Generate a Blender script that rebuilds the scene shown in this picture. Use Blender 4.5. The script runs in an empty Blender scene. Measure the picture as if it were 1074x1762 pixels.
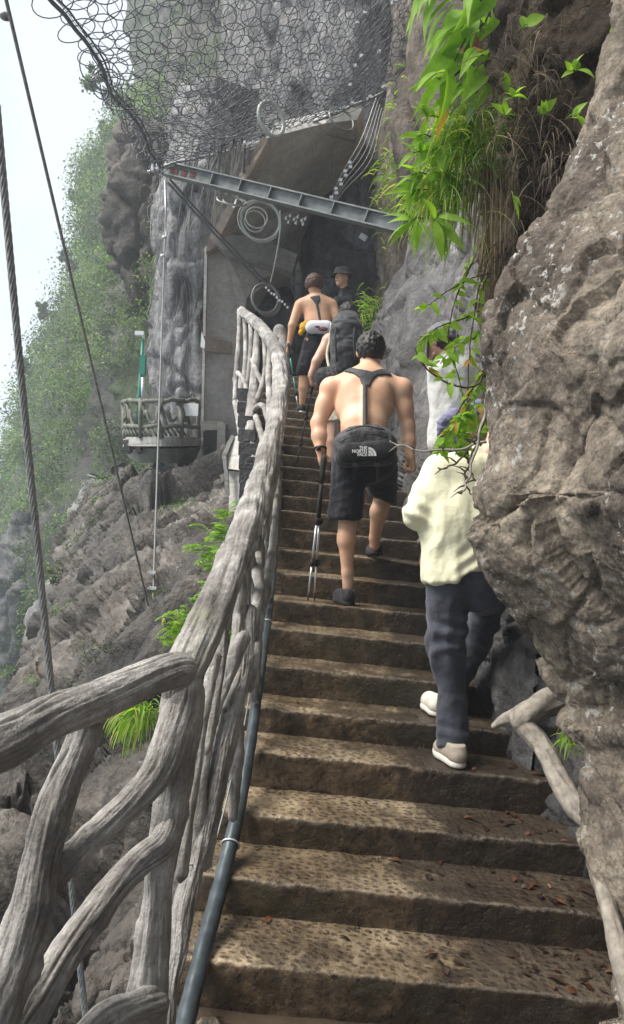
import bpy, math, random
import numpy as np
from mathutils import Vector, Matrix

R = math.radians
scene = bpy.context.scene
COL = scene.collection
rng = np.random.default_rng(7)
random.seed(7)

# ------------------------------------------------------------------ camera
F_PX, CX, CY = 1270.0, 537.0, 881.0          # focal length and centre of the photo in photo pixels
CAM = np.array((0.0, 0.0, 1.609))
PITCH, ROLL = 0.012, R(2.5)
fw = np.array((0, math.cos(PITCH), math.sin(PITCH)))
r0 = np.array((1.0, 0, 0)); u0 = np.array((0, -math.sin(PITCH), math.cos(PITCH)))
rt = math.cos(ROLL) * r0 + math.sin(ROLL) * u0
up = -math.sin(ROLL) * r0 + math.cos(ROLL) * u0


def P(px, py, d):
    """world point seen at photo pixel (px, py) at distance d along the view axis"""
    return CAM + d * (fw + (px - CX) / F_PX * rt + (CY - py) / F_PX * up)


cam_d = bpy.data.cameras.new('camera'); cam = bpy.data.objects.new('camera', cam_d); COL.objects.link(cam)
cam_d.sensor_fit = 'VERTICAL'; cam_d.sensor_height = 36.0; cam_d.lens = 36.0 * F_PX / 1762.0
cam_d.clip_start = 0.05; cam_d.clip_end = 2000
M = Matrix.Identity(4)
for i in range(3):
    M[i][0] = rt[i]; M[i][1] = up[i]; M[i][2] = -fw[i]; M[i][3] = CAM[i]
cam.matrix_world = M
scene.camera = cam
HAZE = 0.0030

# ------------------------------------------------------------------ light
SUN_AZ, SUN_EL = R(258), R(54)               # azimuth clockwise from +Y: the light comes from the open left side
world = bpy.data.worlds.new('World'); scene.world = world; world.use_nodes = True
wn = world.node_tree; wn.nodes.clear()
sky = wn.nodes.new('ShaderNodeTexSky'); sky.sky_type = 'NISHITA'; sky.sun_disc = False
sky.sun_elevation = SUN_EL; sky.sun_rotation = SUN_AZ
sky.air_density = 1.0; sky.dust_density = 4.0; sky.ozone_density = 1.0
hs = wn.nodes.new('ShaderNodeMix'); hs.data_type = 'RGBA'
tc = wn.nodes.new('ShaderNodeTexCoord')
cn = wn.nodes.new('ShaderNodeTexNoise'); cn.inputs['Scale'].default_value = 2.2; cn.inputs['Detail'].default_value = 5
cr = wn.nodes.new('ShaderNodeValToRGB')
cr.color_ramp.elements[0].position = 0.35; cr.color_ramp.elements[0].color = (4.5, 5.4, 6.5, 1)
cr.color_ramp.elements[1].position = 0.62; cr.color_ramp.elements[1].color = (7.0, 7.4, 7.9, 1)
bg = wn.nodes.new('ShaderNodeBackground'); bg.inputs['Strength'].default_value = 0.053
wo = wn.nodes.new('ShaderNodeOutputWorld')
wn.links.new(tc.outputs['Generated'], cn.inputs['Vector'])
wn.links.new(cn.outputs['Fac'], cr.inputs['Fac'])
hs.inputs['Factor'].default_value = 0.85     # a closed cloud cover over the clear sky
wn.links.new(sky.outputs['Color'], hs.inputs['A']); wn.links.new(cr.outputs['Color'], hs.inputs['B'])
wn.links.new(hs.outputs['Result'], bg.inputs['Color']); wn.links.new(bg.outputs['Background'], wo.inputs['Surface'])

sun_d = bpy.data.lights.new('sun', 'SUN'); sun = bpy.data.objects.new('sun', sun_d); COL.objects.link(sun)
sun_d.energy = 2.8; sun_d.angle = R(38); sun_d.color = (1.0, 0.95, 0.87)
sd = Vector((math.sin(SUN_AZ) * math.cos(SUN_EL), math.cos(SUN_AZ) * math.cos(SUN_EL), math.sin(SUN_EL)))
sun.rotation_euler = sd.to_track_quat('Z', 'Y').to_euler()

vs = scene.view_settings
vs.view_transform = 'Standard'; vs.look = 'None'; vs.gamma = 1.0; vs.exposure = 1.5
try:
    vs.use_curve_mapping = False
except Exception:
    pass
cy = scene.cycles
cy.use_denoising = True
cy.max_bounces = 6; cy.diffuse_bounces = 3; cy.glossy_bounces = 2; cy.transmission_bounces = 3
cy.volume_bounces = 1; cy.transparent_max_bounces = 6
cy.sample_clamp_indirect = 6

# ------------------------------------------------------------------ noise in numpy
_perm = np.random.default_rng(3).permutation(256); _perm = np.concatenate([_perm, _perm, _perm])
_g = np.random.default_rng(4).normal(size=(256, 3)); _g /= np.linalg.norm(_g, axis=1)[:, None]


def _hash(i, j, k):
    return _perm[_perm[_perm[i & 255] + (j & 255)] + (k & 255)]


def gnoise(p):
    p = np.asarray(p, float); f = np.floor(p).astype(int); t = p - f
    w = t * t * t * (t * (t * 6 - 15) + 10); out = 0
    for a in (0, 1):
        wx = w[:, 0] if a else 1 - w[:, 0]
        for b in (0, 1):
            wy = w[:, 1] if b else 1 - w[:, 1]
            for c in (0, 1):
                wz = w[:, 2] if c else 1 - w[:, 2]
                g = _g[_hash(f[:, 0] + a, f[:, 1] + b, f[:, 2] + c)]
                out = out + wx * wy * wz * ((t - (a, b, c)) * g).sum(1)
    return out * 1.5


def fbm(p, octaves=5, gain=0.5, ridged=False):
    out = 0; amp = 1.0; q = np.asarray(p, float)
    for o in range(octaves):
        n = gnoise(q)
        if ridged:
            n = 1 - 2 * np.abs(n)
        out = out + amp * n; amp *= gain; q = q * 2.03 + 17.3
    return out


def facets(p, tilt=0.8):
    """broken-rock relief: every cell of a random cell pattern is a plane with a tilt of its own"""
    p = np.asarray(p, float); f = np.floor(p).astype(int)
    best = np.full(len(p), 1e9); second = np.full(len(p), 1e9); val = np.zeros(len(p))
    for a in (-1, 0, 1):
        for b in (-1, 0, 1):
            for c in (-1, 0, 1):
                h = _hash(f[:, 0] + a, f[:, 1] + b, f[:, 2] + c)
                fp = f + (a, b, c) + 0.5 + 0.45 * _g[h]
                dv = p - fp; d2 = (dv ** 2).sum(1)
                hv = (dv * _g[(h * 7 + 13) & 255]).sum(1) * tilt + 0.5 * _g[(h * 3 + 5) & 255][:, 0]
                m = d2 < best
                second = np.where(m, best, np.minimum(second, d2))
                best = np.where(m, d2, best); val = np.where(m, hv, val)
    edge = np.sqrt(second) - np.sqrt(best)
    return val, edge


# ------------------------------------------------------------------ objects
def tag(o, label=None, cat=None, group=None, kind=None):
    if label: o['label'] = label
    if cat: o['category'] = cat
    if group: o['group'] = group
    if kind: o['kind'] = kind
    return o


def empty(name, loc, label=None, cat=None, group=None, kind=None):
    o = bpy.data.objects.new(name, None); COL.objects.link(o)
    o.location = Vector(loc); o.empty_display_size = 0.1
    return tag(o, label, cat, group, kind)


def mesh(name, verts, faces, mat, parent=None, smooth=True, uv=None):
    """one mesh object; vertices are given in world space"""
    me = bpy.data.meshes.new(name)
    v = np.asarray(verts, float).reshape(-1, 3)
    if parent is not None:
        off = np.zeros(3); q = parent
        while q is not None:
            off = off + np.array(q.location); q = q.parent
        v = v - off
    if isinstance(faces, np.ndarray):
        nf, k = faces.shape
        me.vertices.add(len(v)); me.vertices.foreach_set('co', v.ravel())
        me.loops.add(nf * k); me.loops.foreach_set('vertex_index', faces.ravel().astype(np.int32))
        me.polygons.add(nf); me.polygons.foreach_set('loop_start', np.arange(0, nf * k, k, dtype=np.int32))
        me.polygons.foreach_set('loop_total', np.full(nf, k, dtype=np.int32))
        me.update(calc_edges=True); me.validate()
    else:
        me.from_pydata([tuple(x) for x in v], [], [tuple(f) for f in faces])
    me.polygons.foreach_set('use_smooth', np.full(len(me.polygons), smooth))
    o = bpy.data.objects.new(name, me); COL.objects.link(o)
    if mat is not None: me.materials.append(mat)
    if parent is not None: o.parent = parent
    return o


class MB:
    """collects several shapes into one mesh"""
    def __init__(self): self.v = []; self.f = []; self.n = 0

    def add(self, v, f):
        v = np.asarray(v, float).reshape(-1, 3); self.v.append(v)
        self.f += [tuple(int(i) + self.n for i in q) for q in f]; self.n += len(v)

    def box(self, c, s, rot=None):
        c = np.array(c, float); s = np.array(s, float) / 2
        v = np.array([(x, y, z) for x in (-1, 1) for y in (-1, 1) for z in (-1, 1)], float) * s
        if rot is not None: v = v @ np.array(rot).T
        self.add(v + c, [(0, 1, 3, 2), (4, 6, 7, 5), (0, 4, 5, 1), (2, 3, 7, 6), (0, 2, 6, 4), (1, 5, 7, 3)])

    def prism(self, pts, vec):
        pts = np.array(pts, float); n = len(pts)
        v = np.concatenate([pts, pts + np.array(vec, float)])
        f = [tuple(range(n)), tuple(range(2 * n - 1, n - 1, -1))] + [(i, i + n, (i + 1) % n + n, (i + 1) % n) for i in range(n)]
        self.add(v, f)

    def tube(self, pts, rad, seg=8, cap=True):
        v, f = tube(pts, rad, seg, cap); self.add(v, f)

    def ball(self, c, r, seg=10):
        c = np.array(c, float); r = np.array(r, float) * np.ones(3); v = []; f = []
        n = seg; m = seg // 2 + 1
        for i in range(m + 1):
            t = math.pi * i / m
            for j in range(n):
                a = 2 * math.pi * j / n
                v.append(c + r * (math.sin(t) * math.cos(a), math.sin(t) * math.sin(a), math.cos(t)))
        for i in range(m):
            for j in range(n):
                f.append((i * n + j, i * n + (j + 1) % n, (i + 1) * n + (j + 1) % n, (i + 1) * n + j))
        self.add(v, f)

    def build(self, name, mat, parent=None, smooth=True):
        return mesh(name, np.concatenate(self.v), self.f, mat, parent, smooth)


def spline(pts, n):
    """Catmull-Rom through rows of numbers"""
    p = np.asarray(pts, float); m = len(p)
    q = np.concatenate([2 * p[:1] - p[1:2], p, 2 * p[-1:] - p[-2:-1]])
    s = np.linspace(0, m - 1, n); i = np.minimum(s.astype(int), m - 2); t = (s - i)[:, None]
    a, b, c, d = q[i], q[i + 1], q[i + 2], q[i + 3]
    return 0.5 * (2 * b + (c - a) * t + (2 * a - 5 * b + 4 * c - d) * t ** 2 + (3 * b - a - 3 * c + d) * t ** 3)


def frames(pts):
    p = np.asarray(pts, float); t = np.gradient(p, axis=0); t /= np.maximum(np.linalg.norm(t, axis=1), 1e-9)[:, None]
    n = np.zeros_like(p); ref = np.array((0.0, 0, 1)) if abs(t[0][2]) < 0.9 else np.array((1.0, 0, 0))
    x = np.cross(ref, t[0]); x /= np.linalg.norm(x); n[0] = x
    for i in range(1, len(p)):
        x = n[i - 1] - t[i] * (n[i - 1] @ t[i]); n[i] = x / max(np.linalg.norm(x), 1e-9)
    return t, n, np.cross(t, n)


def tube(pts, rad, seg=8, cap=True):
    p = np.asarray(pts, float); n = len(p); rad = np.ones(n) * np.asarray(rad, float)
    t, u, w = frames(p); a = np.linspace(0, 2 * math.pi, seg, endpoint=False)
    v = p[:, None] + rad[:, None, None] * (np.cos(a)[None, :, None] * u[:, None] + np.sin(a)[None, :, None] * w[:, None])
    v = v.reshape(-1, 3)
    f = [(i * seg + j, i * seg + (j + 1) % seg, (i + 1) * seg + (j + 1) % seg, (i + 1) * seg + j) for i in range(n - 1) for j in range(seg)]
    if cap: f += [tuple(range(seg - 1, -1, -1)), tuple(range((n - 1) * seg, n * seg))]
    return v, f


def pix_path(pts):
    """rows (px, py, d, width_px) -> world points and radii"""
    return np.array([P(a, b, c) for a, b, c, w in pts]), np.array([w / 2 * c / F_PX for a, b, c, w in pts])


def bark_log(name, pts, mat, parent, seg=26, step=0.012, gnarl=0.16, knots=0, seed=0, ends=True):
    """a gnarled limb: a thick tube with grooves and swellings, rounded at both ends; pts in (px, py, d, width_px)"""
    w, r = pix_path(pts); r = r * 0.9
    L = np.linalg.norm(np.diff(w, axis=0), axis=1).sum(); n = int(max(10, min(220, L / step)))
    q = spline(np.column_stack([w, r]), n); p, rad = q[:, :3], np.maximum(q[:, 3], 0.004)
    if ends:
        s = np.linalg.norm(p - p[0], axis=1); e = np.linalg.norm(p - p[-1], axis=1)
        for dd in (s, e):
            k = np.clip(dd / np.maximum(rad, 1e-4), 0, 1); rad = rad * np.sqrt(np.clip(1 - (1 - k) ** 2, 0.03, 1))
    t, u, v = frames(p); a = np.linspace(0, 2 * math.pi, seg, endpoint=False)
    s = np.concatenate([[0], np.cumsum(np.linalg.norm(np.diff(p, axis=0), axis=1))])
    S, A = np.meshgrid(s, a, indexing='ij'); rr = np.mean(r)
    tw = A + S * 0.9 / (rr * 16)
    q1 = np.column_stack([np.cos(tw).ravel() * 1.7, np.sin(tw).ravel() * 1.7, S.ravel() / (rr * 5) + seed * 7.1])
    q2 = np.column_stack([np.cos(tw).ravel() * 4.2, np.sin(tw).ravel() * 4.2, S.ravel() / (rr * 14) + seed * 3.3])
    q3 = np.column_stack([np.cos(tw).ravel() * 9, np.sin(tw).ravel() * 9, S.ravel() / (rr * 7.5) + seed])
    g = fbm(q1, 3) * gnarl + (-np.clip(0.13 - np.abs(gnoise(q2)), 0, 1) / 0.13 + 0.25) * gnarl * 0.24 + 0.30 * gnarl * fbm(q3, 3)
    rng2 = np.random.default_rng(seed + 11)
    if seg > 40:      # long drying cracks that wander along the limb
        for k in range(3):
            a0 = rng2.uniform(0, 6.28); s0, s1 = sorted(rng2.uniform(0, 1, 2)); s1 = min(1, s1 + 0.25); sn = S / s[-1]
            path_ = a0 + 0.9 * gnoise(np.column_stack([S.ravel() / (rr * 6) + k * 5 + seed, np.full(S.size, 0.5), np.zeros(S.size)])).reshape(S.shape)
            da = np.angle(np.exp(1j * (A - path_))); fade = np.clip((sn - s0) / 0.05, 0, 1) * np.clip((s1 - sn) / 0.05, 0, 1)
            g += (-0.16 * np.exp(-(da / 0.075) ** 2) * fade + 0.03 * np.exp(-(da / 0.25) ** 2) * fade).ravel()
    for k in range(knots):
        s0, a0 = rng2.uniform(0.1, 0.9) * s[-1], rng2.uniform(0, 6.28)
        da = np.angle(np.exp(1j * (A - a0))) * rr; dist = np.sqrt((S - s0) ** 2 + da ** 2) / (rr * 0.55)
        g += (0.35 * np.exp(-dist ** 2) - 0.4 * np.exp(-(dist * 2.6) ** 2)).ravel()
    RR = rad[:, None] * (1 + g.reshape(S.shape))
    V = p[:, None] + RR[..., None] * (np.cos(A)[..., None] * u[:, None] + np.sin(A)[..., None] * v[:, None])
    i, j = np.meshgrid(np.arange(n - 1), np.arange(seg), indexing='ij'); j2 = (j + 1) % seg
    f = np.stack([i * seg + j, i * seg + j2, (i + 1) * seg + j2, (i + 1) * seg + j], -1).reshape(-1, 4)
    fl = [tuple(x) for x in f] + [tuple(range(seg - 1, -1, -1)), tuple(range((n - 1) * seg, n * seg))]
    return mesh(name, V.reshape(-1, 3), fl, mat, parent)


def surf(ctrl, nr, nc):
    """bicubic surface through a grid of control points -> (nr, nc, 3)"""
    c = np.asarray(ctrl, float); a = np.stack([spline(c[:, j], nr) for j in range(c.shape[1])], 1)
    return np.stack([spline(a[i], nc) for i in range(nr)], 0)


def grid_faces(nr, nc):
    i, j = np.meshgrid(np.arange(nr - 1), np.arange(nc - 1), indexing='ij')
    return np.stack([i * nc + j, i * nc + j + 1, (i + 1) * nc + j + 1, (i + 1) * nc + j], -1).reshape(-1, 4)


def grid_normals(S):
    n = np.cross(np.gradient(S, axis=0), np.gradient(S, axis=1)); n /= np.maximum(np.linalg.norm(n, axis=2), 1e-9)[..., None]
    return n


def rock(name, ctrl, nr, nc, mat, layers, parent=None, face=None):
    """a rock face: a smooth surface through control points, broken up by relief along its normal.
    layers: (kind, size_m, height_m[, stretch xyz])"""
    S = surf(ctrl, nr, nc); n = grid_normals(S); c = S.reshape(-1, 3)
    face = CAM if face is None else face
    if ((np.array(face) - c) * n.reshape(-1, 3)).sum(1).mean() < 0: n = -n
    h = np.zeros(len(c))
    for L in layers:
        q = c / L[1]
        if len(L) > 3: q = q @ np.array(L[3]).T if np.ndim(L[3]) == 2 else q * np.array(L[3])
        if L[0] in ('facet', 'chunk'):
            warp = np.column_stack([gnoise(q * 1.3 + 5), gnoise(q * 1.3 + 15), gnoise(q * 1.3 + 25)]) * 0.35
            v, e = facets(q + warp); h += L[2] * (v - (0.7 if L[0] == 'facet' else 0.16) * np.clip(0.09 - e, 0, 0.09) / 0.09)
        elif L[0] == 'ridge':
            h += L[2] * fbm(q, 5, 0.5, True)
        else:
            h += L[2] * fbm(q, 5)
    V = c + n.reshape(-1, 3) * h[:, None]
    o = mesh(name, V, grid_faces(nr, nc), mat, parent)
    return o, V.reshape(nr, nc, 3), n

# ------------------------------------------------------------------ materials
class NT:
    def __init__(self, name):
        self.m = bpy.data.materials.new(name); self.m.use_nodes = True
        self.t = self.m.node_tree; self.b = self.t.nodes['Principled BSDF']; self.out = self.t.nodes['Material Output']
        self.geo = self.t.nodes.new('ShaderNodeNewGeometry'); self._o = None

    def n(self, typ, **kw):
        x = self.t.nodes.new(typ)
        for k, v in kw.items(): setattr(x, k, v)
        return x

    def l(self, a, b): self.t.links.new(a, b)

    def pos(self, stretch=(1, 1, 1), obj=False):
        if obj:
            tcn = self.n('ShaderNodeTexCoord'); src = tcn.outputs['Object']
        else:
            src = self.geo.outputs['Position']
        if tuple(stretch) == (1, 1, 1): return src
        mp = self.n('ShaderNodeMapping'); mp.inputs['Scale'].default_value = stretch
        self.l(src, mp.inputs['Vector']); return mp.outputs['Vector']

    def noise(self, scale, detail=5, rough=0.55, stretch=(1, 1, 1), dist=0.0):
        x = self.n('ShaderNodeTexNoise'); x.inputs['Scale'].default_value = scale; x.inputs['Detail'].default_value = detail
        x.inputs['Roughness'].default_value = rough; x.inputs['Distortion'].default_value = dist
        self.l(self.pos(stretch), x.inputs['Vector']); return x.outputs['Fac']

    def voro(self, scale, feature='F1', stretch=(1, 1, 1)):
        x = self.n('ShaderNodeTexVoronoi', feature=feature); x.inputs['Scale'].default_value = scale
        self.l(self.pos(stretch), x.inputs['Vector']); return x.outputs['Distance']

    def ramp(self, fac, stops):
        x = self.n('ShaderNodeValToRGB'); e = x.color_ramp.elements
        while len(e) < len(stops): e.new(0.5)
        for k, (p, c) in enumerate(stops):
            e[k].position = p
            e[k].color = (c, c, c, 1) if isinstance(c, (int, float)) else (*c, 1)
        self.l(fac, x.inputs['Fac']); return x.outputs['Color']

    def mix(self, fac, a, b, blend='MIX'):
        x = self.n('ShaderNodeMix', data_type='RGBA', blend_type=blend)
        for s, v in ((x.inputs['Factor'], fac), (x.inputs['A'], a), (x.inputs['B'], b)):
            if isinstance(v, (int, float)): s.default_value = v if s.type == 'VALUE' else (v, v, v, 1)
            elif isinstance(v, tuple): s.default_value = (*v, 1)
            else: self.l(v, s)
        return x.outputs['Result']

    def math(self, op, a, b=0.0, clamp=False):
        x = self.n('ShaderNodeMath', operation=op); x.use_clamp = clamp
        for s, v in ((x.inputs[0], a), (x.inputs[1], b)):
            if isinstance(v, (int, float)): s.default_value = v
            else: self.l(v, s)
        return x.outputs[0]

    def bump(self, h, strength, dist, normal=None):
        x = self.n('ShaderNodeBump'); x.inputs['Strength'].default_value = strength; x.inputs['Distance'].default_value = dist
        self.l(h, x.inputs['Height'])
        if normal is not None: self.l(normal, x.inputs['Normal'])
        return x.outputs['Normal']

    def set(self, color=None, rough=None, normal=None, spec=None, metal=None):
        b = self.b.inputs
        for key, v in (('Base Color', color), ('Roughness', rough), ('Normal', normal), ('Specular IOR Level', spec), ('Metallic', metal)):
            if v is None: continue
            if isinstance(v, (int, float)): b[key].default_value = v
            elif isinstance(v, tuple): b[key].default_value = (*v, 1)
            else: self.l(v, b[key])
        return self.m


def rock_mat(name, stops, scale, fine=14, spots=None, streak=None, moss=None, bump=0.02, rough=0.8, spec=0.3, crack=None):
    k = NT(name)
    big = k.noise(scale, 8, 0.62, dist=0.4); col = k.ramp(big, stops)
    f = k.noise(fine, 8, 0.7); col = k.mix(0.75, col, k.ramp(f, [(0.28, 0.35), (0.5, 0.95), (0.72, 1.7)]), 'MULTIPLY')
    pit = k.noise(fine * 3.3, 4, 0.6); col = k.mix(0.6, col, k.ramp(pit, [(0.32, 0.45), (0.5, 1.0), (0.7, 1.35)]), 'MULTIPLY')
    if streak:
        s = k.noise(streak[0], 5, 0.6, (1, 1, streak[1])); col = k.mix(streak[2], col, k.ramp(s, [(0.3, 0.4), (0.48, 0.85), (0.62, 1.9)]), 'MULTIPLY')
    if moss:
        mm = k.ramp(k.noise(moss[0], 6, 0.65), [(moss[1], 0.0), (moss[1] + 0.08, 1.0)]); col = k.mix(mm, col, moss[2])
    if spots:
        sp = k.ramp(k.noise(spots[0], 6, 0.68), [(spots[1], 0.0), (spots[1] + 0.05, 1.0)])
        gate = k.ramp(k.noise(spots[0] * 0.13, 3, 0.5), [(0.42, 0.0), (0.58, 1.0)])
        col = k.mix(k.math('MULTIPLY', sp, gate), col, spots[2])
    nb = k.bump(k.noise(fine * 0.45, 9, 0.68), 0.9, bump * 2.2)
    if crack:
        cv = k.voro(crack, 'DISTANCE_TO_EDGE'); nb = k.bump(k.ramp(cv, [(0.0, 0.0), (0.06, 1.0)]), 0.5, bump * 1.5, nb)
    nb = k.bump(k.noise(fine * 2.2, 6, 0.65), 0.8, bump * 0.6, nb)
    return k.set(col, k.ramp(f, [(0.3, rough - 0.15), (0.7, min(1, rough + 0.1))]), nb, spec)


def plain(name, c, rough=0.6, metal=0.0, var=0.25, scale=30, bump=0.0, spec=0.4, stretch=(1, 1, 1)):
    k = NT(name)
    nz = k.noise(scale, 5, 0.6, stretch)
    col = k.mix(1.0, c, k.ramp(nz, [(0.3, 1 - var), (0.7, 1 + var)]), 'MULTIPLY')
    nb = k.bump(k.noise(scale * 2, 5, 0.6, stretch), 0.6, bump) if bump else None
    return k.set(col, rough, nb, spec, metal)


def leaf_mat(name, a, b, c=None, trans=0.45, rough=0.45, clump=0):
    k = NT(name)
    rnd = k.geo.outputs['Random Per Island']
    stops = [(0.0, a), (0.75, b)] + ([(0.97, c)] if c else [])
    col = k.ramp(rnd, stops)
    col = k.mix(0.5, col, k.ramp(k.noise(25, 3, 0.6), [(0.3, 0.65), (0.7, 1.3)]), 'MULTIPLY')
    if clump: col = k.mix(0.85, col, k.ramp(k.noise(clump, 4, 0.62), [(0.34, 0.16), (0.47, 0.7), (0.6, 2.3)]), 'MULTIPLY')
    k.set(col, rough, None, 0.35)
    tr = k.n('ShaderNodeBsdfTranslucent'); k.l(k.mix(1.0, col, (1.5, 1.6, 0.7), 'MULTIPLY'), tr.inputs['Color'])
    ms = k.n('ShaderNodeMixShader'); ms.inputs['Fac'].default_value = trans
    k.l(k.b.outputs[0], ms.inputs[1]); k.l(tr.outputs[0], ms.inputs[2]); k.l(ms.outputs[0], k.out.inputs['Surface'])
    return k.m


M_BOULDER = rock_mat('boulder_rock', [(0.30, (0.06, 0.050, 0.043)), (0.42, (0.16, 0.132, 0.108)), (0.54, (0.29, 0.245, 0.195)), (0.66, (0.48, 0.41, 0.32))],
                     1.9, 24, spots=(26, 0.56, (0.62, 0.61, 0.58)), streak=(2.2, 0.5, 0.25), bump=0.045, rough=0.85, spec=0.2)
M_SLAB = rock_mat('grey_slab_rock', [(0.3, (0.045, 0.042, 0.042)), (0.5, (0.11, 0.105, 0.105)), (0.68, (0.22, 0.215, 0.21))],
                  0.9, 9, spots=(7, 0.63, (0.34, 0.34, 0.33)), streak=(3.2, 0.25, 0.55), bump=0.03, rough=0.7, spec=0.4)
M_DARKROCK = rock_mat('wet_dark_rock', [(0.3, (0.012, 0.012, 0.014)), (0.5, (0.035, 0.034, 0.036)), (0.7, (0.085, 0.08, 0.078))],
                      1.2, 9, streak=(2.5, 0.2, 0.5), bump=0.03, rough=0.55, spec=0.5)
M_SLOPE = rock_mat('brown_slope_rock', [(0.28, (0.014, 0.013, 0.012)), (0.45, (0.048, 0.041, 0.035)), (0.56, (0.095, 0.080, 0.066)), (0.7, (0.24, 0.22, 0.195))],
                   0.9, 7, spots=(5, 0.66, (0.32, 0.30, 0.29)), bump=0.05, rough=0.55, spec=0.5)
M_CLIFF = rock_mat('far_cliff_rock', [(0.3, (0.02, 0.02, 0.02)), (0.5, (0.06, 0.056, 0.052)), (0.68, (0.14, 0.13, 0.12))],
                   0.16, 1.6, streak=(0.6, 0.18, 0.6), moss=(0.3, 0.46, (0.04, 0.06, 0.02)), bump=0.22, rough=0.8)
M_MESHROCK = rock_mat('streaked_rock_under_mesh', [(0.3, (0.05, 0.05, 0.053)), (0.5, (0.13, 0.13, 0.135)), (0.7, (0.27, 0.27, 0.28))],
                      0.8, 6, streak=(4.5, 0.16, 0.75), bump=0.05, rough=0.6, spec=0.5)
M_SOIL = rock_mat('root_bound_soil', [(0.3, (0.018, 0.014, 0.011)), (0.5, (0.05, 0.038, 0.028)), (0.7, (0.11, 0.085, 0.06))],
                  3.0, 22, bump=0.03, rough=0.95, spec=0.1)
M_FOREST_FLOOR = rock_mat('forest_floor', [(0.3, (0.02, 0.03, 0.014)), (0.6, (0.05, 0.07, 0.03))], 0.1, 0.9, bump=0.3, rough=0.9, spec=0.1)


def step_mat():
    """wet tamped concrete: tan dimpled treads, mossy risers with shade painted into their brown, dirt gathering on the rock side"""
    k = NT('wet_step_concrete')
    sep = k.n('ShaderNodeSeparateXYZ'); k.l(k.geo.outputs['Normal'], sep.inputs[0]); nz = sep.outputs['Z']
    sp = k.n('ShaderNodeSeparateXYZ'); k.l(k.geo.outputs['Position'], sp.inputs[0])
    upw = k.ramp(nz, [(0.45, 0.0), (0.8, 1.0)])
    big = k.noise(2.6, 8, 0.65); f = k.noise(26, 7, 0.7)
    # dimples in rows on the treads
    v = k.n('ShaderNodeTexVoronoi', feature='F1', voronoi_dimensions='2D'); v.inputs['Scale'].default_value = 27; v.inputs['Randomness'].default_value = 0.75
    mp = k.n('ShaderNodeMapping'); mp.inputs['Scale'].default_value = (1, 1.25, 0.02); k.l(k.geo.outputs['Position'], mp.inputs['Vector']); k.l(mp.outputs[0], v.inputs['Vector'])
    dim = k.ramp(k.math('ADD', v.outputs['Distance'], k.math('MULTIPLY', k.noise(60, 3, 0.6), 0.3)), [(0.32, 0.0), (0.52, 1.0)])
    dim = k.mix(k.ramp(k.noise(4, 4, 0.6), [(0.3, 0.15), (0.5, 1.0)]), 1.0, dim)
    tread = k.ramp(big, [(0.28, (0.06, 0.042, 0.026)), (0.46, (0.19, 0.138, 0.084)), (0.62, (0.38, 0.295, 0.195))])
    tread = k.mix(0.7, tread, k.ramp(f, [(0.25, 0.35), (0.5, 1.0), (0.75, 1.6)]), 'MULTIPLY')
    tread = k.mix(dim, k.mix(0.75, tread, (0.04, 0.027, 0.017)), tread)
    riser = k.ramp(big, [(0.3, (0.026, 0.0175, 0.010)), (0.5, (0.066, 0.045, 0.026)), (0.68, (0.135, 0.092, 0.054))])  # darker than the tread: shade painted in along with the moss
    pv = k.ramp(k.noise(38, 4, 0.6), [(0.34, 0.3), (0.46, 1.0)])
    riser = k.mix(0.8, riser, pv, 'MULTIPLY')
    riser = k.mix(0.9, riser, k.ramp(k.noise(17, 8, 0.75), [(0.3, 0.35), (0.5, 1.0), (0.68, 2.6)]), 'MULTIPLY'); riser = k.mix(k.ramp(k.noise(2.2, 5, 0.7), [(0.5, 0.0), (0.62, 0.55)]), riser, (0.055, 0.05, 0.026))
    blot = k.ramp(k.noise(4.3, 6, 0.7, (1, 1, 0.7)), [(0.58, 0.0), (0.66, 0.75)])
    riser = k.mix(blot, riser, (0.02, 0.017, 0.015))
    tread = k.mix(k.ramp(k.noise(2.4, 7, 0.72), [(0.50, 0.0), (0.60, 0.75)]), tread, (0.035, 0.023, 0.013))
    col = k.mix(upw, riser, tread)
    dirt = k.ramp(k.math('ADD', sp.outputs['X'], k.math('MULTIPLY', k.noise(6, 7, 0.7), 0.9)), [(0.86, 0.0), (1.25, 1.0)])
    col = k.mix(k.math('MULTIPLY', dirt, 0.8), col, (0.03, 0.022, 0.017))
    # the old, long-trodden flights higher up are dark with damp
    damp = k.ramp(k.math('ADD', sp.outputs['Y'], k.math('MULTIPLY', k.noise(1.6, 4, 0.6), 1.5)), [(0.0, 0.0), (1.0, 1.0)])
    worn = k.ramp(k.geo.outputs['Pointiness'], [(0.53, 0.0), (0.60, 1.0)]); col = k.mix(k.math('MULTIPLY', worn, k.ramp(k.noise(9, 5, 0.7), [(0.35, 0.1), (0.6, 0.75)])), col, (0.38, 0.30, 0.21))
    wet = k.ramp(k.noise(3.1, 5, 0.6), [(0.38, 0.14), (0.62, 0.5)])
    nb = k.bump(k.noise(45, 6, 0.7), 0.8, 0.012); nb = k.bump(k.mix(upw, 1.0, dim), 0.5, 0.006, nb); nb = k.bump(pv, 0.5, 0.006, nb)
    return k.set(col, wet, nb, 0.4)


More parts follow.
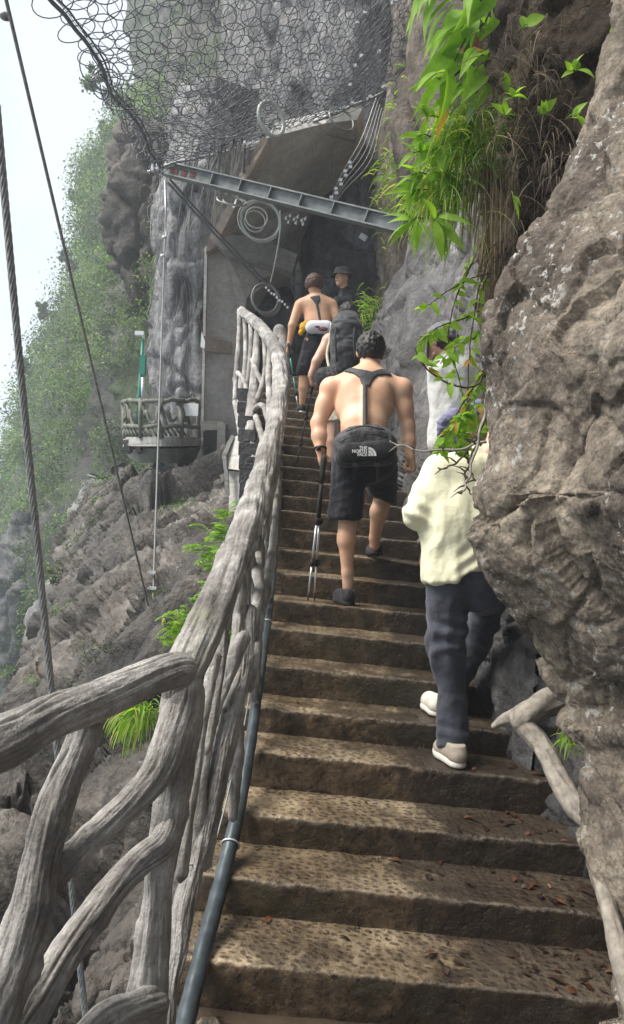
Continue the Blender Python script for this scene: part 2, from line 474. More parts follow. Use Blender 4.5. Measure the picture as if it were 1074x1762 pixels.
def bark_mat():
    k = NT('grey_weathered_bark')
    big = k.noise(5, 6, 0.6); f = k.noise(60, 6, 0.7)
    col = k.ramp(big, [(0.28, (0.10, 0.088, 0.077)), (0.5, (0.30, 0.28, 0.26)), (0.68, (0.56, 0.54, 0.51))])
    col = k.mix(0.55, col, k.ramp(f, [(0.28, 0.45), (0.5, 1.0), (0.7, 1.3)]), 'MULTIPLY')
    col = k.mix(k.ramp(k.noise(9, 6, 0.7), [(0.58, 0.0), (0.68, 0.6)]), col, (0.10, 0.085, 0.07))
    col = k.mix(k.ramp(k.noise(3.3, 5, 0.7), [(0.60, 0.0), (0.70, 0.4)]), col, (0.30, 0.30, 0.19))
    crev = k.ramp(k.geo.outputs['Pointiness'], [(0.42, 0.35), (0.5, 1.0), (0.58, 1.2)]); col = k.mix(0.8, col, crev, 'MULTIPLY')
    nb = k.bump(k.noise(22, 8, 0.72), 0.7, 0.014); nb = k.bump(k.noise(34, 6, 0.7, (1, 1, 0.2)), 0.9, 0.018, nb); nb = k.bump(k.noise(110, 5, 0.7), 0.8, 0.005, nb)
    return k.set(col, k.ramp(f, [(0.3, 0.42), (0.7, 0.8)]), nb, 0.4)


def concrete_mat(name, c, stain=0.6):
    k = NT(name)
    a = k.noise(0.8, 7, 0.65); f = k.noise(12, 7, 0.7)
    col = k.mix(1.0, c, k.ramp(a, [(0.3, 0.6), (0.7, 1.3)]), 'MULTIPLY')
    col = k.mix(0.6, col, k.ramp(f, [(0.3, 0.6), (0.7, 1.35)]), 'MULTIPLY')
    st = k.ramp(k.noise(1.7, 5, 0.6, (1, 1, 0.12)), [(0.45, 0.0), (0.65, 1.0)])
    col = k.mix(k.math('MULTIPLY', st, stain), col, tuple(x * 0.4 for x in c))
    sp = k.n('ShaderNodeSeparateXYZ'); k.l(k.geo.outputs['Position'], sp.inputs[0])
    board = k.n('ShaderNodeTexWave', wave_type='BANDS', bands_direction='Z'); board.inputs['Scale'].default_value = 1.3; board.inputs['Distortion'].default_value = 0.6
    k.l(k.geo.outputs['Position'], board.inputs['Vector'])
    nb = k.bump(k.ramp(board.outputs['Fac'], [(0.0, 0.0), (0.06, 1.0)]), 0.4, 0.01); nb = k.bump(f, 0.6, 0.02, nb)
    return k.set(col, 0.75, nb, 0.3)


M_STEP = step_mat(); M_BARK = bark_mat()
M_CONC = concrete_mat('stained_concrete', (0.50, 0.475, 0.43), 0.4)
M_CONC_S = concrete_mat('brightened_soffit_concrete', (0.62, 0.60, 0.56), 0.35)  # paler copy of the concrete, brightness painted in for the dimly lit undersides
M_CONC_L = concrete_mat('pale_concrete', (0.36, 0.345, 0.32), 0.3)
M_CONC_P = concrete_mat('pinkish_concrete_edge', (0.42, 0.34, 0.28), 0.25)
M_STEEL = plain('galvanised_steel', (0.20, 0.215, 0.21), 0.45, 0.35, 0.3, 9, 0.004)
M_ZINC = plain('pale_zinc', (0.55, 0.56, 0.56), 0.4, 0.4, 0.2, 30)
M_WIRE = plain('dark_wire', (0.135, 0.14, 0.15), 0.5, 0.3, 0.3, 20)
M_ROPE = plain('steel_rope', (0.25, 0.245, 0.235), 0.5, 0.5, 0.35, 60)
M_ROPE_L = plain('pale_steel_rope', (0.42, 0.43, 0.40), 0.5, 0.3, 0.2, 40)
M_PIPE = plain('blue_grey_pipe', (0.05, 0.062, 0.07), 0.34, 0.3, 0.45, 14, 0.002)
M_RED = plain('red_paint', (0.30, 0.08, 0.075), 0.6)
M_WHITE = plain('white_paint', (0.7, 0.7, 0.69), 0.6, 0, 0.1)
M_GREEN = plain('green_paint', (0.02, 0.20, 0.14), 0.5, 0, 0.2)
M_LEAF = leaf_mat('fresh_leaf', (0.07, 0.18, 0.02), (0.27, 0.44, 0.045), (0.46, 0.40, 0.05), 0.5, 0.62)
M_GRASS = leaf_mat('grass_blade', (0.13, 0.26, 0.03), (0.32, 0.46, 0.08), (0.42, 0.38, 0.14), 0.55)
M_FERN = leaf_mat('fern_frond', (0.10, 0.22, 0.02), (0.22, 0.38, 0.05), None, 0.5)
M_DRY = leaf_mat('dry_stalk', (0.12, 0.085, 0.05), (0.32, 0.25, 0.16), None, 0.15, 0.8)
M_SHRUB = leaf_mat('cliff_foliage', (0.020, 0.050, 0.014), (0.07, 0.125, 0.026), (0.13, 0.17, 0.04), 0.35, 0.6, 0.42)
M_ROOT = plain('grey_root', (0.22, 0.195, 0.165), 0.75, 0, 0.45, 25, 0.006)
M_MOSSLOG = plain('mossy_rail', (0.12, 0.125, 0.10), 0.8, 0, 0.4, 8)
M_ROOT_D = plain('brown_root', (0.07, 0.05, 0.038), 0.85, 0, 0.4, 40, 0.003)
M_DEADLEAF = leaf_mat('dead_leaf', (0.02, 0.012, 0.009), (0.055, 0.03, 0.019), (0.16, 0.062, 0.03), 0.1, 0.5)

# ------------------------------------------------------------------ valley and cliffs
def voff(p, x=0, y=0, z=0): return np.array(p) + (x, y, z)


def prow(*pts): return [P(*q) for q in pts]


# valley floor far below
gx, gy = np.meshgrid(np.linspace(-230, 60, 90), np.linspace(-30, 230, 90), indexing='ij')
gz = -62 + 5 * fbm(np.column_stack([gx.ravel() / 40, gy.ravel() / 40, np.zeros(gx.size)]), 4).reshape(gx.shape)
tag(mesh('valley_floor', np.stack([gx, gy, gz], -1).reshape(-1, 3), grid_faces(90, 90), M_FOREST_FLOOR), kind='structure')

# forested hillside low on the left
hc = []
for (y, d) in ((1090, 95), (1160, 80), (1260, 66), (1420, 54), (1650, 44), (2100, 36)):
    hc.append([voff(P(-420, y + 40, d), 0, 0, 0), P(-200, y + 15, d), P(-60, y, d), P(60, y + 5, d), P(150, y + 20, d * 1.02), P(300, y + 10, d * 1.05)])
o, HS, HN = rock('forest_slope', hc, 70, 70, M_FOREST_FLOOR, [('fbm', 9, 1.4), ('fbm', 3, 0.6)])
tag(o, kind='structure')

# far cliff: recedes to the left and rises behind the net
rows = [(-420, [(428, 60), (464, 42), (500, 30), (560, 22), (640, 17), (720, 14.5), (840, 13.5)]),
        (-150, [(233, 60), (289, 40), (345, 27), (430, 19), (530, 15.6), (640, 14.2), (800, 13)]),
        (50, [(223, 60), (266, 41), (315, 27), (400, 18.5), (500, 15.6), (600, 14.4), (760, 13.2)]),
        (170, [(226, 60), (258, 42), (295, 27), (365, 18), (450, 15.6), (560, 14.8), (700, 13.6)]),
        (300, [(152, 62), (198, 43), (245, 28), (300, 17.5), (345, 15.2), (460, 15.6), (690, 16)]),
        (440, [(144, 58), (178, 41), (228, 25), (285, 16.2), (345, 15.0), (440, 15.8), (690, 17)]),
        (600, [(66, 58), (121, 39), (190, 25.5), (278, 16.2), (345, 15.0), (430, 15.8), (690, 17)]),
        (760, [(24, 58), (91, 37), (180, 25.5), (275, 16.8), (345, 15.4), (430, 16), (690, 17)]),
        (950, [(-34, 55), (41, 34), (130, 24), (250, 18), (345, 16), (430, 16), (690, 17)]),
        (1180, [(-102, 53), (-6, 33), (100, 24), (230, 19), (345, 17), (430, 16.5), (690, 17)]),
        (1500, [(-162, 50), (-56, 33), (70, 24), (200, 20), (340, 18), (430, 17), (690, 17)]),
        (2100, [(-252, 48), (-116, 32), (40, 24), (180, 20), (340, 18), (430, 17), (690, 17)])]
ctrl = []
for y, r in rows:
    a = P(r[0][0], y, r[0][1])
    ctrl.append([voff(a, 14, 34, 0), voff(a, 3.5, 9, 0)] + [P(x, y, d) for x, d in r])
o, CS, CNm = rock('cliff', ctrl, 330, 200, M_CLIFF, [('fbm', 9, 0.8, (1, 1, 0.5)), ('ridge', 4.5, 0.42, (1, 1, 0.4)), ('facet', 2.2, 0.42, (1, 1, 0.45)), ('fbm', 0.9, 0.10)])
tag(o, kind='structure')

# overhang that shades the middle of the far cliff, and the mesh-covered buttress beside the gallery
ctrl = []
for y, l, m, r_, d in ((205, 222, 255, 310, 22), (250, 198, 245, 306, 21), (330, 188, 240, 300, 20.6), (420, 196, 240, 292, 20.4), (490, 214, 245, 286, 20.8), (540, 240, 258, 284, 22)):
    ctrl.append([P(l + 40, y, d + 6), P(l, y, d), P(m, y, d - 1.4), P(r_, y, d - 0.8), P(r_ + 60, y, d + 3)])
o, OS, ON = rock('cliff', ctrl, 90, 70, rock_mat('dark_brown_overhang', [(0.3, (0.02, 0.017, 0.015)), (0.5, (0.05, 0.041, 0.034)), (0.7, (0.10, 0.085, 0.07))], 0.7, 5, streak=(1.5, 0.3, 0.5), bump=0.06), [('fbm', 3, 0.3), ('facet', 1.4, 0.45, (1, 1, 0.5)), ('facet', 0.5, 0.12)]); tag(o, kind='structure')

ctrl = []
for y, l in ((150, 330), (260, 300), (330, 284), (480, 276), (640, 274), (760, 276), (860, 280)):
    ctrl.append([P(l + 30, y, 15.5), P(l, y, 13.6), P(l + 22, y, 12.9), P(l + 48, y, 12.7), P(356 if y > 420 else l + 80, y, 12.8), P(430, y, 13.8)])
o, BS, BN = rock('cliff', ctrl, 150, 70, M_MESHROCK, [('fbm', 2, 0.12), ('ridge', 0.5, 0.11, (1, 1, 0.2)), ('facet', 0.5, 0.12, (1, 1, 0.5))]); tag(o, kind='structure')

# brown rock slope falling away under the railing; its beds dip down to the left
_e1 = np.array((-0.62, -0.35, -0.70)); _e1 /= np.linalg.norm(_e1); _e2 = np.cross(_e1, (0.2, 1, 0)); _e2 /= np.linalg.norm(_e2); _e3 = np.cross(_e1, _e2)
DIP = np.stack([_e1 * 0.36, _e2, _e3])
sr = [[(-260, 1990, 2.9), (-60, 1930, 2.8), (110, 1900, 2.8), (250, 1880, 2.75), (400, 1850, 2.7)],
      [(-150, 1640, 3.7), (-20, 1600, 3.6), (110, 1570, 3.5), (240, 1540, 3.4), (420, 1500, 3.3)],
      [(-10, 1420, 4.9), (60, 1385, 4.8), (160, 1340, 4.6), (270, 1300, 4.4), (430, 1260, 4.2)],
      [(52, 1265, 6.8), (110, 1215, 6.5), (190, 1150, 6.1), (290, 1085, 5.8), (440, 1050, 5.4)],
      [(84, 1120, 9.3), (140, 1050, 9.0), (210, 980, 8.6), (300, 950, 8.2), (450, 930, 7.4)],
      [(115, 985, 12.0), (165, 915, 11.6), (230, 875, 11.2), (310, 880, 10.6), (450, 850, 9.6)],
      [(135, 905, 14.2), (180, 858, 13.6), (245, 845, 13.0), (320, 838, 12.4), (460, 790, 11.6)],
      [(160, 880, 16.5), (200, 850, 16), (260, 840, 15.6), (330, 826, 15), (470, 780, 14)]]
ctrl = []
for r in sr:
    a = P(*r[0]); b = P(*r[-1])
    ctrl.append([voff(a, 0.3, 2.2, -7), voff(a, 0.05, 0.6, -1.6)] + [P(*q) for q in r] + [voff(b, 0.6, 0, -0.5)])
o, SS, SN = rock('rock_slope', ctrl, 330, 230, M_SLOPE, [('fbm', 2.2, 0.13), ('ridge', 1.1, 0.10, DIP), ('facet', 1.0, 0.42, DIP), ('facet', 0.36, 0.15, DIP), ('facet', 0.15, 0.04), ('fbm', 0.10, 0.010)])
tag(o, kind='structure')

# pale slabs between the slope and the far cliff
ctrl = []
for y, k in ((820, 0), (880, 1), (960, 2), (1060, 3), (1180, 4), (1330, 5), (1600, 6)):
    l = (150, 128, 112, 70, 40, 10, -40)[k]; rr = (185, 250, 245, 210, 200, 190, 170)[k]
    ctrl.append([P(l + 30, y, 27), P(l, y, 21), P(l + 0.35 * (rr - l), y, 18.6), P(l + 0.7 * (rr - l), y, 18.2), P(rr, y, 17.2), P(rr + 90, y, 18.5)])
o, _, _ = rock('cliff', ctrl, 130, 80, M_SLAB, [('fbm', 3, 0.35), ('facet', 2.1, 0.5, (1, 1, 0.4)), ('facet', 0.6, 0.10)]); tag(o, kind='structure')
ctrl = []
for y, k in ((880, 0), (940, 1), (1020, 2), (1110, 3), (1180, 4), (1400, 5)):
    l = (30, 8, -30, -60, -80, -110)[k]; rr = (62, 66, 64, 60, 54, 40)[k]
    ctrl.append([P(l + 10, y, 40), P(l, y, 33), P(0.5 * (l + rr), y, 31), P(rr, y, 31.5), P(rr + 30, y, 38)])
o, _, _ = rock('cliff', ctrl, 90, 50, M_DARKROCK, [('fbm', 4, 0.5), ('facet', 2.6, 0.6, (1, 1, 0.35)), ('facet', 0.9, 0.15)]); tag(o, kind='structure')

# right-hand wall: grey slab beside the stairs
sl = [[(790, 200, 10.4), (830, 190, 9.6), (880, 180, 8.4), (960, 160, 6.4), (1060, 150, 5.2)],
      [(752, 330, 9.8), (786, 330, 8.8), (836, 320, 7.4), (930, 310, 5.6), (1060, 300, 4.5)],
      [(720, 412, 9.4), (756, 402, 8.2), (820, 395, 7.0), (930, 380, 5.0), (1050, 380, 4.0)],
      [(690, 470, 9.0), (735, 470, 7.9), (815, 480, 6.8), (930, 490, 4.9), (1040, 490, 3.9)],
      [(655, 540, 8.9), (700, 560, 7.6), (790, 590, 6.6), (910, 620, 4.8), (1000, 640, 3.8)],
      [(636, 610, 8.9), (685, 680, 7.3), (755, 740, 6.2), (880, 820, 4.6), (980, 860, 3.7)],
      [(622, 690, 8.9), (676, 760, 7.2), (748, 860, 5.7), (850, 1000, 4.35), (960, 1080, 3.6)],
      [(612, 750, 8.9), (672, 850, 7.0), (744, 980, 5.4), (836, 1170, 4.15), (950, 1290, 3.5)],
      [(605, 820, 8.9), (660, 960, 6.8), (736, 1120, 5.3), (830, 1330, 4.1), (950, 1480, 3.5)]]
ctrl = []
for r in sl:
    a = P(*r[0]); ctrl.append([voff(a, 0.7, 2.2, 0.3), voff(a, 0.12, 0.5, 0.05)] + [P(*q) for q in r])
o, LS, LN = rock('rock_face', ctrl, 200, 200, M_SLAB, [('fbm', 1.5, 0.09), ('ridge', 0.7, 0.05, (1, 1, 0.5)), ('facet', 0.5, 0.06), ('fbm', 0.12, 0.012)]); tag(o, kind='structure')

# dark wall behind the stairs, closing the hollow, and the brown cliff strip hanging above it
ctrl = []
for y, ds in ((-420, 0), (-100, 0), (100, 0), (260, 0.2), (400, 0.5), (520, 0.9), (640, 1.2), (800, 1.4)):
    w = (24, 26, 28, 14, 6, 0, -6, -20)[max(0, [-420, -100, 100, 260, 400, 520, 640, 800].index(y))]
    ctrl.append([P(640 + w, y, 17), P(646 + w, y, 12.0 + ds), P(676 + w, y, 10.2 + ds), P(715, y, 9.4 + ds), P(790, y, 8.9), P(900, y, 8.0), P(1100, y, 7)])
o, _, _ = rock('rock_face', ctrl, 150, 90, rock_mat('brown_hanging_rock', [(0.3, (0.045, 0.037, 0.03)), (0.5, (0.11, 0.09, 0.072)), (0.7, (0.2, 0.165, 0.13))], 0.8, 8, streak=(2.5, 0.2, 0.6),
               moss=(0.9, 0.6, (0.06, 0.075, 0.02)), bump=0.04), [('fbm', 2, 0.14, (1, 1, 0.4)), ('facet', 0.9, 0.2, (1, 1, 0.4)), ('fbm', 0.25, 0.03)]); tag(o, kind='structure')

ctrl = []
for y in (-100, 150, 300, 420, 520, 640, 800):
    ctrl.append([P(395, y, 17.5), P(450, y, 16.2), P(505, y, 15.2), P(560, y, 13.6), P(620, y, 13.2), P(690, y, 13.4), P(760, y, 13.4)])
o, _, _ = rock('rock_face', ctrl, 120, 90, rock_mat('streaked_cave_rock', [(0.3, (0.03, 0.03, 0.032)), (0.5, (0.075, 0.075, 0.078)), (0.7, (0.16, 0.16, 0.165))], 1.0, 8, streak=(2.5, 0.15, 0.7), bump=0.04, rough=0.5), [('ridge', 1.6, 0.22, (1, 1, 0.3)), ('facet', 0.8, 0.18, (1, 1, 0.4))]); tag(o, kind='structure')

# earth bank bound with roots, top right
er = [(-300, (760, 4.6), (800, 3.9), (880, 3.4), (990, 3.0), (1160, 2.7)), (-60, (800, 4.6), (830, 3.9), (890, 3.35), (990, 2.95), (1150, 2.65)), (120, (830, 4.5), (850, 3.8), (905, 3.25), (985, 2.9), (1110, 2.65)),
      (270, (850, 4.4), (862, 3.75), (905, 3.2), (965, 2.92), (1070, 2.7)), (390, (852, 4.3), (862, 3.7), (895, 3.25), (945, 3.0), (1050, 2.8)),
      (520, (842, 4.2), (852, 3.65), (880, 3.35), (930, 3.15), (1040, 3.0)), (680, (842, 4.0), (850, 3.6), (880, 3.4), (940, 3.25), (1040, 3.1)), (860, (850, 4.0), (862, 3.6), (890, 3.4), (950, 3.3), (1040, 3.2))]
ctrl = [[voff(P(r[1][0], r[0], r[1][1]), 0.5, 0.9, 0)] + [P(x, r[0], d) for x, d in r[1:]] for r in er]
o, ES, EN = rock('earth_bank', ctrl, 170, 110, M_SOIL, [('fbm', 0.7, 0.05), ('facet', 0.22, 0.045), ('ridge', 0.15, 0.02), ('fbm', 0.05, 0.008)]); tag(o, kind='structure')

# the big boulder bulging over the steps
bo = [(-260, 1110, 2.75), (-60, 1075, 2.72), (60, 1046, 2.68), (160, 1012, 2.64), (270, 985, 2.6), (345, 932, 2.55), (430, 882, 2.5), (520, 842, 2.45), (600, 829, 2.42), (690, 846, 2.42), (780, 838, 2.42), (850, 812, 2.42),
      (930, 838, 2.42), (985, 852, 2.44), (1040, 884, 2.46), (1100, 915, 2.48), (1160, 946, 2.5), (1215, 982, 2.52), (1255, 972, 2.45), (1300, 1003, 2.42), (1380, 1002, 2.38), (1450, 1003, 2.34), (1520, 1022, 2.3),
      (1600, 1048, 2.27), (1680, 1066, 2.24), (1780, 1090, 2.2), (1900, 1110, 2.2)]
ctrl = []
for y, x, d in bo:
    s = P(x, y, d)
    ctrl.append([voff(s, 0.9, 0.9, 0), voff(s, 0.30, 0.42, 0), voff(s, 0.06, 0.16, 0), s, P(x + 62, y, d - 0.16), P(x + 150, y, d - 0.36), P(x + 260, y, d - 0.62), P(x + 430, y, d - 0.95), P(x + 760, y, d - 1.25)])
o, BO, BON = rock('boulder', ctrl, 420, 260, M_BOULDER, [('fbm', 0.8, 0.03), ('chunk', 0.55, 0.085, (1, 1, 0.6)), ('chunk', 0.24, 0.032, (1, 1, 0.7)), ('facet', 0.4, 0.02), ('chunk', 0.07, 0.005), ('ridge', 0.12, 0.003), ('fbm', 0.04, 0.005)])
tag(o, 'huge grey brown boulder speckled with pale lichen bulging over the right side of the steps', 'boulder')

# ------------------------------------------------------------------ staircase
NOSE = [1661, 1516, 1403, 1297, 1221.5, 1147.5, 1083.7, 1033.4, 986, 946, 910.5, 879, 853.3, 825.6, 802.8, 783, 765, 749.7, 733, 719, 706, 692, 679.5]
LEFT_Y = [679, 706, 765, 850, 946, 1033, 1083, 1147, 1221, 1297, 1403, 1516, 1661]
LEFT_X = [490, 488, 487, 485, 480, 472, 466, 455, 443, 430, 410, 385, 345]
D1, DT, TILT = 2.453, 0.30, 0.056
SX0 = P(500, 1000, 4)[0]


def step_d(k): return D1 + DT * k


STEPS = []
for k in range(26):
    if k < len(NOSE):
        q = P(500, NOSE[k], step_d(k)); z = q[2]; x5 = q[0]
        xl = P(np.interp(NOSE[k], LEFT_Y, LEFT_X), NOSE[k], step_d(k))[0]
    else:
        z = STEPS[-1][1] + 0.138; x5 = STEPS[-1][2]; xl = STEPS[-1][3]
    STEPS.append((P(500, 800, step_d(k))[1], z, x5, xl))


def step_z(k, x): return STEPS[k][1] - TILT * (x - STEPS[k][2])


def ground_z(x, y):
    """height of the staircase under (x, y)"""
    k = int(np.floor((y - STEPS[0][0]) / DT + 1e-6))
    if k < 0: return step_z(0, x) - 0.14
    return step_z(min(k, len(STEPS) - 1), x)


stair = empty('staircase', (0.3, STEPS[0][0], 0), 'steep flight of wet brown concrete steps climbing between branch railing and rock', 'staircase')
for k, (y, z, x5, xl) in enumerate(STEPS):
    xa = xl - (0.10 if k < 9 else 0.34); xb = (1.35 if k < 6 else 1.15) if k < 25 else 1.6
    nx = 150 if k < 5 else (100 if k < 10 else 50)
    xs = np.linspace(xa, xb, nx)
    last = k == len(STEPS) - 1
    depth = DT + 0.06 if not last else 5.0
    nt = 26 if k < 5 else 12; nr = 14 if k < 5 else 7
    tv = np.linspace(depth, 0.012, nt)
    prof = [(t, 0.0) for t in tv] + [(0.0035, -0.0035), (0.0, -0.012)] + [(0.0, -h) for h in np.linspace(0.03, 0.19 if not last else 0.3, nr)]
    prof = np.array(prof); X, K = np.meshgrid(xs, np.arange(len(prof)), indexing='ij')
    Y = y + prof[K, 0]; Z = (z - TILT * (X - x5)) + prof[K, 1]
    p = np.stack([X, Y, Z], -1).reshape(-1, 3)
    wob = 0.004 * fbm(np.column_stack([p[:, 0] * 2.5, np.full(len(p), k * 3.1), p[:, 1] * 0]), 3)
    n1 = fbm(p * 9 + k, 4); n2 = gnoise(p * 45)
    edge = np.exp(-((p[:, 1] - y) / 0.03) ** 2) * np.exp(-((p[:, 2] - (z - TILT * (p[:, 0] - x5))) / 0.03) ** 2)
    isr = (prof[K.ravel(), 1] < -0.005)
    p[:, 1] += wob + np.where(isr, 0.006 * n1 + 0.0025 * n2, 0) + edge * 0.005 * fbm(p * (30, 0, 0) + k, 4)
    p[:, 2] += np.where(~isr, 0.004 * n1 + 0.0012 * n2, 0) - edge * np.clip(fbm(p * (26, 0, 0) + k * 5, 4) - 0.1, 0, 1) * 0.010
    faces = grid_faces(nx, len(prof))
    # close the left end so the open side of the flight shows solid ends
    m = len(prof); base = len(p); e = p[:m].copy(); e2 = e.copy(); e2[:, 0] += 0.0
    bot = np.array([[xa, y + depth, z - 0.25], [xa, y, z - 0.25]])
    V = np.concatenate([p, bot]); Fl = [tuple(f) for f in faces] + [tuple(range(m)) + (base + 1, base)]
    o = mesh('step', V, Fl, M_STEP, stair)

# landing where the photographer stands
gx, gy = np.meshgrid(np.linspace(-0.5, 1.9, 120), np.linspace(-2.5, STEPS[0][0] + 0.03, 120), indexing='ij')
q = np.stack([gx, gy, STEPS[0][1] - 0.155 - TILT * (gx - STEPS[0][2])], -1).reshape(-1, 3); q[:, 2] += 0.006 * fbm(q * 4, 4)
k = NT('wet_landing_concrete')
cc = k.ramp(k.noise(3, 7, 0.65), [(0.3, (0.035, 0.026, 0.019)), (0.6, (0.085, 0.062, 0.043)), (0.75, (0.14, 0.105, 0.07))])
k.set(cc, k.ramp(k.noise(2.2, 5, 0.6), [(0.4, 0.12), (0.62, 0.6)]), k.bump(k.noise(30, 6, 0.65), 0.5, 0.006), 0.5)
tag(mesh('path', q, grid_faces(120, 120), k.m), kind='structure')

# wall closing the side behind the boulder
ctrl = []
for y in (900, 960, 1020, 1090, 1180, 1300, 1450, 1700):
    k = (y - 500) / 1200
    ctrl.append([P(770, y, 5.4 - 1.3 * k), P(850, y, 4.7 - 1.2 * k), P(930, y, 4.1 - 1.0 * k), P(1030, y, 3.75 - 0.9 * k), P(1180, y, 3.5 - 0.9 * k), P(1400, y, 3.0 - 0.8 * k)])
o, RW, RWN = rock('rock_face', ctrl, 150, 130, M_DARKROCK, [('fbm', 0.8, 0.10), ('facet', 0.35, 0.10), ('facet', 0.12, 0.02)]); tag(o, kind='structure')

# unseen rock wall added behind the camera to block light from that side
ctrl = []
for z in (-3, 0.5, 2.5, 4.5, 6.5, 8.0):
    ctrl.append([np.array(v) for v in ((2.6, 0.6, z), (2.3, -0.8, z), (1.9, -2.2, z), (0.9, -3.4, z), (-0.4, -4.2, z), (-1.8, -5.4, z), (-3.0, -7.5, z))])
o, _, _ = rock('rock_face', ctrl, 80, 80, M_SLAB, [('fbm', 1.2, 0.12), ('facet', 0.6, 0.15)], None, (0, -1, 1.6)); tag(o, kind='structure')

# ------------------------------------------------------------------ branch railing (cast like gnarled limbs)
rail = empty('branch_railing', P(330, 1500, 2.0), 'gnarled grey branch railing running up the open left side of the steps', 'railing')
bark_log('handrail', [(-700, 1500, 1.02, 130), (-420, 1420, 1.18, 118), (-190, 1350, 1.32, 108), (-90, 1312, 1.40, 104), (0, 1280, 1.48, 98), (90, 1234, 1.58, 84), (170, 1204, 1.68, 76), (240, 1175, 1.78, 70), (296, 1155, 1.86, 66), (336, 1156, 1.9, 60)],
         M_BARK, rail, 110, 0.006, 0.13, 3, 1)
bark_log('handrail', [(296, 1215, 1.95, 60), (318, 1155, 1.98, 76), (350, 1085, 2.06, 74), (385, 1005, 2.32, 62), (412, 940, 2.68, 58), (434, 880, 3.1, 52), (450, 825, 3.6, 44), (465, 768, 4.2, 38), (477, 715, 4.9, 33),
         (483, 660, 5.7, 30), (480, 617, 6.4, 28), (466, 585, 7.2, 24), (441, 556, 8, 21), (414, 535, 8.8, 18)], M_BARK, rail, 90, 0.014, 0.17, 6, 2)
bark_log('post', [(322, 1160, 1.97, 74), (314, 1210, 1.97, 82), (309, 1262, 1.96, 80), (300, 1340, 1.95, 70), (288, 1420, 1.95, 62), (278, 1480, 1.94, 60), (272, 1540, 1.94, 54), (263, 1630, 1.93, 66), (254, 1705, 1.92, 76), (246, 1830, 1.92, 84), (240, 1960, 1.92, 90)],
         M_BARK, rail, 100, 0.007, 0.13, 3, 3)
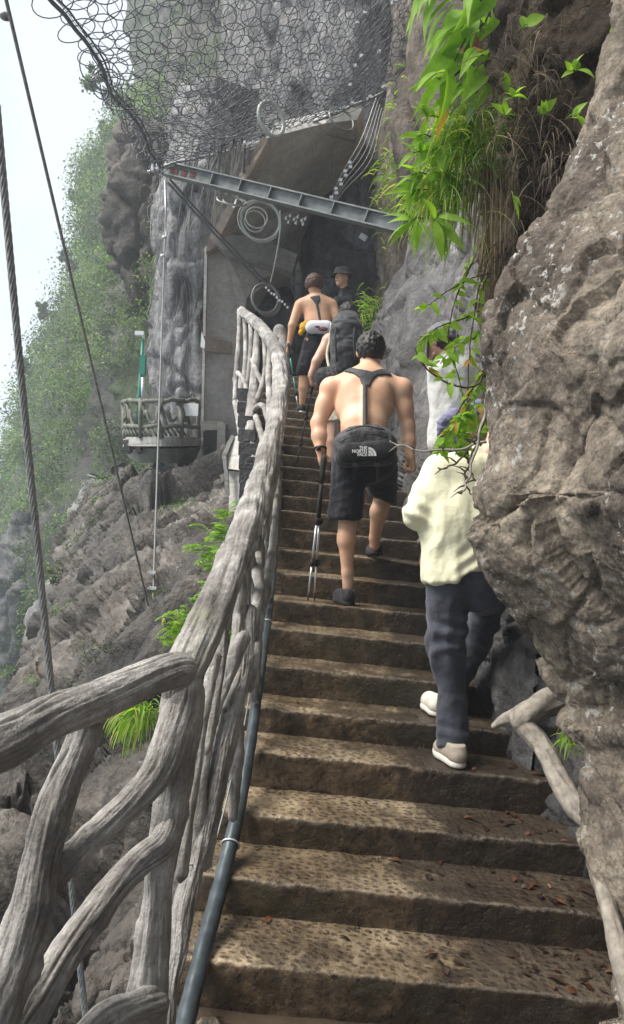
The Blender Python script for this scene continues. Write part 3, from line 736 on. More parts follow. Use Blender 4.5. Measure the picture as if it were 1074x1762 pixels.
LOGS = [
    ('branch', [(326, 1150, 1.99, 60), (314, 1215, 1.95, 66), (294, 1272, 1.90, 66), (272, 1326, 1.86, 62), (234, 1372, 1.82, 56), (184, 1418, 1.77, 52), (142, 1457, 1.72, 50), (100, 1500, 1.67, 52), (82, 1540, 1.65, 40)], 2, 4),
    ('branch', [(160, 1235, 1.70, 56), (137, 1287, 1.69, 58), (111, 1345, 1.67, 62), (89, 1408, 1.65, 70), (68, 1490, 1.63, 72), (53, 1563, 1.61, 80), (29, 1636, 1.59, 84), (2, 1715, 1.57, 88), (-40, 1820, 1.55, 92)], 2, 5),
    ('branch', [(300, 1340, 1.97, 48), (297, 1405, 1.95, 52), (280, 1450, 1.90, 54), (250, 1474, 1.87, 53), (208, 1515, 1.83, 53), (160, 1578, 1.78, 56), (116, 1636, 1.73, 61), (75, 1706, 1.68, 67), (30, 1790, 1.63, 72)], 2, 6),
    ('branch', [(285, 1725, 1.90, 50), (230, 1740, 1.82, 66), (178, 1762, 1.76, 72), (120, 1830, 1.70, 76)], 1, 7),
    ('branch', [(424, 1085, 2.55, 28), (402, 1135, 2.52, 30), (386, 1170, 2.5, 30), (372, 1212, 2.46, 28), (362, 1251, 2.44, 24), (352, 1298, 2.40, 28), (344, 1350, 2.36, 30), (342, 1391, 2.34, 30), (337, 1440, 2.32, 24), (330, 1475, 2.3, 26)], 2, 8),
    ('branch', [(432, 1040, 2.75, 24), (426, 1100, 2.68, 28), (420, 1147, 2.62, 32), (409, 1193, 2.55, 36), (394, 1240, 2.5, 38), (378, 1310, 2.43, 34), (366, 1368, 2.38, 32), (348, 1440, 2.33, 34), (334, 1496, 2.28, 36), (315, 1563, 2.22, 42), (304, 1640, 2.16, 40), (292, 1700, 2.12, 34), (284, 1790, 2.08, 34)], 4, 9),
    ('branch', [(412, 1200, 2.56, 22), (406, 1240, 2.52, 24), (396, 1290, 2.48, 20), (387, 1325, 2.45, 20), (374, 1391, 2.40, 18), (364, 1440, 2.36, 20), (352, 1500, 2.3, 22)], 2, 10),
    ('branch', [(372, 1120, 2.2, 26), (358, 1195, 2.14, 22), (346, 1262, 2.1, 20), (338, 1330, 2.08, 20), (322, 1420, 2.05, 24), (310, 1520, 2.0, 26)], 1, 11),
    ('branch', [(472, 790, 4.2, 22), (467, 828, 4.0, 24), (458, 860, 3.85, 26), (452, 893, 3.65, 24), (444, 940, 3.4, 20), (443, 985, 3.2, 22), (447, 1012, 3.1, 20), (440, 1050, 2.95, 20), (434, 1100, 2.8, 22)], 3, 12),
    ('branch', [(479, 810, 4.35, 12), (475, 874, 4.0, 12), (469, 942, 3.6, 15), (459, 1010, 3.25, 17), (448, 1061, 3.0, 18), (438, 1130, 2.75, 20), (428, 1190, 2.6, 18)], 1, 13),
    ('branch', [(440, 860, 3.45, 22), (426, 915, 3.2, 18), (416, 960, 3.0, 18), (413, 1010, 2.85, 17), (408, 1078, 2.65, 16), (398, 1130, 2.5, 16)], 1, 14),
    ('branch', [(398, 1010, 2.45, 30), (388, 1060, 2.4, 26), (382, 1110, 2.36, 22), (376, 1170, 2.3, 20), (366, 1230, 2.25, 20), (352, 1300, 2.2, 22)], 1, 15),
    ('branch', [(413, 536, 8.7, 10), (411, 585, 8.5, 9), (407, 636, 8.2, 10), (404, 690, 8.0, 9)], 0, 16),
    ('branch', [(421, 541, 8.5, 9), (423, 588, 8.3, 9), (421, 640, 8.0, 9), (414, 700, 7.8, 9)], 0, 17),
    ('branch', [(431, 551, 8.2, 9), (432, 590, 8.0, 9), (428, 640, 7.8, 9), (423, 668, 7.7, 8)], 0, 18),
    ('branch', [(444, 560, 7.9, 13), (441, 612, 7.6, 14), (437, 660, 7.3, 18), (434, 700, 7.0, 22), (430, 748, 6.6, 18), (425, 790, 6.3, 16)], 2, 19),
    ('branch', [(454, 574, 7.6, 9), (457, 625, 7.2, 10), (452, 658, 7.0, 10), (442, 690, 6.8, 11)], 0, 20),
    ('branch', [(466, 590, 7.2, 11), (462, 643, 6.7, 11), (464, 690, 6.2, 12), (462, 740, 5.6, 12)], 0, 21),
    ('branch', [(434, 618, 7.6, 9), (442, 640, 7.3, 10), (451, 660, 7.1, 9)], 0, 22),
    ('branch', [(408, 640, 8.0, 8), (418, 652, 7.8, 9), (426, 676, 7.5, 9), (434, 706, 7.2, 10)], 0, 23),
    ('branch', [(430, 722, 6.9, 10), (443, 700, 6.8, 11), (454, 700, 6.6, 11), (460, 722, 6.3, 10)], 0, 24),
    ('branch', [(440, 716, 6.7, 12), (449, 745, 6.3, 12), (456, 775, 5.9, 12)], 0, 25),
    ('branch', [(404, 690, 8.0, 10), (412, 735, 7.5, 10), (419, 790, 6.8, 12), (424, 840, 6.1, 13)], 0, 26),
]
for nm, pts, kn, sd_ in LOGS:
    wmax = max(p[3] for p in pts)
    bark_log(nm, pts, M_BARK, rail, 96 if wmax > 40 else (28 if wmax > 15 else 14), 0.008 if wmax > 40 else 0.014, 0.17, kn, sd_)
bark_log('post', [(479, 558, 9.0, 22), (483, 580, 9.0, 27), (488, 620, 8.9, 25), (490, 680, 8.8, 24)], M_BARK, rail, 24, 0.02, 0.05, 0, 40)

# thinner limbs winding round the handrail
base_ = spline([(350, 1085, 2.06), (385, 1005, 2.32), (412, 940, 2.68), (434, 880, 3.1), (450, 825, 3.6), (465, 768, 4.2), (477, 715, 4.9), (483, 660, 5.7)], 40)
for k, (ph, sp, w_) in enumerate(((0.0, 2.1, 0.44), (2.1, 2.1, 0.4), (4.2, 1.9, 0.42))):
    pts = []
    for i in range(2 + 3 * k, 40 - 2 * k):
        x, y, d = base_[i]; hw = np.interp(d, [2, 2.7, 3.6, 5.7], [30, 27, 20, 13]); a_ = ph + sp * i / 6
        pts.append((x + hw * 0.72 * math.cos(a_), y + hw * 0.25 * math.cos(a_), d + 0.030 * math.sin(a_), hw * 2 * w_))
    bark_log('branch', pts, M_BARK, rail, 20, 0.016, 0.2, 2, 50 + k)

# a weave of thinner limbs between handrail and foot, all the way up
rr_ = np.random.default_rng(77)
foot_ = spline([(388, 1490, 2.78), (411, 1390, 3.0), (430, 1285, 3.28), (443, 1195, 3.58), (455, 1110, 3.95), (466, 1030, 4.4), (474, 950, 5.0), (478, 880, 5.7), (480, 815, 6.6), (482, 760, 7.6)], 60)
top_ = spline([(345, 1110, 2.1), (385, 1015, 2.34), (412, 948, 2.7), (434, 888, 3.12), (450, 832, 3.6), (465, 775, 4.2), (476, 722, 4.9), (481, 668, 5.7), (478, 628, 6.4), (464, 596, 7.2)], 60)
for k in range(15):
    i0 = int(13 + k * 3.0); a_ = top_[min(i0, 59)]; b_ = foot_[int(np.clip(i0 + rr_.integers(-9, 6), 0, 59))]; pts = []
    for t in np.linspace(0, 0.97, 7):
        d = a_[2] * (1 - t) + b_[2] * t; pts.append((a_[0] * (1 - t) + (b_[0] - 6) * t + rr_.normal() * 14 / d, a_[1] * (1 - t) + b_[1] * t, d + rr_.normal() * 0.02, (62 + 26 * rr_.uniform(-1, 1)) / d))
    bark_log('branch', pts, M_BARK, rail, 18, 0.016, 0.2, 2, 120 + k)

# blue-grey pipe clipped along the foot of the railing
pipe = empty('water_pipe', P(318, 1760, 2.3), 'blue grey water pipe lying along the left edge of the steps', 'pipe')
pp = [(296, 1840, 2.10, 48), (318, 1762, 2.24, 46), (343, 1660, 2.42, 42), (367, 1570, 2.6, 39), (388, 1490, 2.78, 36), (411, 1390, 3.0, 32), (430, 1285, 3.28, 27), (443, 1195, 3.58, 23), (455, 1110, 3.95, 19), (466, 1030, 4.4, 15), (474, 950, 5.0, 12), (480, 880, 5.7, 10), (484, 815, 6.6, 8), (487, 760, 7.6, 7)]
w, r_ = pix_path(pp); q = spline(np.column_stack([w, r_]), 90); q[:, 3] *= 0.8 * (1 + 0.04 * np.sin(np.arange(90) * 1.7))
mb = MB(); mb.tube(q[:, :3], q[:, 3] * 0.96, 18); mb.build('pipe_body', M_PIPE, pipe)
mb = MB()
for s in (30, 58):
    t_, u_, v_ = frames(q[:, :3]); a = np.linspace(0, 2 * math.pi, 17)
    c = q[s, :3] + (np.cos(a)[:, None] * u_[s] + np.sin(a)[:, None] * v_[s]) * (q[s, 3] + 0.003); mb = MB(); mb.tube(c, 0.0035, 6); mb.build('wire_tie', M_ZINC, pipe)
cond = [(352, 1500, 2.55, 5), (372, 1420, 2.68, 5), (392, 1340, 2.84, 5), (411, 1262, 3.02, 5), (424, 1195, 3.25, 4.5), (436, 1120, 3.6, 4), (447, 1050, 3.95, 3.5)]
w, r_ = pix_path(cond); q = spline(np.column_stack([w, r_]), 50); cd_ = empty('thin_conduit', q[0, :3], 'pair of thin pale conduits beside the blue grey pipe', 'conduit'); mb = MB(); mb.tube(q[:, :3], q[:, 3] * 0.7, 8); mb.build('tube', M_STEEL, cd_); mb = MB()
q2 = q.copy(); q2[:, 0] += 0.014; q2[:, 2] += 0.006 * np.sin(np.arange(50) * 0.4); mb.tube(q2[:, :3], q2[:, 3] * 0.6, 8); mb.build('tube', M_STEEL, cd_)
pass
ti = MB(); a0 = P(322, 1490, 2.2); a1 = P(366, 1492, 2.6)
ti.tube(spline([P(318, 1490, 2.24), P(338, 1487, 2.3), P(366, 1492, 2.62)], 14), 0.0032, 6); ti.build('wire_tie', M_ZINC, rail)

# ------------------------------------------------------------------ cables
def rope(name, a, b, rad, mat, label, twist=0, sag=0.0, cat='cable', extra=None):
    root = empty(name, b, label, cat)
    n = 60 if not twist else 500
    t = np.linspace(0, 1, n)[:, None]; p = np.array(a) * (1 - t) + np.array(b) * t; p[:, 2:] -= sag * 4 * t * (1 - t)
    mb = MB()
    if twist:
        L = np.linalg.norm(np.array(b) - a); tt, u, v = frames(p)
        for s in range(6):
            an = 2 * math.pi * (s / 6 + t * L / twist)
            mb.tube(p + rad * 0.62 * (np.cos(an) * u + np.sin(an) * v), rad * 0.42, 5)
        mb.tube(p, rad * 0.6, 6)
    else:
        mb.tube(p, rad, 8)
    mb.build('strand', mat, root)
    return root


an = P(266, 1088, 5.75)
c1 = rope('steel_cable', P(-8, -80, 2.6), an, 0.0075, M_ROPE, 'thin dark cable slanting from the sky at top left down to the rock anchor')
mb = MB(); mb.ball(P(9, 28, 2.76), (0.022, 0.022, 0.014), 10); mb.tube([P(3, 27, 2.76), P(18, 27, 2.76)], 0.008, 8); mb.build('clamp', M_ROPE, c1)
rope('wire_rope', P(-6, 180, 2.0), P(152, 1790, 2.35), 0.0105, M_ROPE, 'thick twisted steel wire rope hanging down the far left behind the front log', twist=0.16, sag=0.05)
c3 = rope('steel_cable', P(287, 308, 10.5), P(263, 1052, 5.8), 0.009, plain('grey_cable', (0.13, 0.135, 0.13), 0.5), 'pale vertical cable hanging from the beam tip to the rock slope')
mb = MB()
for k, (x, y, d) in enumerate([(262, 985, 6.0), (263, 1012, 5.92), (263, 1032, 5.86), (258, 1046, 5.82), (265, 1062, 5.8), (262, 1078, 5.77)]):
    mb = MB(); c = P(x, y, d); mb.box(c, (0.055, 0.03, 0.022)); mb.tube([c + (-0.03, 0, 0.0), c + (-0.03, -0.04, 0.0)], 0.007, 6); mb.tube([c + (0.03, 0, 0.0), c + (0.03, -0.04, 0.0)], 0.007, 6)
    mb.build('clamp', M_ZINC, c3, False)
mb = MB(); mb.tube([an, P(267, 1115, 5.7)], 0.02, 8); mb.ball(an, 0.03, 8); mb.build('anchor_bolt', M_ROPE, c3)
for x, y, d in ((283, 408, 8.55), (280, 440, 8.4)):
    mb = MB(); mb.ball(P(x, y, d), (0.03, 0.02, 0.02), 8); mb.build('clamp', M_ZINC, c3)
rope('steel_cable', P(292, 308, 10.5), P(472, 500, 11.8), 0.017, M_WIRE, 'upper of two dark stay cables slanting from the beam tip to the gallery hollow', sag=0.03)
rope('steel_cable', P(289, 314, 10.5), P(486, 523, 11.9), 0.017, M_WIRE, 'lower of two dark stay cables slanting from the beam tip to the gallery hollow', sag=0.03)
rope('steel_cable', P(284, 310, 10.4), P(286, 410, 10.0), 0.010, M_ZINC, 'short pale stay wire just beside the beam tip clamps')
cb = empty('cable_bundle', P(570, 380, 10.6), 'sheaf of slanting steel cables above the right half of the beam', 'cables')
for k in range(5):
    mb = MB(); mb.tube(spline([P(654 + 3 * k - 6, 168 + 6 * k, 11.0), P(622 + 4 * k, 240 + 9 * k, 10.9), P(588 + 2 * k, 300 + 6 * k, 10.8), P(566 + 2 * k, 352, 10.6)], 20), 0.010, 6); mb.build('strand', M_ROPE, cb)
for k in range(9):
    mb = MB(); mb.box(P(602 - 4.0 * k + (k % 2) * 5, 280 + 7.5 * k, 10.6), (0.05, 0.04, 0.04)); mb.build('clamp', M_ZINC, cb, False)

# ------------------------------------------------------------------ steel beam
def girder(a, b, h, w, t, mats, name, label):
    """I-section from a to b"""
    a = np.array(a); b = np.array(b); x = (b - a) / np.linalg.norm(b - a); z = np.array((0, 0, 1.0)); y = np.cross(z, x); y /= np.linalg.norm(y); z = np.cross(x, y)
    rot = np.column_stack([x, y, z]); L = np.linalg.norm(b - a); root = empty(name, a, label, 'beam'); c = (a + b) / 2
    mb = MB(); mb.box(c, (L, t, h - 2 * t), rot); mb.box(c + z * (h - t) / 2, (L, w, t), rot); mb.box(c - z * (h - t) / 2, (L, w, t), rot)
    mb.build('girder', mats, root, False)
    for k in range(6):
        s = 0.24 + 0.128 * k; p = a + x * L * s
        for sgn in (-1,):
            m2 = MB(); m2.box(p + y * sgn * w * 0.27, (0.014, w * 0.42, h - 2 * t), rot); m2.build('stiffener_plate', M_STEEL, root, False)
    return root, x, y, z, L


beam, bx, by, bz, bL = girder(P(283, 290, 10.6), P(690, 389, 9.0), 0.185, 0.17, 0.018, M_STEEL, 'steel_beam', 'galvanised steel beam jutting from the rock with red characters near its tip')
# three red characters on the web near the tip
mk = MB(); yc = by if (by @ (CAM - P(283, 290, 10.6))) > 0 else -by
for k in range(3):
    c = P(283, 290, 10.6) + bx * (0.22 + 0.16 * k) + yc * 0.02
    rot = np.column_stack([bx, yc, bz])
    for (u, v, su, sv) in ((0, 0.035, 0.09, 0.012), (0, 0.0, 0.09, 0.012), (0, -0.035, 0.09, 0.012), (-0.04, 0, 0.012, 0.08), (0.04, 0, 0.012, 0.08), (0.0, 0, 0.012, 0.09)):
        if (k == 1 and u < 0) or (k == 2 and v < 0): continue
        mk.box(c + bx * u + bz * v, (su, 0.006, sv), rot)
mk.build('red_characters', M_RED, beam, False)
mb = MB()
for k in range(4):
    c = P(262 + 8 * k, 292 - 2 * k, 10.5); mb.box(c, (0.05, 0.07, 0.05)); mb.tube([c + (0, 0, -0.04), c + (0, 0, 0.09)], 0.014, 6)
mb.tube([P(255, 296, 10.5), P(300, 284, 10.5)], 0.022, 8); mb.build('tip_clamp', M_ZINC, beam, False)

# ------------------------------------------------------------------ ring net canopy
NA, NB_ = P(276, 288, 10.4), P(662, 158, 10.6)         # lower edge
NC, ND = P(40, -100, 5.6), P(860, -330, 7.4)          # upper edge, out of the picture


def netp(u, v):
    p = (NA * (1 - u) + NB_ * u) * (1 - v) + (NC * (1 - u) + ND * u) * v
    sag = 0.42 * math.sin(math.pi * min(max(u, 0), 1)) * (1 - 0.5 * v) * math.sin(math.pi * min(v + 0.04, 1.0)) + 0.25 * u * (1 - u)
    return p + np.array((0, 0, -sag)) + np.array((0.06, 0.0, 0.06)) * gnoise(np.array([[u * 9, v * 9, 0.5]]))[0]


net = empty('ring_net', NA, 'dark steel ring net canopy hanging over the gallery at the top', 'net')
mb = MB(); RV = np.zeros((0, 3))
nu, nv = 20, 19
a = np.linspace(0, 2 * math.pi, 18, endpoint=False)
for i in range(nu + 1):
    for j in range(nv + 1):
        u = (i + (0.5 if j % 2 else 0)) / nu; v = 0.005 + j / nv
        if u > 1.0: continue
        c = netp(u, v); eu = (netp(min(u + 0.5 / nu, 1.05), v) - c); ev = netp(u, v + 0.5 / nv) - c
        eu = eu / np.linalg.norm(eu); ev = ev - eu * (ev @ eu); ev /= np.linalg.norm(ev); nn = np.cross(eu, ev)
        rr = 0.172 * random.uniform(0.92, 1.1); tl = random.uniform(-0.12, 0.12); ev2 = ev * math.cos(tl) + nn * math.sin(tl)
        t2 = random.uniform(-0.1, 0.1); eu2 = eu * math.cos(t2) + nn * math.sin(t2)
        ring = c + rr * (np.cos(a)[:, None] * eu2 + np.sin(a)[:, None] * ev2)
        ring = np.concatenate([ring, ring[:1]]); mb.tube(ring, 0.0054, 5, False)
mb.build('rings', M_WIRE, net)
# edge rope with bunched rings
edge = np.array([netp(0, v) for v in np.linspace(0, 1, 60)]); mb = MB(); mb.tube(edge, 0.020, 8); mb.tube(edge + (0.03, 0.02, 0.05), 0.011, 6); mb.build('edge_rope', M_WIRE, net)
mb = MB()
for k in range(30):
    c = netp(-0.02 + random.uniform(-0.015, 0.05), k / 46); e1 = rng.normal(size=3); e1 /= np.linalg.norm(e1); e2 = np.cross(e1, rng.normal(size=3)); e2 /= np.linalg.norm(e2)
    rr = random.uniform(0.07, 0.16); ring = c + rr * (np.cos(a)[:, None] * e1 + 0.7 * np.sin(a)[:, None] * e2); mb.tube(np.concatenate([ring, ring[:1]]), 0.007, 5, False)
mb.build('bunched_rings', M_WIRE, net)
low = np.array([netp(u, 0.0) for u in np.linspace(0, 1, 60)]); mb = MB(); mb.tube(low, 0.018, 6); mb.build('edge_rope', M_ROPE, net)
for k in range(46):
    mb = MB(); u, v = (random.uniform(0.3, 1.0), random.uniform(-0.01, 0.04)) if k < 24 else (random.uniform(0.45, 1.0), random.uniform(0.0, 0.7))
    mb.box(netp(u, v) + (0, -0.02, 0), (0.045, 0.035, 0.04)); mb.build('shackle', M_ZINC, net, False)
# the finer wire mesh laid over the rings
mb = MB()
for k in range(30):
    u0_ = k / 30
    mb.tube(np.array([netp(min(1, max(0, u0_ + 0.30 * (v - 0.5) + 0.15)), v) + (0, 0, 0.05) for v in np.linspace(0, 1, 34)]), 0.0035, 3, False)
    mb.tube(np.array([netp(min(1, max(0, u0_ - 0.30 * (v - 0.5) - 0.05)), v) + (0, 0, 0.05) for v in np.linspace(0, 1, 34)]), 0.0035, 3, False)
mb.build('wire_mesh', M_WIRE, net)


def hoop(name, px, py, d, rpx, tilt, turns, mat, label, tail=None, wire=0.014):
    root = empty(name, P(px, py, d), label, 'wire loop'); rr = rpx * d / F_PX
    for k in range(turns):
        e1 = math.cos(tilt[0]) * rt + math.sin(tilt[0]) * fw; e2 = up * math.cos(tilt[1]) + fw * math.sin(tilt[1])
        c = P(px, py, d) + rng.normal(size=3) * 0.018 * (turns > 1) + np.array((0, -0.02 * k, 0)); aa = np.linspace(0, 2 * math.pi, 41)
        kx = 1 + 0.06 * random.uniform(-1, 1) * (turns > 1); mb = MB(); mb.tube(c + rr * (kx * np.cos(aa)[:, None] * e1 + np.sin(aa)[:, None] * e2), wire, 7, False); mb.build('loop', mat, root)
    if tail:
        w_, r_ = pix_path(tail); mb = MB(); mb.tube(spline(w_, 24), wire, 7); mb.build('tail', mat, root)
    return root


hoop('cable_loop', 467, 205, 9.2, 28, (0.75, 0), 1, M_ROPE_L, 'pale single ring dangling from the lower edge of the net', wire=0.026)
hoop('cable_loop', 588, 205, 10.6, 28, (0.7, 0.5), 1, M_ROPE, 'dark ring dangling from the right part of the net edge', wire=0.016)
hoop('cable_coil', 447, 383, 10.6, 34, (0.25, 0), 4, M_ROPE_L, 'large pale coil of cable hanging under the beam', [(482, 362, 10.6, 5), (482, 400, 10.6, 5), (474, 450, 10.8, 5), (466, 486, 11.2, 5)], 0.013)
hoop('cable_coil', 440, 377, 10.5, 18, (0.2, 0), 2, M_ROPE_L, 'small pale coil inside the large cable coil under the beam', wire=0.013)
hoop('cable_coil', 400, 343, 10.2, 22, (0.4, 0.9), 2, M_ROPE_L, 'flat pale coil close under the middle of the beam', wire=0.012)
hoop('cable_coil', 460, 515, 11.6, 25, (0.4, 0), 5, M_ROPE, 'grey coil of cable lying in the hollow above the far end of the railing', wire=0.013)
bulbs = [(492, 376), (499, 372), (506, 378), (512, 374), (519, 380), (525, 377), (496, 383), (509, 384), (521, 386)]
lb = empty('clamp_cluster', P(508, 378, 11.0), 'cluster of bright metal clamps under the beam', 'clamps')
for x, y in bulbs:
    mb = MB(); c = P(x, y, 11.0); mb.box(c, (0.035, 0.03, 0.035)); mb.tube([c, c + (0.02, -0.03, 0.03)], 0.008, 6); mb.build('clamp', M_WHITE, lb, False)
lb2 = empty('clamp_cluster', P(475, 510, 11.5), 'slanting row of bright clamps beside the grey coil in the hollow', 'clamps')
for k in range(9):
    mb = MB(); mb.box(P(458 + 4.6 * k, 495 + 4.0 * k + (k % 3), 11.3), (0.03, 0.03, 0.03)); mb.build('clamp', M_WHITE, lb2, False)
mb = MB(); mb.box(P(625, 408, 11.6), (0.12, 0.02, 0.09), np.array(Matrix.Rotation(0.5, 3, 'Y'))); tag(mb.build('notice_card', M_ZINC, None, False), 'small pale card on the dark rock under the right end of the beam', 'card')

# ------------------------------------------------------------------ rock-shed gallery of concrete
gal = empty('concrete_gallery', P(400, 800, 12.5), 'stained concrete gallery with sloping roof slabs above the far end of the railing', 'gallery')


def pprism(pts, thick, name, mat, parent=gal):
    mb = MB(); mb.prism([P(*q) for q in pts], np.array(thick)); return mb.build(name, mat, parent, False)


pprism([(353, 424, 12.2), (385, 420, 12.4), (460, 440, 12.8), (488, 466, 13.0), (448, 480, 12.8), (424, 515, 12.6), (418, 560, 12.6), (418, 820, 12.6), (345, 820, 12.2)], (0.1, 0.7, 0), 'wall', M_CONC)
pprism([(352, 426, 12.15), (357, 426, 12.15), (349, 790, 12.15), (345, 790, 12.15)], (0, 0.5, 0), 'edge_strip', M_CONC_L)
# lower roof slab edge and soffit
pprism([(354, 436, 12.1), (370, 424, 12.1), (404, 358, 11.4), (392, 352, 11.4), (360, 408, 12.0)], (0.05, 0.35, 0), 'roof_edge', M_CONC_P)
pprism([(404, 356, 11.45), (372, 424, 12.15), (470, 442, 13.2), (520, 452, 14.2), (560, 380, 14.2), (520, 352, 13)], (0.05, 0.12, 0.3), 'roof_slab', M_CONC_S)
pprism([(366, 412, 11.95), (384, 402, 12.0), (442, 408, 12.3), (512, 438, 12.7), (503, 468, 12.7), (440, 446, 12.3), (384, 428, 12.0)], (0, 0.35, 0), 'lintel', M_CONC_L)
# upper roof slab
pprism([(404, 318, 10.75), (412, 300, 10.7), (452, 234, 9.95), (461, 240, 9.95), (436, 290, 10.4), (414, 322, 10.75)], (0.05, 0.3, 0), 'roof_edge', M_CONC_P)
pprism([(458, 238, 10.0), (414, 318, 10.8), (404, 356, 11.5), (560, 384, 14.5), (620, 300, 14.0), (614, 206, 11.2), (560, 212, 10.6)], (0.1, 0.25, 0.35), 'roof_slab', M_CONC_S)
pprism([(560, 205, 10.9), (616, 196, 11.4), (612, 240, 11.6), (560, 232, 11.0)], (0, 0.3, 0.1), 'end_beam', M_CONC_L)
pprism([(350, 578, 12.05), (412, 592, 12.6), (412, 612, 12.6), (350, 602, 12.05)], (0, 0.2, 0), 'ledge', M_CONC_P)
pprism([(340, 724, 12.1), (385, 724, 12.3), (385, 742, 12.3), (340, 742, 12.1)], (0, 0.3, 0), 'door_lintel', M_CONC)
pprism([(374, 728, 12.05), (388, 728, 12.1), (386, 860, 12.1), (372, 860, 12.05)], (0, 0.3, 0), 'pillar', M_CONC)
k = NT('painted_doorway_shade'); k.set((0.012, 0.012, 0.013), 0.9)  # near-black sheet on the wall, painting the shade inside the door opening
pprism([(350, 740, 12.15), (376, 740, 12.2), (374, 850, 12.2), (348, 850, 12.15)], (0, 0.02, 0), 'doorway_shade', k.m)
pprism([(347, 570, 12.0), (353, 588, 12.0), (352, 600, 12.0), (345, 596, 12.0)], (0, 0.1, 0), 'lamp', M_WHITE)

# concrete bracket carrying the open side of the steps
br = empty('support_bracket', P(410, 850, 6.8), 'pale concrete bracket box under the open side of the steps', 'bracket')
pprism([(386, 778, 7.0), (400, 752, 7.0), (440, 742, 6.6), (440, 812, 6.6), (388, 806, 7.0)], (0, 0.30, 0), 'box', M_CONC, br)
pprism([(382, 782, 6.95), (398, 748, 6.95), (404, 750, 6.95), (389, 784, 6.95), (391, 808, 6.95), (385, 808, 6.95)], (0, 0.36, 0), 'rim', M_CONC_L, br)
pprism([(386, 808, 6.9), (392, 808, 6.9), (394, 852, 6.9), (387, 852, 6.9)], (0, 0.08, 0), 'leg', M_CONC_L, br)
pprism([(394, 810, 7.1), (436, 814, 6.7), (436, 880, 6.7), (394, 880, 7.1)], (0, 0.3, 0), 'panel', M_CONC, br)
# stepped stringer wall, pale mortar between dark blocks
st = empty('stringer_wall', P(430, 900, 6.2), 'stepped pale concrete stringer at the open side of the upper steps', 'stringer')
mb = MB(); mb.prism([P(400, 650, 8.6), P(412, 640, 8.6), P(426, 700, 7.4), P(446, 780, 6.2), P(440, 850, 5.3), P(430, 900, 5.2), P(424, 860, 5.6), P(414, 780, 6.9)], (0.06, 0.10, 0)); mb.build('wall', M_CONC_L, st, False)
for k in range(9):
    t = k / 8; x = 422 + 12 * t + 6 * (1 - t) * 0; y = 680 + 190 * t; d = 7.45 - 2.5 * t
    mb = MB(); mb.box(P(x, y, d), (0.15, 0.22, 0.10)); mb.build('block', M_DARKROCK, st, False)

# ------------------------------------------------------------------ far lookout balcony with green mast
bal = empty('lookout_balcony', P(270, 770, 11.8), 'round lookout balcony of branch rails hanging on the cliff in the mist', 'balcony')
BD = 11.7


def arc(y, dy=0, n=22):
    """rim of the platform: front edge seen from below left"""
    xs = [(212, 0.6), (216, 0.1), (238, -0.4), (275, -0.6), (310, -0.4), (342, 0.2)]
    return spline([P(x, y + dy + (4 if i in (0,) else 0), BD + q) for i, (x, q) in enumerate(xs)], n)


top = arc(752); bot = np.array([p + np.array((0.25 * (0.5 - i / 21.0), 0.35, -0.42)) for i, p in enumerate(arc(752))])
back = [P(345, 752, BD + 1.6), P(215, 752, BD + 2.0)]
mb = MB(); mb.prism([p for p in top] + back, (0, 0, -0.14)); mb.build('platform', M_CONC_L, bal, False)
mb = MB(); mb.prism([p + np.array((0.12, 0.3, -0.14)) for p in top] + [b_ + np.array((0, 0, -0.14)) for b_ in back], (0.0, 0.3, -0.2)); mb.build('underside', M_MOSSLOG, bal, False)
for x in (216, 234):
    mb = MB(); mb.prism([P(x - 6, 758, BD - 0.1), P(x + 4, 756, BD - 0.1), P(x + 8, 776, BD + 0.1), P(x + 2, 780, BD + 0.1)], (0, 0.2, 0)); mb.build('bracket', M_CONC_L, bal, False)
for nm, y in (('rail', 690), ('rail', 734)):
    mb = MB(); p = arc(y); p += rng.normal(size=p.shape) * 0.012; mb.tube(p, 0.036, 8); mb.build(nm, M_MOSSLOG, bal)
for i in (0, 4, 9, 13, 17, 21):
    mb = MB(); a_, b_ = arc(686)[i], arc(754)[i]; mb.tube([a_, (a_ + b_) / 2 + rng.normal(size=3) * 0.03, b_], [0.036, 0.032, 0.04], 8); mb.build('post', M_MOSSLOG, bal)
for i in range(0, 20, 2):
    mb = MB(); a_, b_ = arc(694 + 6 * (i % 4))[i], arc(734 - 8 * (i % 3))[i + 2]; mb.tube(spline([a_, (a_ + b_) / 2 + (0, 0, -0.1 if i % 4 else 0.1), b_], 9), 0.03, 6); mb.build('branch', M_MOSSLOG, bal)
mb = MB()
for i in range(18):
    a_, b_ = arc(737)[i], arc(750)[i + 1]; mb.tube([a_, b_], 0.02, 5)
mb.build('lattice', M_MOSSLOG, bal)
for x in (318, 333):
    mb = MB(); mb.box(P(x, 705, BD - 0.3), (0.15, 0.03, 0.19)); tag(mb.build('notice_board', M_WHITE, None, False), 'white notice board on the balcony rail, %s of two' % ('left' if x == 318 else 'right'), 'sign', 'notice boards on the balcony')
mast = empty('camera_mast', P(238, 690, BD), 'green mast with a small white camera on top rising from the balcony', 'mast')
mb = MB(); mb.tube([P(236, 760, BD - 0.1), P(240, 680, BD - 0.1), P(246, 582, BD - 0.1)], [0.034, 0.03, 0.022], 10); mb.build('pole', M_GREEN, mast)
mb = MB(); mb.box(P(246, 628, BD - 0.2), (0.085, 0.08, 0.30)); mb.build('control_box', M_GREEN, mast, False)
mb = MB(); mb.tube([P(246, 650, BD - 0.1), P(246, 690, BD - 0.1)], 0.036, 8); mb.build('sleeve', M_ZINC, mast)
mb = MB(); mb.box(P(241, 574, BD - 0.1), (0.14, 0.10, 0.06)); mb.tube([P(247, 574, BD - 0.1), P(247, 584, BD - 0.1)], 0.02, 6); mb.build('camera_head', M_WHITE, mast, False)
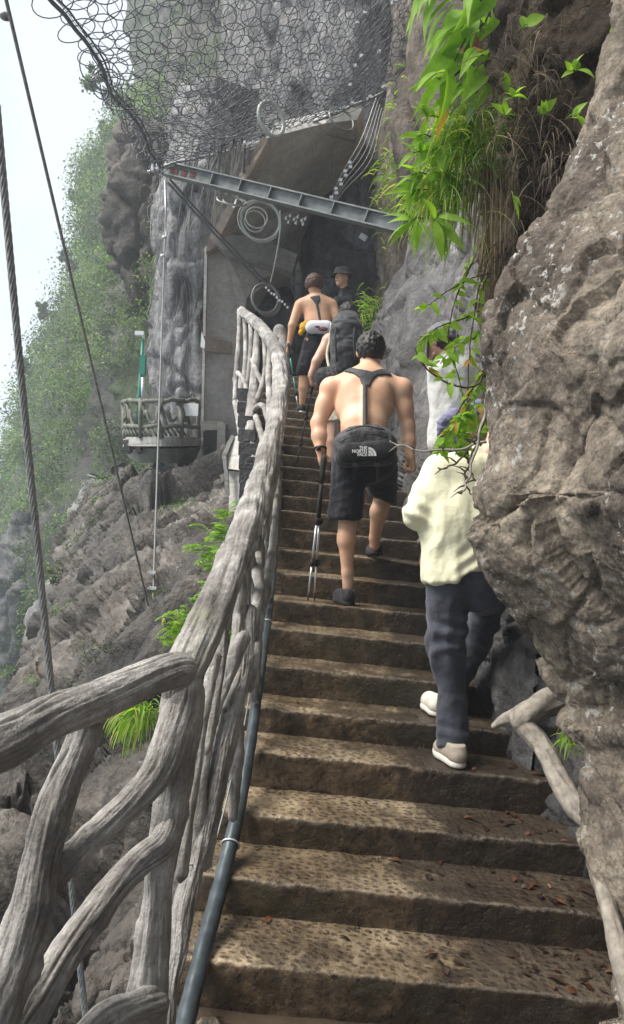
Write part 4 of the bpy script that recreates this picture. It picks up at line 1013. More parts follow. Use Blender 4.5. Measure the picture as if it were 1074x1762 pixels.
pprism([(283, 792, BD), (310, 794, BD + .1), (306, 805, BD + .1), (284, 803, BD)], (0, 0.3, 0), 'brace', M_CONC_L, bal)
pprism([(300, 796, BD), (306, 796, BD), (305, 822, BD), (300, 822, BD)], (0, 0.15, 0), 'brace', M_CONC_L, bal)
pprism([(327, 770, BD + .2), (347, 772, BD + .2), (346, 830, BD + .2), (327, 830, BD + .2)], (0, 0.4, 0), 'pier', M_CONC, bal)

# wire mesh pinned over the buttress
wm = empty('rockfall_mesh', P(315, 500, 12.8), 'wavy wire mesh pinned over the streaked rock left of the gallery', 'mesh')
mb = MB(); nrow, ncol = BS.shape[:2]
for k in range(26):
    j = 10 + k * 1.9; js = np.clip(j + 1.6 * np.sin(np.arange(0, nrow, 2) * 0.25 + k) + 1.2 * fbm(np.column_stack([np.arange(0, nrow, 2) * 0.06, np.full((nrow + 1) // 2, k * 0.3), np.zeros((nrow + 1) // 2)]), 2), 2, ncol - 3)
    ii = np.arange(0, nrow, 2); p = BS[ii, js.astype(int)] + BN[ii, js.astype(int)] * 0.05; mb.tube(p, 0.004, 3, False)
mb.build('wire', M_ROPE, wm)
# loose wires slung between net and gallery
lw = empty('loose_wires', P(380, 300, 10), 'tangle of loose pale wires slung between the net and the gallery roof', 'wires')
mb = MB()
for k in range(22):
    x0, y0 = random.uniform(330, 440), random.uniform(236, 262); x1 = x0 - random.uniform(5, 40); y1 = y0 + random.uniform(60, 150)
    if x1 < 290: x1 = 292
    mb.tube(spline([P(x0, y0, 10.0), P((x0 + x1) / 2 + random.uniform(-8, 8), (y0 + y1) / 2, 11.2), P(x1, y1, 12.4)], 14), random.choice((0.008, 0.012, 0.02)), 5, False)
mb.build('wire', M_ROPE, lw)

# ------------------------------------------------------------------ vegetation
class Leaves:
    """many blades gathered into one mesh; every blade is a bent, folded strip of its own"""
    def __init__(self): self.V = []; self.F = []; self.n = 0

    def add(self, base, tip, nrm, w, droop=0.0, seg=6, fold=0.25, shape='leaf'):
        base = np.array(base, float); tip = np.array(tip, float); d = tip - base; L = np.linalg.norm(d)
        nrm = np.array(nrm, float); s = np.cross(d, nrm); s /= max(np.linalg.norm(s), 1e-9); n = np.cross(s, d) / L
        t = np.linspace(0, 1, seg + 1)
        if shape == 'leaf': ww = np.sin(np.pi * np.clip(t, 0.015, 0.995) ** 0.72) ** 1.05
        elif shape == 'oval': ww = np.sqrt(np.clip(1 - (2 * t - 1) ** 2, 0.01, 1))
        else: ww = (1 - t) ** 0.6 + 0.02
        c = base + t[:, None] * d + (n * droop * L) * (4 * t * (1 - t))[:, None] * 0.5 + np.array((0, 0, -1.0)) * (abs(droop) * L * 0.3 * t ** 2)[:, None]
        h = (w / 2 * ww)[:, None]
        V = np.stack([c - s * h + n * h * fold, c, c + s * h + n * h * fold], 1).reshape(-1, 3)
        for i in range(seg):
            a = self.n + i * 3; self.F += [(a, a + 1, a + 4, a + 3), (a + 1, a + 2, a + 5, a + 4)]
        self.V.append(V); self.n += len(V)

    def build(self, name, mat, parent=None): return mesh(name, np.concatenate(self.V), np.array(self.F), mat, parent)


def diamonds(name, C, size, mat, parent=None, upness=0.3, asp=0.55, out=None):
    """leaf-sized kites with random tilt at points C"""
    n = len(C); r = np.random.default_rng(n)
    a = r.normal(size=(n, 3)); a /= np.linalg.norm(a, axis=1)[:, None]; b = r.normal(size=(n, 3)) + (0, 0, upness); b = np.cross(a, b); b /= np.linalg.norm(b, axis=1)[:, None]
    if out is not None:   # leaves of a bush face outwards and up
        nn = out + 0.55 * r.normal(size=(n, 3)) + (0, 0, 0.35); nn /= np.linalg.norm(nn, axis=1)[:, None]; a = np.cross(nn, r.normal(size=(n, 3))); a /= np.linalg.norm(a, axis=1)[:, None]; b = np.cross(nn, a)
    size = (np.ones(n) * size)[:, None]
    V = np.stack([C - a * size * 0.5, C + b * size * asp * 0.5 - a * size * 0.05, C + a * size * 0.5, C - b * size * asp * 0.5 - a * size * 0.05], 1).reshape(-1, 3)
    return mesh(name, V, np.arange(4 * n).reshape(n, 4), mat, parent, False)


def clumps_on(S, N, n, i_rng, j_rng, thr, nscale, r_mul=1.0, per=36, seed=0, prob=None):
    """points and sizes of leaf clumps scattered over a surface where a noise mask allows"""
    r = np.random.default_rng(seed); nr, nc = S.shape[:2]
    i = r.integers(int(i_rng[0] * nr), int(i_rng[1] * nr), n); j = r.integers(int(j_rng[0] * nc), int(j_rng[1] * nc), n)
    p = S[i, j]; nn = N[i, j]
    m = fbm(p / nscale * np.array((1, 1, 0.6)), 4) > (thr if prob is None else thr + prob(i / nr, j / nc))
    p, nn = p[m], nn[m]; d = np.linalg.norm(p - CAM, axis=1)
    rad = r_mul * 0.042 * d ** 0.85 * r.uniform(0.5, 1.5, len(p)); cen = p + nn * rad[:, None] * 0.3 + np.array((0, 0, 1.0)) * rad[:, None] * 0.2
    q = r.normal(size=(len(p), per, 3)); q /= np.linalg.norm(q, axis=2)[..., None]; q *= (r.uniform(0.25, 1, (len(p), per, 1)) ** 0.5)
    pts = cen[:, None] + q * rad[:, None, None] * np.array((1.25, 1.25, 0.8)); sz = np.repeat(d * 0.0034 * r.uniform(0.7, 1.3, len(p)), per) * r.uniform(0.6, 1.4, len(p) * per)
    return pts.reshape(-1, 3), sz, q.reshape(-1, 3)


pts, sz, ou = clumps_on(CS, CNm, 4300, (0.27, 0.93), (0.0, 0.62), -0.32, 5.0, 1.3, 190, 1, lambda a, b: 0.55 * np.clip((b - 0.42) / 0.2, 0, 1) - 0.30 * np.clip((0.34 - b) / 0.25, 0, 1))
pts2, sz2, ou2 = clumps_on(CS, CNm, 420, (0.0, 0.42), (0.4, 0.8), 0.28, 2.5, 0.7, 60, 5)
tag(diamonds('cliff_shrubs', np.concatenate([pts, pts2]), np.concatenate([sz, sz2]), M_SHRUB, out=np.concatenate([ou, ou2])), kind='stuff')
pts, sz, ou = clumps_on(HS, HN, 1700, (0, 1), (0, 1), -0.6, 8.0, 1.5, 90, 2)
tag(diamonds('forest_canopy', pts, sz, M_SHRUB, out=ou), kind='stuff')
pts, sz, ou = clumps_on(SS, SN, 420, (0.3, 0.98), (0.22, 0.75), 0.22, 1.1, 0.45, 70, 3)
tag(diamonds('slope_shrubs', pts, sz * 0.9, M_SHRUB, out=ou), kind='stuff')


def small_tree(name, px, py, d, h_px, lean, label, seed, group=None, mat=None, spread=1.0, nb=9):
    """tapered trunk with limbs and a loose crown of leaf clumps"""
    r = np.random.default_rng(seed); base = P(px, py, d); s = d / F_PX; H_ = h_px * s
    root = empty(name, base, label, 'tree', group)
    top = base + np.array((lean * s, 0, H_)); tr = spline([base, (base + top) / 2 + r.normal(size=3) * H_ * 0.05, top], 12)
    mb = MB(); mb.tube(tr, np.linspace(H_ * 0.035, H_ * 0.008, 12), 7); C = []
    for k in range(nb):
        t = 0.35 + 0.65 * k / nb; a = tr[int(t * 11)]; an = r.uniform(0, 6.28); l = H_ * spread * (0.5 - 0.25 * t) * r.uniform(0.7, 1.3)
        b = a + np.array((math.cos(an) * l, math.sin(an) * l, l * 0.35)); mb.tube(spline([a, (a + b) / 2 + (0, 0, -l * 0.05), b], 6), np.linspace(H_ * 0.014, H_ * 0.004, 6), 5)
        for f in (0.6, 0.85, 1.05):
            c = a + (b - a) * f; C.append(c + r.normal(size=(40, 3)) * l * 0.15)
    mb.build('trunk', M_ROOT_D, root); C = np.concatenate(C)
    diamonds('crown', C, d * 0.0042 * r.uniform(0.7, 1.5, len(C)), mat or M_SHRUB, root)
    return root


small_tree('tree', 196, 196, 30, 66, -46, 'small dark tree leaning out into the white sky below the ring net', 11, None, None, 1.0, 11)
g = 'trees along the misty skyline'
for k, (x, y, h_, lab) in enumerate([(192, 246, 34, 'short tree on the misty ridge, uppermost of the skyline row'), (166, 300, 30, 'bushy tree on the misty ridge halfway up the skyline row'), (142, 360, 34, 'tree on the steep misty edge above the flat grassy notch'),
                                    (116, 470, 36, 'tree on the outer knoll where the ridge steps out to the left'), (84, 556, 34, 'spindly tree standing out at the far left of the misty ridge'), (54, 650, 30, 'lowest tree of the misty skyline by the left picture edge')]):
    small_tree('tree', x, y, 54 - k * 0.4, h_, -10, lab, 20 + k, g)


# ferns and grass on the slope beside the railing
def fern(px, py, d, n, L_px, label, seed, mat=M_FERN, lean=(0, 0)):
    r = np.random.default_rng(seed); base = P(px, py, d); s = d / F_PX; root = empty('fern', base, label, 'fern', 'ferns beside the railing')
    for k in range(n):
        an = r.uniform(0, 6.28); L = L_px * s * r.uniform(0.6, 1.15); el = r.uniform(0.3, 1.2)
        dr = np.array((math.cos(an) * math.cos(el), math.sin(an) * math.cos(el), math.sin(el))); b0 = base + r.normal(size=3) * L * 0.14
        t = np.linspace(0, 1, 12)[:, None]; mid_ = b0 + dr * L * t + np.array((0, 0, -0.55 * L)) * t ** 2
        lv = Leaves(); side = np.cross(dr, UP3); side /= np.linalg.norm(side)
        for i in range(1, 12):
            w = L * 0.26 * math.sin(math.pi * min(0.97, i / 12 + 0.06)) ** 0.7
            for sg in (-1, 1):
                e = side * sg * w + (mid_[min(i + 1, 11)] - mid_[i]) * 1.2 + (0, 0, -0.1 * w); lv.add(mid_[i], mid_[i] + e, UP3 + r.normal(size=3) * 0.3, w * 0.42, 0.1, 3, 0.2)
        lv.add(mid_[0], mid_[-1], side, 0.006, 0, 4, 0.1, 'blade'); lv.build('frond', mat, root)


UP3 = np.array((0, 0, 1.0))
for k, (x, y, d, n, L, lab) in enumerate([(384, 925, 4.4, 13, 62, 'bright green fern behind the middle of the railing, highest of the ferns'), (372, 980, 4.1, 9, 50, 'bright fern just under the topmost fern by the railing'),
                                          (390, 890, 4.7, 9, 40, 'small bright fern at the very top of the fern row by the railing'), (366, 955, 4.2, 10, 52, 'fern leaning out left in the upper half of the fern row'), (352, 1022, 4.0, 11, 56, 'broad fern in the middle of the fern row by the railing'), (322, 1088, 3.9, 10, 54, 'low fern spreading left just above the rail joint'),
                                          (338, 1062, 3.9, 13, 66, 'large bright fern on the slope above the joint of the railing'), (300, 1104, 3.9, 9, 46, 'small fern at the left foot of the large fern by the rail joint'), (398, 1100, 3.2, 8, 46, 'fern seen between the rail and its first branch')]):
    fern(x, y, d, n, L, lab, 60 + k)


def tuft(name, px, py, d, n, L_px, w_px, label, seed, mat, hang=0.5, dirv=None, spread=1.0, group=None, part='blade', area=(14, 8), cat='grass'):
    """grass tuft: arching blades from one foot"""
    r = np.random.default_rng(seed); s = d / F_PX; base = P(px, py, d); root = empty(name, base, label, cat, group)
    lv = Leaves()
    for k in range(n):
        b0 = base + rt * r.normal() * area[0] * s + up * r.normal() * area[1] * s + fw * r.normal() * area[0] * s * 0.5; L = L_px * s * r.uniform(0.5, 1.2)
        dr = r.normal(size=3) * spread + (np.array(dirv) if dirv is not None else 0); dr /= np.linalg.norm(dr)
        pts = [b0]; v = dr.copy(); m = 7
        for i in range(m):
            v = v + np.array((0, 0, -hang * 0.45)); v /= np.linalg.norm(v); pts.append(pts[-1] + v * L / m)
        pts = np.array(pts); sd_ = np.cross(pts[-1] - pts[0], r.normal(size=3)); sd_ /= max(np.linalg.norm(sd_), 1e-9); ww = w_px * s * 0.5 * np.linspace(1, 0.15, m + 1)[:, None]
        V = np.stack([pts - sd_ * ww, pts + sd_ * ww], 1).reshape(-1, 3)
        for i in range(m): a = lv.n + 2 * i; lv.F.append((a, a + 1, a + 3, a + 2))
        lv.V.append(V); lv.n += len(V)
    lv.build(part, mat, root); return root


tuft('grass_tuft', 246, 1226, 3.1, 150, 72, 4.5, 'yellow green grass tuft hanging below the front log', 71, M_GRASS, 0.9, (-0.35, -0.3, 0.5), 0.45)
tuft('grass_tuft', 318, 1090, 3.9, 90, 46, 4, 'grass tuft among the ferns above the railing joint', 72, M_GRASS, 0.6, (0, -0.3, 0.8), 0.5)
tuft('grass_tuft', 640, 540, 9.3, 150, 26, 2.4, 'pale green grass tuft on the grey rock beside the person in the bucket hat', 73, M_GRASS, 0.6, (-0.5, -0.4, 0.7), 0.6, None, 'blade', (14, 18))
tuft('grass_tuft', 668, 330, 10.3, 110, 34, 3, 'thin grass on the brown hanging rock above the beam end', 74, M_GRASS, 0.7, (-0.5, -0.4, 0.6), 0.6, None, 'blade', (10, 40))
tuft('grass_tuft', 690, 250, 9.8, 120, 30, 3, 'yellowish grass streak high on the brown hanging rock', 75, M_GRASS, 0.7, (-0.5, -0.4, 0.6), 0.6, None, 'blade', (9, 60))

# the big leafy plant at the top, and the bamboo-like shoots below it
pl = empty('broad_leaf_plant', P(830, 10, 3.1), 'lush plant with long broad green leaves hanging from the bank at the top', 'plant')
BIG = [(770, -6, 698, 52, 17), (782, -8, 731, 61, 24), (786, 8, 734, 90, 18), (806, 20, 758, 78, 26), (806, 58, 752, 96, 26), (800, 96, 709, 150, 31), (768, 124, 716, 154, 18), (790, 112, 752, 144, 16), (758, 138, 713, 207, 13),
       (778, 136, 742, 224, 22), (786, 140, 757, 184, 24), (826, 128, 792, 174, 30), (836, 96, 790, 128, 26), (822, 162, 806, 207, 15), (838, 150, 822, 108, 15), (800, 20, 808, 92, 22), (824, 0, 780, 50, 22), (840, -20, 800, 30, 24),
       (760, -30, 718, 26, 20), (740, -40, 702, -4, 18), (812, 148, 776, 176, 18), (776, 60, 738, 100, 18), (820, 60, 800, 110, 18), (835, 60, 815, 20, 16), (846, 30, 824, 66, 16)]
r = np.random.default_rng(5)
BIG += [(x0 + r.normal() * 16 + 6, y0 + r.normal() * 16, x1 + r.normal() * 14 + 8, y1 + r.normal() * 16, w * 0.85) for x0, y0, x1, y1, w in BIG]
for k, (x0, y0, x1, y1, w) in enumerate(BIG):
    d = 3.05 + r.uniform(-0.12, 0.15); lv = Leaves(); w *= 1.2; a, b = P(x0, y0, d + 0.05), P(x1, y1, d - 0.10)
    lv.add(a, b, -fw * 0.9 + up * r.uniform(-0.3, 1.2) + rt * r.uniform(-1.1, 0.8), w * d / F_PX * 1.05, r.uniform(0.1, 0.38), 12, r.uniform(0.2, 0.5)); lv.build('leaf', M_LEAF, pl)
M_YLEAF = leaf_mat('yellowing_leaf', (0.48, 0.34, 0.03), (0.50, 0.26, 0.03), None, 0.45); M_PALELEAF = leaf_mat('silvery_leaf', (0.28, 0.36, 0.28), (0.34, 0.42, 0.34), None, 0.2)
for (x0, y0, x1, y1, w, m_) in ((768, 186, 750, 240, 15, M_YLEAF), (784, 92, 836, 86, 12, M_YLEAF), (818, 170, 804, 212, 17, M_PALELEAF), (832, 148, 822, 116, 16, M_PALELEAF), (800, 104, 808, 66, 12, M_SHRUB)):
    lv = Leaves(); lv.add(P(x0, y0, 3.0), P(x1, y1, 2.92), -fw + up * 0.3, w * 3 / F_PX, 0.2, 10, 0.2); lv.build('leaf', m_, pl)
mb = MB()
for pts in ([(850, -60, 3.2), (838, 30, 3.12), (806, 60, 3.08), (770, 128, 3.05)], [(850, 0, 3.2), (840, 90, 3.12), (824, 150, 3.08), (800, 200, 3.05)], [(830, -60, 3.2), (806, -10, 3.1), (770, 0, 3.05)], [(812, 100, 3.1), (776, 136, 3.06), (752, 150, 3.05)]):
    mb.tube(spline([P(*p) for p in pts], 20), np.linspace(0.007, 0.003, 20), 6)
mb.build('stem', M_SHRUB, pl)
mb = MB()
for k in range(14): mb.ball(P(822 + r.normal() * 3, 76 + r.normal() * 6, 3.0), 0.007, 6)
mb.build('flower_head', plain('pink_flower', (0.45, 0.10, 0.16), 0.6), pl)


def shoot(px, py, d, n, L_px, w_px, label, seed, name='leafy_shoot', mat=M_LEAF, dirs=(-1, 0.2), group='leafy shoots on the bank', stem=None):
    """short stem with narrow leaves fanning out"""
    rr = np.random.default_rng(seed); s = d / F_PX; base = P(px, py, d); root = empty(name, base, label, 'plant', group)
    stem = stem or (dirs[0] * L_px * 0.6, -dirs[1] * L_px * 0.4); tip = P(px + stem[0], py + stem[1], d - 0.06)
    mb = MB(); mb.tube(spline([base, (base + tip) / 2 + up * 0.01, tip], 8), np.linspace(0.0035, 0.0015, 8), 5); mb.build('stem', M_SHRUB, root)
    for k in range(n):
        lv = Leaves(); t = rr.uniform(0.25, 1.0); a = base + (tip - base) * t; an = math.atan2(dirs[1], dirs[0]) + rr.normal() * 0.9; L = L_px * s * rr.uniform(0.55, 1.1)
        b = a + (rt * math.cos(an) + up * (math.sin(an) - 0.25) - fw * rr.uniform(-0.3, 0.5)) * L; lv.add(a, b, up * 0.6 - fw * 0.7 + rr.normal(size=3) * 0.3, w_px * s * 1.1 * rr.uniform(0.7, 1.2), 0.18, 8, 0.25); lv.build('leaf', mat, root)
    return root


SH = [(742, 236, 6, 40, 12, (-1, 0.1), 'pale green shoot under the orange tipped leaf'), (736, 268, 6, 42, 13, (-1, 0.3), 'light green shoot with wide lower leaves left of the grass cushion'), (735, 300, 7, 46, 13, (-1, -0.1), 'shoot with drooping leaf tips at the left of the grass cushion'),
      (748, 330, 9, 60, 12, (-1, 0.0), 'shoot with long arching leaves left of the dry stalks'), (728, 376, 8, 56, 13, (-0.7, -0.3), 'lowest bright shoot with star shaped leaves against the grey slab'), (764, 362, 7, 60, 14, (-0.5, -0.8), 'shoot with hanging leaves beside the lowest bright shoot'),
      (770, 250, 8, 46, 16, (-0.7, -0.4), 'broad leaved shoot at the upper left of the grass cushion'), (778, 292, 9, 52, 15, (-0.6, -0.6), 'leafy shoot in the middle of the grass cushion'), (760, 205, 6, 44, 12, (-1, 0.2), 'shoot just below the big hanging leaves')]
for k, (x, y, n, L, w, dv, lab) in enumerate(SH): shoot(x, y, 3.0 + 0.03 * (k % 4), n, L, w, lab, 200 + k, dirs=dv)
SH2 = [(930, 200, 5, 34, 13, (0.4, 0.9), 'sprig climbing the soil towards the upper right'), (975, 130, 5, 36, 14, (0.9, 0.7), 'sprig with bright tips at the top of the soil bank'), (1040, 66, 5, 34, 16, (1, 0.1), 'bright leaf sprig at the right edge above the boulder'), (885, 172, 5, 30, 13, (-0.3, 0.6), 'sprig near the middle of the soil bank'),
       (975, 205, 4, 32, 13, (0.9, 0.5), 'lone two leaved sprig over the bare soil'), (893, 55, 3, 44, 22, (0.6, 0.8), 'single rounded leaf standing up against the soil at the top'), (865, 200, 7, 34, 11, (0.2, 0.3), 'low sprig beside the grass cushion'), (880, 330, 3, 30, 9, (0.2, -0.9), 'yellow green leaf hanging over the dry stalks')]
for k, (x, y, n, L, w, dv, lab) in enumerate(SH2): shoot(x, y, 2.85 - 0.12 * (x > 960), n, L, w, lab, 230 + k, dirs=dv)
tuft('grass_cushion', 806, 236, 3.05, 700, 72, 3.2, 'dense fine green grass cushion hanging from the soil bank', 81, M_GRASS, 0.55, (-0.6, -0.6, 0.2), 0.8, None, 'blade', (30, 26))
tuft('grass_cushion', 766, 335, 3.1, 300, 96, 3.2, 'lower fringe of long green grass over the grey slab', 82, M_GRASS, 0.7, (-0.6, -0.4, 0.1), 0.6, None, 'blade', (22, 26))
tuft('dry_stalks', 836, 292, 3.1, 240, 150, 2.4, 'beard of dry brown stalks hanging under the grass cushion', 83, M_DRY, 1.6, (-0.1, -0.3, -0.6), 0.35, None, 'stalk', (26, 12), 'stalks')
tuft('dry_stalks', 850, 420, 3.25, 90, 190, 2.2, 'long dry stalks trailing down along the boulder edge', 84, M_DRY, 1.8, (-0.1, -0.2, -0.9), 0.3, None, 'stalk', (12, 40), 'stalks')
tuft('straw_tangle', 900, 190, 2.93, 130, 80, 1.8, 'sparse pale straw sticking out of the soil bank', 89, M_DRY, 0.5, (-0.3, -0.5, -0.3), 1.0, None, 'stalk', (40, 80), 'straw')
tuft('root_tangle', 920, 180, 2.92, 380, 90, 1.8, 'tangle of fine brown roots matted over the soil bank', 85, M_ROOT_D, 0.5, (-0.3, -0.5, -0.3), 1.0, None, 'rootlet', (44, 90), 'roots')
tuft('root_tangle', 890, 470, 3.1, 110, 120, 2.4, 'brown rootlets hanging behind the upper edge of the boulder', 86, M_ROOT_D, 1.2, (-0.2, -0.5, -0.5), 0.6, None, 'rootlet', (20, 40), 'roots')
tuft('root_tangle', 968, 300, 2.7, 70, 80, 2.2, 'reddish rootlets creeping over the shoulder of the boulder', 87, M_ROOT_D, 0.8, (-0.4, -0.6, -0.4), 0.7, None, 'rootlet', (22, 26), 'roots')

# vines trailing in front of the person in the white shirt
VINES = [([(846, 380, 3.3), (812, 450, 3.25), (780, 520, 3.2), (770, 590, 3.2), (790, 660, 3.2), (800, 740, 3.2)], 26, 'vine with green and orange leaves hanging beside the grey cap', 0.004),
         ([(850, 420, 3.2), (826, 500, 3.12), (812, 590, 3.1), (806, 680, 3.1), (800, 770, 3.12)], 24, 'leafy vine trailing along the edge of the boulder down to the cream shirt', 0.004),
         ([(850, 520, 3.2), (800, 545, 3.15), (752, 565, 3.1), (724, 592, 3.08)], 16, 'vine arching left in front of the grey cap', 0.004),
         ([(838, 640, 3.1), (818, 664, 3.05), (786, 662, 3.0), (750, 642, 3.0), (722, 616, 3.0), (716, 600, 3.0)], 9, 'bare brown vine loop sagging across the white shirt', 0.0055),
         ([(842, 620, 3.1), (800, 690, 3.05), (770, 740, 3.05), (755, 775, 3.05)], 22, 'vine with small leaves over the lavender jacket', 0.004),
         ([(848, 600, 3.15), (826, 660, 3.1), (800, 700, 3.06), (790, 745, 3.05), (800, 780, 3.05)], 30, 'bushy vine of small leaves right above the collar of the cream shirt', 0.004),
         ([(836, 690, 3.05), (812, 706, 3.0), (786, 722, 2.98), (768, 748, 2.98)], 30, 'thick leafy sprig covering the lavender jacket from the right', 0.003),
         ([(844, 726, 3.05), (820, 735, 3.0), (800, 750, 2.98), (784, 776, 2.98)], 26, 'leafy sprig just above the cream collar', 0.003),
         ([(850, 560, 3.2), (820, 575, 3.15), (786, 590, 3.1), (758, 620, 3.08)], 18, 'vine drooping across the shoulder of the white shirt', 0.0035),
         ([(846, 470, 3.2), (810, 480, 3.15), (776, 498, 3.1), (745, 520, 3.1), (728, 530, 3.1)], 8, 'thin pale twig reaching left over the grey slab', 0.0035)]
for k, (pts, n, lab, rad) in enumerate(VINES):
    rr = np.random.default_rng(300 + k); c = spline([P(*p) for p in pts], 60); root = empty('vine', c[0], lab, 'vine')
    mb = MB(); mb.tube(c + 0.006 * rr.normal(size=c.shape).cumsum(0) * 0.15, np.linspace(rad, rad * 0.5, 60), 6); mb.build('stem', M_ROOT_D, root)
    for i in range(int(n * 1.4)):
        G = Leaves(); yl = rr.uniform() < 0.08
        a = c[rr.integers(6, 60)]; an = rr.uniform(0, 6.28); L = rr.uniform(0.03, 0.066); b = a + (rt * math.cos(an) * 0.9 + up * (math.sin(an) * 0.7 - 0.5) - fw * rr.uniform(-0.2, 0.5)) * L
        G.add(a, b, -fw * 0.8 + up * 0.4 + rr.normal(size=3) * 0.5, L * rr.uniform(0.35, 0.6), 0.15, 6, 0.2)
        G.build('yellow_leaf' if yl else 'leaf', M_YLEAF if yl else M_LEAF, root)
for k, (pts, lab) in enumerate([([(842, 660, 2.75), (832, 720, 2.7), (812, 800, 2.66), (800, 840, 2.64), (790, 850, 2.63)], 'grey forked twig lying along the left edge of the boulder'), ([(836, 760, 2.9), (790, 772, 2.95), (735, 776, 3.0), (695, 768, 3.05), (672, 760, 3.1)], 'pale bare twig pointing left above the cream shoulder'),
                               ([(838, 690, 2.8), (822, 760, 2.75), (800, 820, 2.75), (812, 852, 2.74)], 'thin hooked twig hanging beside the forked twig'), ([(800, 770, 3.0), (806, 790, 2.98), (812, 816, 2.95), (826, 840, 2.95)], 'dark bent twig over the back of the cream shirt'), ([(838, 700, 2.95), (815, 760, 2.95), (780, 800, 2.95), (752, 806, 2.95)], 'dark twig crossing the cream shoulder')]):
    c = spline([P(*p) for p in pts], 40); root = empty('twig', c[0], lab, 'twig'); mb = MB(); mb.tube(c + 0.004 * np.column_stack([np.sin(np.arange(40) * 0.9 + k), np.cos(np.arange(40) * 0.7), np.sin(np.arange(40) * 0.5)]), np.linspace(0.0065, 0.0028, 40), 6)
    for i in (14, 24, 31):
        e = c[i] + np.array((-0.05, -0.02, 0.02 - 0.05 * (i % 2))); mb.tube([c[i], (c[i] + e) / 2 + (0, 0, 0.006), e], [0.004, 0.003, 0.0015], 5)
    mb.build('stem', M_ROOT if k in (0, 1) else M_ROOT_D, root)

# thick pale roots at the foot of the boulder
ro = empty('tree_root', P(900, 1240, 2.95), 'thick grey forked root creeping out from under the boulder over the steps', 'root')
bark_log('root', [(1010, 1190, 3.05, 50), (948, 1206, 2.98, 50), (905, 1230, 2.92, 46), (905, 1250, 2.9, 40), (930, 1280, 2.85, 38), (948, 1312, 2.78, 38), (966, 1350, 2.7, 42), (1000, 1396, 2.58, 44), (1060, 1440, 2.5, 46)], M_ROOT, ro, 32, 0.008, 0.2, 3, 81)
bark_log('root', [(915, 1226, 2.94, 44), (890, 1234, 2.96, 34), (866, 1240, 3.0, 20), (846, 1252, 3.03, 9)], M_ROOT, ro, 24, 0.008, 0.2, 1, 82)
ro = empty('tree_root', P(1060, 1600, 2.25), 'pale root running down the right edge of the lowest steps', 'root')
bark_log('root', [(1030, 1500, 2.3, 24), (1046, 1560, 2.2, 32), (1062, 1620, 2.12, 36), (1080, 1700, 2.05, 40), (1110, 1790, 2.0, 42)], M_ROOT, ro, 28, 0.008, 0.2, 2, 83)
tuft('grass_tuft', 985, 1262, 2.6, 26, 36, 7, 'few green leaves sprouting under the boulder beside the root', 88, M_GRASS, 0.7, (-0.6, -0.3, 0.1), 0.6, None, 'blade', (8, 22))

# litter on the steps, a stone on the landing
lv = Leaves(); r = np.random.default_rng(9)
for i in range(150):
    k = int(min(11, r.exponential(2.6))); y = STEPS[k][0] + r.uniform(0.015, 0.28); x = (r.uniform(-0.3, 1.05) if r.uniform() < 0.16 else 1.12 - abs(r.normal()) * 0.26)
    z = step_z(k, x) + 0.005; an = r.uniform(0, 6.28); L = r.uniform(0.015, 0.05) if i % 6 else r.uniform(0.04, 0.075); dv = np.array((math.cos(an), math.sin(an), 0)) * L
    lv.add((x, y, z), np.array((x, y, z)) + dv + (0, 0, r.uniform(0, 0.012)), (r.normal() * 0.3, r.normal() * 0.3, 1), L * r.uniform(0.3, 0.6), 0.15, 4, 0.3)
for i in range(26):
    x = r.uniform(-0.3, 1.0); y = STEPS[0][0] - r.uniform(0.02, 0.3); z = STEPS[0][1] - 0.155 - TILT * (x - SX0) + 0.008; an = r.uniform(0, 6.28); L = r.uniform(0.02, 0.06)
    lv.add((x, y, z), (x + math.cos(an) * L, y + math.sin(an) * L, z + 0.008), (0.1, 0.2, 1), L * 0.5, 0.15, 4, 0.3)
tag(lv.build('leaf_litter', M_DEADLEAF), kind='stuff')
V = []; Fc = []
mbp = MB()
for i in range(120):
    k = int(min(9, r.exponential(2.2))); y = STEPS[k][0] + r.uniform(0.2, 0.29); x = r.uniform(-0.33, 1.1); s = r.uniform(0.0015, 0.005); mbp.ball((x, y, step_z(k, x) + s * 0.6), (s * r.uniform(0.8, 1.6), s, s * 0.8), 6)
tag(mbp.build('grit', M_SLOPE), kind='stuff')


def stone(px, py, r_, label, seed):
    c = P(px, py, 2.33); x, y = c[0], c[1]; z = STEPS[0][1] - 0.155 - TILT * (x - SX0)
    n = 40; th, ph = np.meshgrid(np.linspace(0, math.pi, n), np.linspace(0, 2 * math.pi, n), indexing='ij')
    dv = np.stack([np.sin(th) * np.cos(ph), np.sin(th) * np.sin(ph), np.cos(th)], -1).reshape(-1, 3); v, e = facets(dv * 1.4 + seed)
    V = dv * (r_ * (1 + 0.22 * v + 0.1 * fbm(dv * 3 + seed, 3)))[:, None] * np.array((1.25, 1, 0.72)); V += (x, y, z + r_ * 0.5)
    tag(mesh('stone', V, grid_faces(n, n), rock_mat('pale_stone', [(0.3, (0.16, 0.13, 0.09)), (0.7, (0.42, 0.36, 0.27))], 12, 60, bump=0.004)), label, 'stone')


stone(360, 1738, 0.030, 'pale rough stone lying on the wet landing by the pipe', 3.0)
stone(331, 1757, 0.012, 'tiny pebble on the landing touching the pipe', 8.0)

